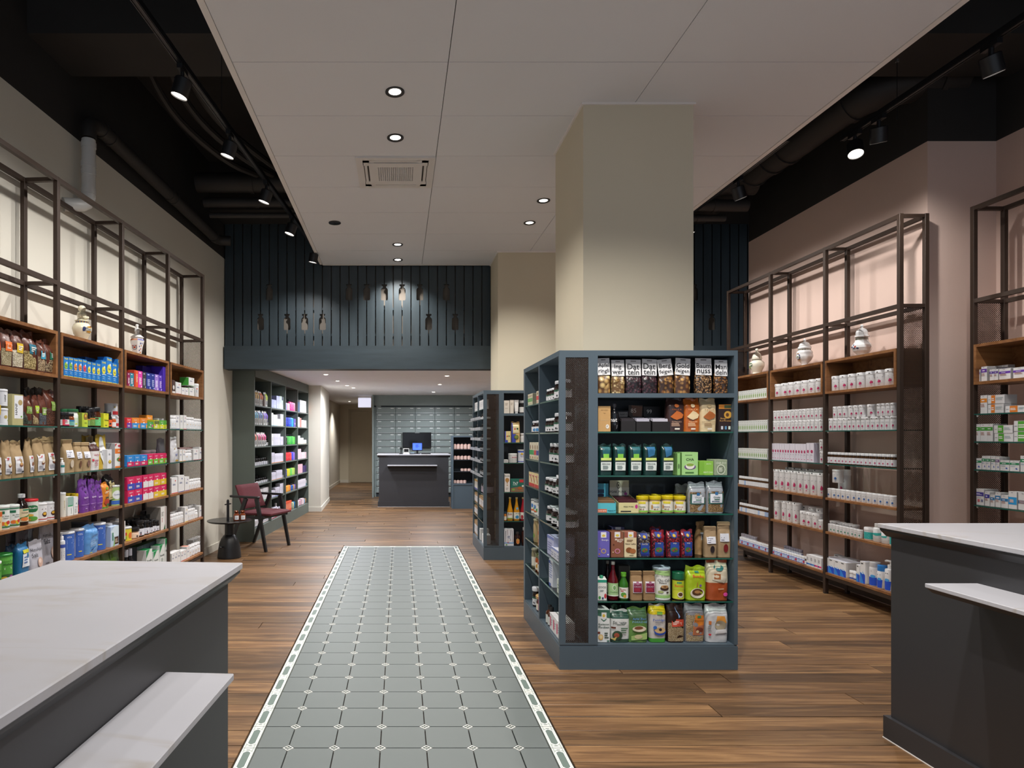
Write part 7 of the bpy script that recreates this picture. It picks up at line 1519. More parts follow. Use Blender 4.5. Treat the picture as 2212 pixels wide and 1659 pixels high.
row(FL, .015, LWD, 'lower oak board, ' + B2, [
 ('pump', 137, 145.5, 1149, 'white spray bottle with a blue band', dict(c='#dadce2', lc='#e4e4e8', label='#d4d6dc', pr=[('r', .1, .78, .9, .96, '#3a52a8'), ('l', .3, .2, .7, .6, 4, '#8a90a8')])), ('can', 148, 171.5, 1148, 'big blue paper can, first of three', vit), ('can', 172, 189, 1142, 'big blue paper can, second of three', dict(vit)),
 ('bag', 190, 217, 1136, 'crumpled light blue foil bag', dict(c='#5f98d4', style='seam', mat='foil', shoulder=.8, crumple=.013, pr=[('t', 'Basenbad', .6, .66, .05, '#3a5a94', True), ('l', .2, .25, .75, .55, 8, '#9cc0e8'), ('p', [(.2, .14), (.6, .24), (.75, .2), (.6, .1)], '#2f4a80'), ('r', .15, .03, .35, .06, '#d8c84a')])), ('can', 217.5, 237.5, 1129, 'big blue paper can beside the drink cartons', dict(vit)),
 ('drink', 240, 258, 1130, 'blue and white oat drink carton with a brown square', dict(c='#b4c8e0', lc='#dfe0e4', pr=[('p', [(0, .75), (.5, 1), (1, 1), (1, .5), (.5, .45)], '#cfe0ea'), ('r', .45, .08, .95, .45, '#4a3428'), ('l', .52, .16, .9, .36, 3, '#c8b8a8'), ('r', .2, .3, .32, .7, '#2f7a50'), ('p', [(.3, 0), (.5, .5), (.45, .0)], '#8ac06a')])), ('drink', 258.4, 272, 1120, 'white almond drink carton with an orange almond', dict(c='#dfdcd8', lc='#dfe0e4', dd=.02, pr=[('o', .45, .36, .26, .16, '#c8703a'), ('t', 'Hafer', .6, .85, .08, '#3a3a3c', True), ('l', .2, .6, .8, .75, 3, '#b0745a'), ('r', 0, .02, 1, .12, '#3a3434')])),
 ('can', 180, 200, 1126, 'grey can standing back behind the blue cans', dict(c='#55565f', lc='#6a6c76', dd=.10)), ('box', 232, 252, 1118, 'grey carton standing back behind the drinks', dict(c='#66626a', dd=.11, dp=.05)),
])
row(FL, .03, BS, 'base board, ' + B2, [('bag', 208, 264, 1193, 'olive green bag with a dark hill shape', dict(n=3, c='#5a7a34', style='seam', mat='foil', pr=[('p', [(.05, .3), (.3, .75), (.5, .6), (.7, .78), (.95, .4), (.95, .1), (.05, .1)], '#2f5a44')]))])
# third bay
def tallbox(c, c2='#f0e8f0', **q): return dict(dict(c=c, dp=.10, pr=[('r', .2, .86, .6, .92, c2), ('l', .2, .2, .8, .62, 7, c2), ('o', .75, .1, .12, .05, c2)]), **q)
row(FL, .015, CR, 'oak crate, ' + B3, [
 ('box', 277, 282.4, 805, 'maroon supplement carton', tallbox('#8a1f50')), ('box', 282.8, 290.4, 806, 'teal supplement carton', tallbox('#2a7f94')), ('box', 291, 299.6, 800, 'orange red supplement carton', dict(c='#e0602c', side='#c83a28', dp=.1, pr=[('r', .0, 0, .4, 1, '#c83f2a'), ('l', .5, .3, .9, .8, 6, '#f0d0b8')])), ('box', 300, 308.8, 802, 'pink supplement carton', tallbox('#d83fa8')), ('box', 309.2, 317, 804, 'dark grey supplement carton with a red mark', tallbox('#3a3a40', '#b0b0b8')), ('box', 317.8, 327.8, 806, 'navy supplement carton, wider of two', tallbox('#22348c', '#c0c8f0')), ('box', 328.2, 335.6, 807.5, 'navy supplement carton, narrower of two', tallbox('#22348c', '#c0c8f0')), ('box', 336, 343.8, 809, 'light lilac supplement carton', tallbox('#9a7ad0', '#efe8ff')), ('box', 344.2, 351.6, 810.5, 'purple supplement carton', tallbox('#5a3ab0', '#d8c8f4')), ('box', 352.8, 365.8, 793, 'big purple carton beside the crate end', dict(c='#4527a8', dp=.13, pr=[('l', .5, .1, .7, .8, 9, '#8a70e0'), ('r', .7, .88, .85, .93, '#d8d0f0')])),
 ('box', 308, 328.6, 792, 'dark purple carton standing back, nearer', dict(c='#2e1c78', dd=.10, dp=.06)), ('box', 331, 351, 791.5, 'dark purple carton standing back, beside the big one', dict(c='#39229a', dd=.105, dp=.06)),
])
def bb(c1, c2, sp=.5, ex=()): return dict(c=c1, dp=.07, pr=[('r', 0, 0, 1, sp, c2), ('t', 'BurgerVit', .45, .78, .13, '#f4ecf0', True), ('o', .5, sp + .04, .1, .07, '#f4ecf0'), ('l', .15, .12, .6, .3, 2, '#f0ece4')] + list(ex))
row(FL, .015, UG, 'upper glass shelf, ' + B3, [
 ('box', 275.6, 285.6, 902.5, 'red and purple bar carton', bb('#d8343c', '#6a3a9c')), ('box', 286, 302.8, 903, 'orange and blue bar carton, first of two', bb('#e0842c', '#2c8ad0', .5, [('o', .88, .2, .1, .2, '#e09a3c')])), ('box', 303.4, 319.6, 903, 'orange and blue bar carton, second of two', bb('#e0842c', '#2c8ad0', .5, [('o', .88, .2, .1, .2, '#e09a3c')])), ('box', 318, 331, 897, 'orange carton standing on the second line', dict(bb('#e08a2c', '#d8922c'), dd=.075)), ('box', 320, 332.6, 911, 'green bar carton with a pink mark', bb('#4a9a48', '#4a9a48', .5, [('o', .8, .4, .12, .2, '#d84a8a')])), ('box', 333.2, 345.8, 907.5, 'yellow and green bar carton with dark windows', bb('#b8b82c', '#c8cc34', .4, [('r', .1, .55, .3, .9, '#3a5a3a'), ('r', .4, .55, .6, .9, '#3a5a3a'), ('r', .7, .55, .9, .9, '#3a5a3a')])), ('box', 346.2, 356.8, 908.5, 'green and yellow bar carton, first of two', bb('#5aa83c', '#d0d02c')), ('box', 357.2, 368.2, 908.5, 'green and yellow bar carton, second of two', bb('#5aa83c', '#d0d02c')),
 ('jar', 341, 361, 904, 'clear white lidded jar behind the yellow cartons', dict(c='#c8cacc', lc='#dfe0e0', mat='p', n=2, dd=.08, label=None))])
row(FL, .015, LG, 'lower glass shelf, ' + B3, [
 ('box', 275.6, 290.8, 984, 'blue and pink bar carton, first of three', bb('#2c86d0', '#c81f5a', .42)), ('box', 291.2, 304.8, 983.5, 'blue and pink bar carton, second of three', bb('#2c86d0', '#c81f5a', .42)), ('box', 305.2, 319.6, 982.5, 'blue and pink bar carton, third of three', bb('#2c86d0', '#c81f5a', .42)),
 ('box', 320.2, 368, 980, 'pink and green bar carton', dict(bb('#d0205c', '#6ab83c', .5, [('o', .9, .25, .08, .2, '#c83a3c')]), n=4)), ('pouch', 346, 362, 949, 'silver pouch standing back behind pink cartons', dict(c='#8a8890', dd=.11)), ('jar', 322, 345, 972, 'clear jar standing back behind pink cartons', dict(c='#b0aeb0', lc='#d0d0d0', mat='p', n=2, dd=.10, label=None))])
def sn(a, b, c2, y1, y2, desc, n=2):
    row(FL, .015, UW, 'upper oak board, ' + B3, [('box', a, b, y1, desc + ', lower layer', dict(bb('#d0205c', c2, .5), n=n, H=.098)), ('box', a, b, y2, desc + ', upper layer', dict(bb('#d0205c', c2, .5), n=n, H=.098, zb=.099))])
sn(276.4, 308.4, '#3a4ab0', 1062, 1037, 'pink and blue bar carton'); sn(310, 332.8, '#dcdce0', 1062, 1043, 'pink and white bar carton'); sn(333.4, 361, '#d8b82c', 1051, 1029, 'pink and yellow bar carton')
bj = dict(c='#141110', lc='#18181b', label='#d9dce6', capf=.2, neck=.82, pr=[('o', .6, .45, .05, .06, '#4a4a55'), ('o', .6, .3, .05, .06, '#4a4a55'), ('o', .6, .15, .05, .06, '#8a2c34'), ('l', .3, .6, .7, .8, 2, '#a8acb8')])
row(FL, .015, LWD, 'lower oak board, ' + B3, [
 ('can', 276.4, 292, 1138, 'short yellow red can', dict(c='#d8c83c', lc='#d4d6d8', pr=[('r', .1, .4, .5, .7, '#c03a2c'), ('o', .7, .4, .12, .3, '#d8702c'), ('r', .1, .05, .5, .35, '#8ab03a')])), ('jar', 293, 307, 1139, 'squat jar with a black lid and peach label', dict(c='#e0c0a8', lc='#17171a', mat='p', capf=.36, neck=.95, label='#e0c8b4', pr=[('o', .65, .5, .06, .16, '#3a2a2c'), ('o', .65, .25, .06, .12, '#3a2a2c')])),
 ('jar', 305, 318.4, 1124, 'big black capped bottle with white label, first', bj), ('jar', 318.8, 327.8, 1124, 'black capped bottle with white label, second', bj), ('jar', 328.2, 333.4, 1126, 'slim black capped bottle with white label', bj), ('jar', 333.8, 341.2, 1122, 'black capped bottle with red dots', bj), ('jar', 341.6, 347.6, 1124, 'black capped bottle beside the tall cartons', bj), ('jar', 283, 334, 1116, 'black capped bottle in the second line', dict(bj, n=4, dd=.09)),
 ('box', 348.4, 357.8, 1095, 'tall white carton with red dots, first of two', dict(c='#dcdad8', side='#8a857e', dp=.13, pr=[('o', .3, .5, .08, .02, '#a83240'), ('o', .3, .43, .08, .02, '#a83240'), ('o', .3, .36, .08, .02, '#a83240'), ('p', [(.6, 0), (1, 0), (1, .25)], '#3a6a4a'), ('l', .15, .6, .7, .8, 3, '#a8a6a4')])), ('box', 358.4, 368, 1093, 'tall white carton with red dots, beside the post', dict(c='#dcdad8', side='#a83240', dp=.13, pr=[('o', .3, .5, .08, .02, '#a83240'), ('o', .3, .43, .08, .02, '#a83240'), ('o', .3, .36, .08, .02, '#a83240'), ('p', [(.6, 0), (1, 0), (1, .25)], '#3a6a4a'), ('l', .15, .6, .7, .8, 3, '#a8a6a4')])),
 ('box', 313, 348, 1100, 'dark grey carton in shade at the back', dict(c='#4c4648', n=2, dd=.15, dp=.04))])  # back cartons: dark grey paints the shade at the rear of the board
flo = dict(c='#d8dcda', top='#1f8a50', dp=.08, pr=[('p', [(0, .7), (.6, 1), (0, 1)], '#1f8a50'), ('t', 'Floradix', .5, .6, .08, '#3a4a44', True), ('l', .3, .3, .8, .5, 4, '#8a9a94')])
row(FL, .015, BS, 'base board, ' + B3, [('box', 317, 330, 1187, 'green topped white carton, front of the steps', flo), ('box', 332, 345, 1190, 'green topped white carton, second step', flo), ('box', 345.4, 357, 1177, 'green topped white carton, third step', flo), ('box', 357.4, 368.6, 1162, 'tallest green topped white carton by the post', flo), ('bottle', 276.6, 284.4, 1188, 'black bottle with silver cap, nearer of two', dict(c='#131113', lc='#b8bcc8', label=None, body=.6, neck=.5, cap=.18)), ('bottle', 285, 293.6, 1185, 'black bottle with silver cap, beside the steps', dict(c='#131113', lc='#b8bcc8', label=None, body=.6, neck=.5, cap=.18)), ('box', 297, 350, 1172, 'blue grey carton in shade behind the steps', dict(c='#5a6a78', n=4, dd=.10, dp=.07, top='#1f6a44'))])  # cartons behind the steps: blue grey and dulled green are painted shade
# last bay
wp = lambda c: [('l', .2, .5, .75, .62, 2, '#5a6490'), ('o', .6, .8, .07, .05, c), ('r', 0, 0, 1, .04, c)]
def wc(c='#c03a4a', **q): return dict(dict(c='#dfdfe0', side='#b4b2b0', dp=.07, pr=wp(c)), **q)
wt = dict(c='#dfe0e2', pr=[('l', .35, .4, .65, .6, 2, '#5a6aa0'), ('o', .6, .75, .05, .07, '#c8503a')])
wj = dict(c='#dcdde0', lc='#e4e4e6', mat='p', label='#dcdde0', neck=.8, capf=.18, pr=[('l', .3, .3, .7, .6, 2, '#5a6aa0'), ('o', .6, .75, .05, .06, '#d8a83c')])
row(FL, .015, CR, 'oak crate, ' + B4, [('box', 372.4, 379.6, 821, 'small dark brown carton with a white oval', dict(c='#4a3430', dp=.06, pr=[('o', .5, .45, .3, .16, '#d8d4d2'), ('r', 0, 0, 1, .16, '#d8d4d2')])), ('box', 380.4, 392.8, 826, 'white carton with a red foot', wc('#d8503a')), ('box', 393.4, 400.4, 837, 'low white and green carton, first of two', wc('#5aa03c')), ('box', 401, 408.6, 838, 'low white and green carton, second of two', wc('#c03a5a')), ('box', 409.4, 420.6, 838, 'white carton with a green side, lower of two stacked', wc('#5aa03c', side='#3f9a36', dp=.09)), ('box', 409, 420.4, 816, 'white carton with a green side, upper of two stacked', wc('#5aa03c', side='#3f9a36', dp=.09, zb=.099)), ('tub', 422, 437.6, 829, 'rounded white tub at the crate end', dict(wt))])
row(FL, .015, UG, 'upper glass shelf, ' + B4, [('jar', 371.6, 378.4, 900, 'white capped bottle at the near post', wj), ('box', 379, 389, 897, 'white carton with a dark side mark', wc('#4a4a88')), ('box', 389.6, 396.4, 897, 'slim white carton with a green mark', wc('#8aa83c')), ('box', 397, 403.8, 897, 'slim white carton with a red mark', wc('#c83a3a')), ('jar', 404.4, 422.4, 901.5, 'white bottle with blue print', dict(wj, n=3)), ('jar', 423, 438.4, 905, 'white bottle with a yellow mark', dict(wj, n=3)), ('jar', 372, 384, 908, 'low white jar in front of the cartons', dict(wj, n=2, dd=-.012, H=.12))])
row(FL, .015, LG, 'lower glass shelf, ' + B4, [('pouch', 371.6, 387.6, 946, 'tall crumpled silver pouch', dict(c='#c4c4c8', crumple=.012, pr=[('l', .55, .25, .85, .34, 2, '#4a5a9a'), ('o', .7, .06, .2, .04, '#a88a3c'), ('o', .6, .55, .05, .03, '#d8b83c')])), ('box', 388.6, 395, 971, 'slim white carton beside the silver pouch', wc('#d8a03c')), ('box', 395.4, 402, 971, 'slim white carton with an orange mark', wc('#e0882c')), ('jar', 402.6, 418.2, 973, 'white lidded jar with blue print', dict(wj, n=2)), ('box', 418.8, 430.4, 970, 'white carton with a red top edge', wc('#a83a4a')), ('box', 430.8, 438.4, 966, 'white carton with two red dots', wc('#c0343c')), ('box', 389, 430, 966, 'dull pink carton lying in the second line', dict(c='#9a7a78', n=4, dd=.085, dp=.05))])
row(FL, .015, UW, 'upper oak board, ' + B4, [('box', 371.8, 384.8, 1032, 'white carton with a red shield', wc('#c83a3a')), ('box', 385.4, 399.8, 1027, 'larger white carton with a blue disc', wc('#2c3a8a')), ('box', 400.4, 409.8, 1030, 'white carton with a purple foot', wc('#6a3a8a')), ('jar', 410.6, 441.6, 1034, 'small white bottle with grey green print', dict(wj, n=6))])
row(FL, .015, LWD, 'lower oak board, ' + B4, [('jar', 372, 399, 1109, 'small white bottle with blue print', dict(wj, n=5)), ('box', 399.6, 407.4, 1095, 'tall white carton with a yellow edge', wc('#d8b83c')), ('jar', 408, 424, 1099, 'white bottle with a blue mark', dict(wj, n=4)), ('jar', 424.4, 430.4, 1102, 'white bottle with a red mark', wj), ('box', 431, 439, 1092, 'white carton with a red foot', wc('#c0343c')), ('jar', 375, 398, 1104, 'white bottle in the second line', dict(wj, n=3, dd=.07)), ('jar', 410, 428, 1091, 'white bottle standing on the second line', dict(wj, n=3, dd=.07))])
row(FL, .015, BS, 'base board, ' + B4, [('box', 372, 391, 1192, 'low white carton with a blue mark', wc('#4a5aa8', n=3)), ('box', 391.6, 404, 1189, 'low white carton with a red mark', wc('#c83a4a', n=2)), ('box', 404.6, 411, 1180, 'white carton with a coral top', wc('#e08a78', top='#e09a88')), ('jar', 411.6, 442, 1174, 'white bottle with a yellow green mark', dict(wj, n=5)), ('box', 418, 441, 1162, 'white carton standing on the second line', wc('#8aa84a', n=3, dd=.08))])
# ---------------------------------------------------------------- goods on the pink wall shelving
P1, P2, P3 = 'far pink bay', 'middle pink bay', 'near pink bay'
CRR = 1.7325; gU, gL, wU, wL, bS = 1.398, 1.115, .825, .535, .185
def lily(c, c2, u=.46): return [('o', u, .40, .045, .13, c), ('o', u + .045, .38, .04, .10, c2), ('o', u - .035, .36, .03, .08, c), ('r', u - .03, .14, u + .05, .18, c), ('l', u - .1, .70, u + .2, .76, 1, '#9a9aa2'), ('l', u, .22, u + .2, .26, 1, '#b8b8c0')]
PK, BLU, GRN = ('#c4386c', '#a82a58'), ('#3f74b8', '#2f5a98'), ('#3a9a7c', '#2a7a60')
tub = dict(c='#e6e6e7', lc='#ececed', lidf=.2, pr=lily(*PK) + [('r', .34, 1.10, .42, 1.16, '#2a2a2e')])
grb = dict(c='#e3e6e2', side='#c8cac6', dp=.10, pr=[('o', .45, .36, .22, .2, '#8ab83c'), ('o', .52, .34, .14, .15, '#6a9a34'), ('r', .4, .84, .65, .87, '#3a3a3c'), ('l', .2, .6, .8, .68, 1, '#a8b0a8')])
row(FR, .015, CRR, 'oak crate, ' + P1, [('box', 1594, 1655, 842, 'slim white carton with a green leaf', dict(grb, n=15))], 'far')
row(FR, .015, gU, 'upper glass shelf, ' + P1, [('box', 1594, 1657, 908, 'slim white carton with a green leaf', dict(grb, n=16))], 'far')
row(FR, .015, gL, 'lower glass shelf, ' + P1, [('box', 1594, 1656.6, 969, 'slim white carton with a green leaf', dict(grb, n=16))], 'far')
sbt = dict(c='#4a2e12', lc='#e6e8ea', capf=.26, neck=.72, label='#dfe2e6', lab=(.06, .70), pr=[('l', .25, .3, .75, .7, 3, '#b0b8c4')])
row(FR, .015, wU, 'upper oak board, ' + P1, [('jar', 1594, 1657, 1031, 'small amber bottle with a white cap', dict(sbt, n=20, cols=dict(label=['#dfe2e6'] * 4 + ['#9ab8e0'] + ['#dfe2e6'] * 15)))], 'far')
row(FR, .015, wL, 'lower oak board, ' + P1, [('jar', 1595, 1657, 1091, 'small amber bottle with a white cap', dict(sbt, n=18, cols=dict(label=['#dfe2e6', '#a8c0e4', '#dfe2e6', '#dfe2e6', '#a8c0e4', '#dfe2e6', '#dfe2e6', '#dfe2e6', '#dfe2e6', '#dfe2e6', '#dfe2e6', '#dfe2e6', '#a8c0e4', '#dfe2e6', '#dfe2e6', '#dfe2e6', '#a8c0e4', '#a8c0e4']))), ('jar', 1598, 1612, 1080, 'dark capped amber bottle in the second line', dict(sbt, n=4, lc='#2a2420', dd=.06))], 'far')
bl = dict(c='#dfe2ea', lc='#e6e8ea', capf=.26, neck=.82, mat='p', label='#c4d6ec', lab=(.06, .80), pr=[('r', 0, .84, 1, .96, '#2f3ab8'), ('r', 0, 0, 1, .08, '#2f3ab8'), ('l', .3, .3, .7, .7, 2, '#7a8ac0')])
blr = [bl['pr'], bl['pr'] + [('r', .36, .2, .6, .75, '#b83a5a')], bl['pr'], bl['pr'], bl['pr'] + [('r', .4, .2, .66, .75, '#b83a5a')], bl['pr']]
row(FR, .015, bS, 'base board, ' + P1, [('jar', 1595, 1657, 1168, 'white bottle with a blue banded label', dict(bl, n=15, cols=dict(pr=blr))), ('jar', 1598, 1630, 1156, 'white bottle in the second line', dict(bl, n=7, dd=.07, lc='#b8b4c0'))], 'far')
row(FR, .015, CRR, 'oak crate, ' + P2, [('tub', 1667.6, 1770.7, 824, 'white tub with a pink flower print', dict(tub, n=7))], 'far')
row(FR, .015, gU, 'upper glass shelf, ' + P2, [('tub', 1666, 1773.5, 909, 'white tub with pink print, lower layer', dict(tub, n=13, H=.102)), ('tub', 1666.5, 1773.5, 890, 'white tub with pink print, upper layer', dict(tub, n=13, H=.098, zb=.1035))], 'far')
lil = dict(c='#dfdbe6', side='#bcb4c4', dp=.10, pr=[('o', .5, .56, .3, .085, PK[0]), ('o', .56, .53, .2, .06, PK[1]), ('r', 0, .27, 1, .275, '#c8c2d0'), ('r', .3, .12, .7, .15, '#c84a84'), ('l', .2, .36, .8, .42, 2, '#a8a2b0')])
row(FR, .015, gL, 'lower glass shelf, ' + P2, [('box', 1661.5, 1740, 958.5, 'slim lilac white carton with a pink flower', dict(lil, n=14)), ('box', 1740.5, 1747.5, 957, 'taller lilac white carton, first of two', lil), ('box', 1748, 1757, 957, 'taller lilac white carton, second of two', lil), ('tub', 1766, 1776, 979, 'white tub by the post, lower of two stacked', dict(tub, H=.105)), ('tub', 1765, 1775, 950, 'white tub by the post, upper of two stacked', dict(tub, H=.10, zb=.107))], 'far')
tt = dict(tub, lidf=.12)
row(FR, .015, wU, 'upper oak board, ' + P2, [('tub', 1665, 1773.5, 1018, 'tall white tub with a pink flower print', dict(tt, n=8)), ('tub', 1690, 1765, 1012, 'tall white tub in the second line', dict(tt, n=5, dd=.085))], 'far')
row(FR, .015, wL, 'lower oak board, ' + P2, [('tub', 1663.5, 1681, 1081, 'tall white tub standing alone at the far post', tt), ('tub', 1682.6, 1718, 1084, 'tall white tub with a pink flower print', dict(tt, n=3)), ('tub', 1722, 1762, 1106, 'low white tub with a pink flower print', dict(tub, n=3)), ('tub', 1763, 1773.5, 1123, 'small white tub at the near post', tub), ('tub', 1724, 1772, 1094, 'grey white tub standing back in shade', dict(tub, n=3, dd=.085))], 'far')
row(FR, .015, bS, 'base board, ' + P2, [('jar', 1661.5, 1735, 1191, 'white bottle with a blue banded label', dict(bl, n=14, cols=dict(pr=blr))), ('jar', 1735.5, 1740, 1203, 'small brown bottle at the end of the blue banded ones', sbt), ('box', 1740.7, 1757, 1199, 'white carton with a blue bar', dict(c='#e4e4e6', n=2, dp=.09, pr=[('r', 0, .12, 1, .26, '#3a8ad0'), ('r', 0, .12, .4, .26, '#3a5ab0'), ('l', .15, .5, .7, .8, 4, '#8a8a90')])), ('box', 1757.4, 1773.5, 1204, 'white carton with a magenta bar', dict(c='#e4e4e6', n=2, dp=.09, pr=[('r', 0, .12, 1, .26, '#e0307a'), ('r', 0, .12, .4, .26, '#7a2a8a'), ('l', .15, .5, .7, .8, 4, '#8a8a90')])), ('jar', 1690, 1728, 1183, 'grey capped bottle in the second line', dict(bl, n=7, dd=.07, lc='#8a8694'))], 'far')
row(FR, .015, CRR, 'oak crate, ' + P3, [('tub', 1788.5, 1924, 805, 'large white tub with a pink flower print', dict(tub, n=7))], 'far')
row(FR, .015, gU, 'upper glass shelf, ' + P3, [('tub', 1785, 1825, 908, 'white tub of the far four, lower layer', dict(tub, n=4, H=.104)), ('tub', 1826, 1929, 907, 'white tub of the near ten, lower layer', dict(tub, n=10, H=.104)), ('tub', 1794, 1826, 884, 'white tub of the far three, upper layer', dict(tub, n=3, H=.097, zb=.1055)), ('tub', 1827, 1862, 884, 'white tub of the middle three, upper layer', dict(tub, n=3, H=.097, zb=.1055)), ('tub', 1866, 1882, 883, 'white tub standing alone on the upper layer', dict(tub, H=.097, zb=.1055)), ('tub', 1889, 1929, 882, 'white tub of the near four, upper layer', dict(tub, n=4, H=.097, zb=.1055))], 'far')
amb = dict(c='#3c240c', lc='#e4e6e8', capf=.2, neck=.78, label='#e2e2e6', lab=(.10, .74), pr=lily(*PK, u=.42)[:4])
row(FR, .015, gL, 'lower glass shelf, ' + P3, [('jar', 1781.5, 1929, 979, 'amber bottle with pink flower label', dict(amb, n=17))], 'far')
btb = dict(tub, pr=lily(*BLU), lidf=.14)
row(FR, .015, wU, 'upper oak board, ' + P3, [('tub', 1781.5, 1929, 1062, 'white tub with a blue flower print', dict(btb, n=13)), ('tub', 1791, 1806, 1033, 'white tub with blue flower, standing on top', dict(btb, zb=.132, H=.11)), ('tub', 1800, 1822, 1025, 'grey white tub behind the one on top', dict(tub, dd=.075, zb=.0, H=.24))], 'far')
gtb = dict(tub, pr=lily(*GRN), lidf=.14)
teal = [('r', .2, .1, .85, .85, '#2fa8a4'), ('l', .28, .2, .6, .75, 4, '#dcf0ee')]
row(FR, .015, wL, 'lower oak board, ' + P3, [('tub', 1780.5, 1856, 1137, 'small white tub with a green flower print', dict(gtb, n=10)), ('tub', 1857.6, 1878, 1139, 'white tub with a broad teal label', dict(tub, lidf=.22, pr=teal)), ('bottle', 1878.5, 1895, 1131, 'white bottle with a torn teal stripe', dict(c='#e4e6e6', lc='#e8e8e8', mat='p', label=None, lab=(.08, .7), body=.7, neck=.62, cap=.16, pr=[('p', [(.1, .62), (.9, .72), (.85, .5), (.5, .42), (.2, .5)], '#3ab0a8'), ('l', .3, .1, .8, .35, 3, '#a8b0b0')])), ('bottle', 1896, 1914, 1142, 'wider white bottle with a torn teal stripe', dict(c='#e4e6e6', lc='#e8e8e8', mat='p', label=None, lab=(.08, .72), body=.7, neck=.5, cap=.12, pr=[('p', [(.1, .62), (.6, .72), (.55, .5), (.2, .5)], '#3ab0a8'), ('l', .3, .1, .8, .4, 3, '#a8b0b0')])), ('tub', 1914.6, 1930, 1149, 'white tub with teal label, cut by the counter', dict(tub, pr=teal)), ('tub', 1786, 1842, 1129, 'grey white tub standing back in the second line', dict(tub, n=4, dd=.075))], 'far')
dmt = dict(c='#e4e4e4', top='#dfe2ee', dp=.14, pr=[('p', [(0, .0), (1, 0), (1, .40), (.7, .47), (.4, .43), (0, .5)], '#1f4fc8'), ('p', [(0, 0), (.7, 0), (.15, .46), (0, .48)], '#2f86e0'), ('o', .55, .47, .2, .055, '#4aa0e0'), ('o', .55, .47, .15, .035, '#cfe4f4'), ('l', .2, .86, .9, .95, 1, '#2a2a30')])
row(FR, .015, bS, 'base board, ' + P3, [('box', 1776.5, 1826.5, 1209, 'white carton with a blue wave', dict(dmt, n=4, name='carton')), ('jar', 1831, 1848, 1234, 'small white jar with a blue band', dict(c='#e2e2e6', lc='#e8e8ea', mat='p', n=2, capf=.3, neck=.95, label='#e2e2e6', pr=[('r', 0, .1, 1, .5, '#2f4aa8')])), ('box', 1848.5, 1856, 1220, 'slim white and blue carton', dict(dmt, dp=.06)), ('box', 1856.6, 1868, 1213, 'taller white and blue carton beside the slim one', dict(dmt, dp=.07)), ('bottle', 1870.5, 1887, 1214, 'white bottle with a clear cap and blue foot', dict(c='#e2e2e4', lc='#d4d6da', mat='p', label='#e2e2e4', lab=(.04, .72), body=.76, neck=.8, cap=.2, pr=[('r', .05, 0, .95, .5, '#1f4fc8'), ('o', .4, .56, .16, .09, '#4aa0e0'), ('l', .3, .84, .7, .9, 1, '#3a3a40')])), ('bottle', 1887.5, 1903, 1221, 'white bottle with a bright blue cap', dict(c='#e2e2e4', lc='#2f86d8', mat='p', label=None, lab=(.04, .66), body=.7, neck=.78, cap=.24, pr=[('p', [(.3, 0), (.62, 0), (.66, .56), (.26, .56)], '#1f4fc8'), ('o', .46, .6, .14, .09, '#4aa0e0'), ('l', .3, .88, .6, .94, 1, '#3a3a40')])), ('pump', 1903.6, 1921, 1211, 'white pump bottle with a blue foot', dict(c='#e2e2e4', pr=[('p', [(.26, 0), (.62, 0), (.66, .5), (.22, .5)], '#1f4fc8'), ('o', .42, .56, .16, .08, '#4aa0e0'), ('l', .3, .9, .6, .96, 1, '#3a3a40')])), ('box', 1800, 1850, 1203, 'white and blue carton in shade, second line', dict(dmt, n=3, dd=.16, dp=.03))], 'far')
# ---------------------------------------------------------------- single bay in the recess
RB = 'recess bay'
def med(c, v0=.62, v1=.86, **q): return dict(dict(c='#e2e0e0', side='#b4b2b2', top='#d0cfce', dp=.07, pr=[('r', 0, v0, 1, v1, c), ('l', .2, v0 + .06, .8, v1 - .06, 1, '#f0ecf4'), ('l', .1, .35, .7, .55, 3, '#c09a90'), ('l', .35, .9, .65, .96, 1, '#9a9aa0')]), **q)
def medw(c, u0, u1): return dict(c='#e2e0e0', side='#b4b2b2', dp=.09, pr=[('r', u0, .04, u1, .96, c), ('l', u0 + .03, .3, u1 - .03, .7, 2, '#f4f0ea'), ('l', .05, .45, u0 - .03, .55, 1, '#9a9aa0'), ('l', u1 + .04, .4, .95, .75, 2, '#b8c4c8')])
row(FN, .015, 1.7325, 'oak crate, ' + RB, [('box', 2106.4, 2115.6, 799, 'small white carton with a purple band by the crate side', med('#6a3aa0', .60, .8)), ('box', 2118, 2130.4, 792, 'taller white carton with a purple band', med('#6a3aa0', .60, .84)), ('box', 2136, 2145, 798, 'slim white carton with a purple band, first of two', med('#5a3a98', .6, .8)), ('box', 2145.6, 2155, 797, 'slim white carton with a purple band, second of two', med('#5a3a98', .6, .8)), ('box', 2156, 2183, 796, 'wide white carton with a purple band, first of two', med('#6a3aa8', .54, .74)), ('box', 2186.5, 2219, 793, 'wide white carton with a purple band, cut by the picture edge', med('#6a3aa8', .54, .74)), ('box', 2134, 2176, 790, 'grey white carton in the second line', med('#8a889a', n=3, dd=.09, dp=.05))], 'far')
row(FN, .015, 1.508, 'first glass shelf, ' + RB, [('box', 2116.2, 2131, 854, 'tall white carton with an orange block', med('#e08a2c', .6, .82, dp=.08)), ('box', 2131.6, 2168, 883, 'flat white carton with orange block, lower of two', dict(medw('#e0802c', .22, .46), H=.062)), ('box', 2131.6, 2168, 868, 'flat white carton with orange block, upper of two', dict(medw('#e0802c', .22, .46), H=.06, zb=.064)), ('box', 2169, 2218, 876, 'long white carton with a broad orange block', medw('#e0802c', .22, .58))], 'far')
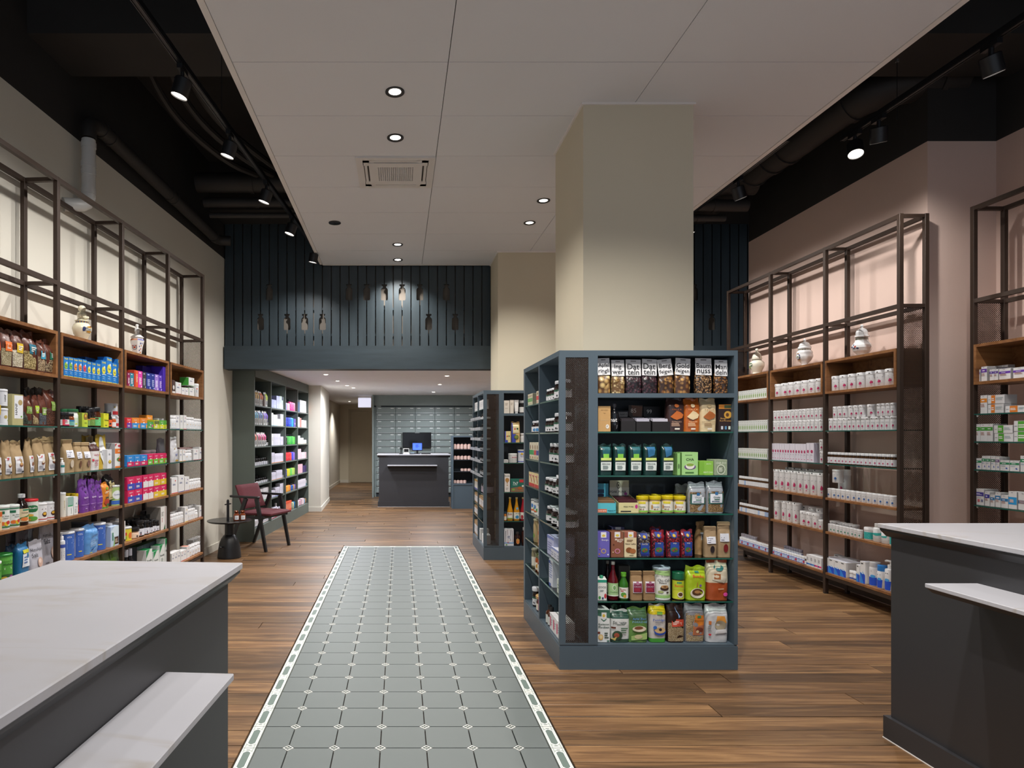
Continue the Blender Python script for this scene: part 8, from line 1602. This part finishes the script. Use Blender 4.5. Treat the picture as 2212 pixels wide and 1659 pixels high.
row(FN, .015, 1.314, 'second glass shelf, ' + RB, [('box', 2102.8, 2143.6, 916, 'white carton with a green band', med('#4aa03c', .62, .82, n=3, dp=.10)), ('box', 2146, 2187, 941, 'flat white carton with green block, lower of two', dict(medw('#5aac3c', .22, .52), H=.055)), ('box', 2145, 2186, 930, 'flat white carton with green block, upper of two', dict(medw('#5aac3c', .22, .52), H=.055, zb=.0565)), ('box', 2188, 2224, 938, 'broad flat white carton with green block, lower of two', dict(medw('#5aac3c', .26, .9), H=.068)), ('box', 2188, 2224, 924, 'broad flat white carton with green block, upper of two', dict(medw('#5aac3c', .26, .9), H=.068, zb=.0695))], 'far')
def cap2(c='#2f8a5c', **q): return med(c, .6, .78, **dict(dict(pr=[('r', 0, .6, 1, .8, c), ('l', .2, .65, .8, .75, 1, '#e8f0ea'), ('p', [(.6, .24), (.72, .34), (.86, .22), (.74, .16)], '#3a5ab0'), ('l', .1, .44, .7, .52, 2, '#9ab0c8'), ('l', .35, .9, .65, .95, 1, '#9a9aa0')]), **q))
row(FN, .015, 1.118, 'third glass shelf, ' + RB, [('box', 2099.6, 2119, 990, 'broad white carton with a green band by the perforated panel', cap2()), ('box', 2119.6, 2137.4, 985, 'slim white carton with a green band', cap2(n=2)), ('box', 2138.6, 2148, 986, 'slim white carton with green and pink bands, first of two', cap2('#5a7a6a')), ('box', 2149, 2158, 987, 'slim white carton with green and pink bands, second of two', cap2('#7a5a8a')), ('box', 2158.6, 2201, 995, 'low wide white carton with a green stripe', cap2(n=2)), ('box', 2202.4, 2222, 985, 'white carton with green band, cut by the picture edge', cap2())], 'far')
row(FN, .015, .868, 'fourth glass shelf, ' + RB, [('box', 2101.4, 2125, 1056, 'white carton with a violet band, marked 1-2', med('#4a3f98', .56, .78, pr=[('r', 0, .56, 1, .8, '#4a3f98'), ('l', .2, .62, .85, .74, 2, '#d8d4f0'), ('r', .42, .2, .62, .36, '#c83a4a'), ('r', .74, .2, .94, .36, '#2f3a78'), ('t', '1', .52, .28, .12, '#f0e8e8', True), ('t', '2', .84, .28, .12, '#e8e8f0', True), ('l', .1, .45, .9, .5, 1, '#b8b8c0')], dp=.10)), ('box', 2126, 2137, 1062, 'white carton with an indigo band', med('#3a3a9c', .55, .8)), ('box', 2137.6, 2147.4, 1069, 'slim white carton with a blue band', med('#2f7ab0', .55, .78)), ('box', 2148.4, 2160, 1064, 'white carton with a wide blue band', med('#2f80b8', .5, .78)), ('box', 2160.6, 2176, 1070, 'low white carton with a blue band', med('#2f7ab0', .52, .74)), ('box', 2176.8, 2196, 1062, 'white carton with a bright blue block', med('#2f9ad8', .25, .68)), ('box', 2197.4, 2222, 1064, 'white carton with dark blue stripe, cut by the picture edge', med('#2a6a98', .35, .55))], 'far')
# ---------------------------------------------------------------- goods in the green bookcase
NB = ('first', 'second', 'third', 'fourth'); NL = ('top', 'second', 'third', 'fourth', 'fifth', 'sixth', 'bottom')
ZL = ZB + (.17,)
def cell(b, l, items): row(FB, .03, ZL[l], '%s cell, %s bay, green bookcase' % (NL[l], NB[b]), items)
def tubes(c1, c2='#e0dedc'): return dict(c=c2, dp=.06, style='seam', mat='foil', shoulder=.7, crumple=.003, pr=[('p', [(.1, .9), (.9, .95), (.7, .5), (.2, .45)], c1), ('l', .2, .15, .8, .4, 3, '#4a4a50')])
cell(0, 0, [('bag', 551.5, 560.5, 844.5, 'white tea bag with yellow print', dict(tubes('#d8a83c'), n=2)), ('bag', 561.5, 569, 847, 'white tea bag with orange print', dict(tubes('#e0702c'), n=2)), ('box', 570, 573.5, 852, 'dark brown carton between the tea bags', dict(c='#4a2a1c', dp=.06)), ('bag', 573.6, 579.8, 849, 'white tea bag with lime print', tubes('#b4c83c'))])
cell(0, 1, [('bag', 551, 559, 887.5, 'white tea bag with light blue print', dict(tubes('#5ab0d8'), n=2)), ('bag', 560, 568, 888.5, 'white tea bag with blue print', dict(tubes('#6a90d8'), n=2)), ('bag', 570, 579.6, 890, 'white tea bag with violet print', dict(tubes('#7a5ac8'), n=2)), ('jar', 580, 583, 905, 'small violet bottle', dict(c='#4a3a9a', lc='#1a1a1e', mat='p'))])
cell(0, 2, [('bag', 551, 555.8, 935, 'white tea bag with coral print', tubes('#e06a4a')), ('bag', 558, 565.6, 935.5, 'white tea bag with pink print', dict(tubes('#e05a8a'), n=2)), ('bag', 566.4, 576, 936, 'white tea bag with magenta print', dict(tubes('#d83a80'), n=2)), ('jar', 577, 583, 946, 'small black bottle', dict(sb, n=2))])
bb6 = dict(c='#141214', lc='#121214', label='#d4d5de', capf=.34, neck=.6, lab=(.05, .78))
cell(0, 3, [('jar', 551.5, 584, 990, 'black capped bottle with white label', dict(bb6, n=7)), ('jar', 552, 582, 984, 'black capped bottle in the second line', dict(bb6, n=6, dd=.10))])
cell(0, 4, [('jar', 551.5, 584, 1033, 'black capped bottle with white label', dict(bb6, n=7)), ('jar', 552, 582, 1026, 'black capped bottle in the second line', dict(bb6, n=6, dd=.10))])
wq = lambda ft, **q: dict(dict(c='#dcdade', side='#b8b6bc', dp=.07, pr=[('r', 0, .0, 1, .06, ft), ('l', .2, .4, .8, .7, 3, '#b0aeb8')]), **q)
cell(0, 5, [('box', 558, 568, 1057, 'white carton with green print', wq('#4a9a5a', n=4)), ('box', 568.6, 582, 1053, 'taller white carton with green print', wq('#4a9a5a', n=4))])
cell(0, 6, [('box', 551.5, 560, 1124, 'white carton with dark print', wq('#4a4a60', n=3)), ('box', 567, 582, 1120, 'white carton with blue spots', wq('#3a5ab0', n=4, pr=[('o', .5, .6, .25, .1, '#3a5ab0'), ('o', .4, .25, .2, .08, '#d8a878')])), ('box', 561, 566.5, 1128, 'white and teal carton', wq('#2f9a9a', n=2, pr=[('r', 0, .2, 1, .6, '#2f9a9a')]))])
lav = lambda c, **q: dict(dict(c=c, side='#8f92b8', dp=.08, pr=[('l', .2, .5, .8, .7, 2, '#a8aac8'), ('r', 0, .3, 1, .32, '#d8d8ea')]), **q)
cell(1, 0, [('box', 587.6, 597.6, 863.5, 'lavender carton, low', lav('#aab0da', n=3)), ('box', 598, 605, 855.5, 'lavender carton, tall', lav('#b4b9e0', n=2)), ('box', 605.4, 609.4, 856, 'pale green carton, tall', lav('#c4d4cc')), ('box', 609.8, 612, 865, 'pale green carton, low', lav('#c8d8d0')), ('box', 612.4, 616, 858, 'pale green carton, last', lav('#c4d4cc'))])
cell(1, 1, [('box', 587.4, 591, 892, 'tall white carton at the divider', wq('#a8c8d0')), ('box', 591.4, 600, 896, 'white and pale blue carton', wq('#a8c8d8', n=3)), ('box', 600.4, 606, 905, 'low grey pink carton', wq('#c0a8a8', n=2)), ('box', 606.4, 615, 895, 'white carton with cream foot', wq('#d0d0a8', n=3))])
cell(1, 2, [('box', 587.4, 592, 937, 'tall white carton at the divider', wq('#c8c8e0')), ('box', 592.4, 606.4, 937, 'lilac white carton', lav('#cfcbdc', n=4)), ('box', 606.8, 614.6, 943, 'lower lilac white carton', lav('#cfcbdc', n=3))])
cell(1, 3, [('box', 587.4, 594, 978, 'lilac white carton with orange foot, tall', wq('#e08a3c', n=2, c='#d2cede')), ('box', 594.4, 615, 979.5, 'lilac white carton with orange foot', wq('#e08a3c', n=6, c='#d2cede'))])
cell(1, 4, [('box', 587.4, 597, 1021, 'white lilac carton with orange foot', wq('#e08a3c', n=3, c='#d2cede')), ('box', 597.4, 610.5, 1016, 'taller lilac carton with orange foot', wq('#e08a3c', n=4, c='#d2cede')), ('box', 611.5, 615, 1026, 'small lilac carton at the divider', wq('#8a8ac8'))])
cell(1, 5, [('box', 587.4, 595, 1060, 'low white lilac carton', wq('#8a8ac8', n=3, c='#d2cede')), ('box', 595.4, 605, 1053, 'medium white lilac carton', wq('#6a6ac8', n=3, c='#d2cede')), ('box', 605.4, 615, 1044, 'tall white lilac carton', wq('#d8b83c', n=3, c='#d6d2e0'))])
cell(1, 6, [('box', 587.4, 600, 1097, 'white lilac carton with red foot', wq('#c83a4a', n=4, c='#d2cede')), ('bottle', 600.5, 604, 1087, 'white bottle among the lilac cartons', dict(c='#dcdae2', lc='#e4e4e8', mat='p', label=None)), ('box', 605, 615, 1094, 'white lilac carton by the divider', wq('#c83a4a', n=3, c='#d2cede'))])
def cbt(cols, **q): return dict(dict(c='#d84a8a', lc='#16161a', mat='p', label=None, body=.7, neck=.4, cap=.16, lab=(.1, .6), pr=[('l', .25, .2, .75, .7, 4, '#f0e8ee')], cols=dict(c=cols), n=len(cols)), **q)
cell(2, 0, [('bottle', 618.4, 628, 866, 'blue or pale pink shampoo bottle', cbt(['#8aa0e0', '#e8a8b4', '#e8b8c0'])), ('bottle', 628.4, 641.5, 864, 'pink shampoo bottle', cbt(['#d83a8a', '#e04a94', '#e05a8a', '#e8909a']))])
cell(2, 1, [('bottle', 618.4, 636, 897, 'blue shampoo bottle', cbt(['#1f3ab0', '#24309a', '#2a4ac0', '#2a6ad0', '#2f9ae0'])), ('box', 636.4, 642, 905, 'violet carton with a white mark', dict(c='#7a64c0', n=2, dp=.07, pr=[('r', .3, .3, .7, .5, '#e8e8f0')]))])
cell(2, 2, [('bottle', 618.4, 623, 940, 'black and white bottle', cbt(['#2a2e2c'])), ('bottle', 623.4, 641.5, 938, 'green shampoo bottle', cbt(['#3f9a44', '#4ab04a', '#3fa04a', '#5ab84a', '#4aa848']))])
cell(2, 3, [('bottle', 618.4, 632, 973, 'red shampoo bottle', cbt(['#d82a34', '#d8343c', '#c82a30', '#d84a3c'])), ('bottle', 632.4, 641.5, 972, 'blue or violet shampoo bottle', cbt(['#3a4ac8', '#8a6ac8', '#7a5ab8']))])
cell(2, 4, [('bottle', 618.2, 622, 1008, 'navy shampoo bottle', cbt(['#26358a'])), ('bottle', 622.4, 642, 1007, 'yellow or green shampoo bottle', cbt(['#d8c82c', '#b8c83c', '#5ac05a', '#a8c860', '#9cc050', '#a8cc60']))])
cell(2, 5, [('bottle', 618.4, 630, 1045, 'orange shampoo bottle', cbt(['#e08a2c', '#e0a03c', '#d8843c'])), ('bottle', 630.4, 642, 1044, 'blue yellow or violet bottle', cbt(['#2f6ac0', '#2f5ab0', '#d8a82c', '#8a6ad0', '#c83a5a']))])
cell(2, 6, [('box', 618.4, 630.5, 1083, 'orange red patterned carton', dict(c='#d8502c', n=4, dp=.08, pr=[('l', .2, .2, .8, .8, 5, '#f0c8a8')])), ('bottle', 631, 642, 1080, 'teal or cream bottle', cbt(['#5a9a90', '#d8cfa0', '#2f7ab0', '#3a84b0']))])
cell(3, 0, [('box', 644.2, 648, 868.5, 'dark blue carton at the divider', dict(c='#1f4470', dp=.07)), ('box', 648.4, 662, 865.5, 'white cosmetics carton', wq('#c8a8a8', n=4)), ('box', 662.4, 664.6, 873, 'orange brown carton at the end', dict(c='#c8805a', dp=.07))])
cell(3, 1, [('box', 644, 648, 901, 'tall white carton at the divider', wq('#c8a8a8', n=2)), ('box', 648.4, 651.6, 903, 'brown pink carton', dict(c='#a87068', dp=.07)), ('box', 652, 664, 908, 'low white cosmetics carton', wq('#c8b8b8', n=4))])
cell(3, 2, [('box', 644, 649, 941, 'white carton with gold print', wq('#c8a060', n=2)), ('box', 649.4, 656, 946, 'white stepped carton', wq('#c8b8b0', n=2)), ('box', 656.4, 663.6, 950, 'low white carton with gold print', wq('#c8a060', n=3))])
cell(3, 3, [('box', 644, 651, 970, 'tall pale pink carton', dict(c='#d4b4bc', n=2, dp=.08)), ('box', 651.4, 663.4, 977, 'pale pink carton', dict(c='#d8bcc4', n=3, dp=.08, pr=[('r', 0, .5, 1, .52, '#c0a0a8')]))])
cell(3, 4, [('box', 644, 654, 1003, 'pink tall carton', dict(c='#d4a8b4', n=3, dp=.08)), ('box', 655, 663.4, 1006, 'dark purple carton', dict(c='#33205a', n=2, dp=.08))])
cell(3, 5, [('box', 644, 661, 1036, 'white lilac cosmetics carton', wq('#c0b0c8', n=6, c='#d2cbd6')), ('box', 661.3, 664.6, 1037, 'white and teal carton', wq('#2f8aa0', pr=[('r', 0, 0, 1, .45, '#2f8aa0')]))])
cell(3, 6, [('bottle', 644.2, 652, 1078, 'white and pink bottle with black cap', cbt(['#e0e0e0', '#d8a8b8'])), ('box', 652.4, 657.6, 1077, 'pink white carton', dict(c='#dcc4cc', n=2, dp=.07)), ('bottle', 658, 664.6, 1074, 'blue or brown bottle', cbt(['#5aa0c8', '#b08050', '#9ac060']))])
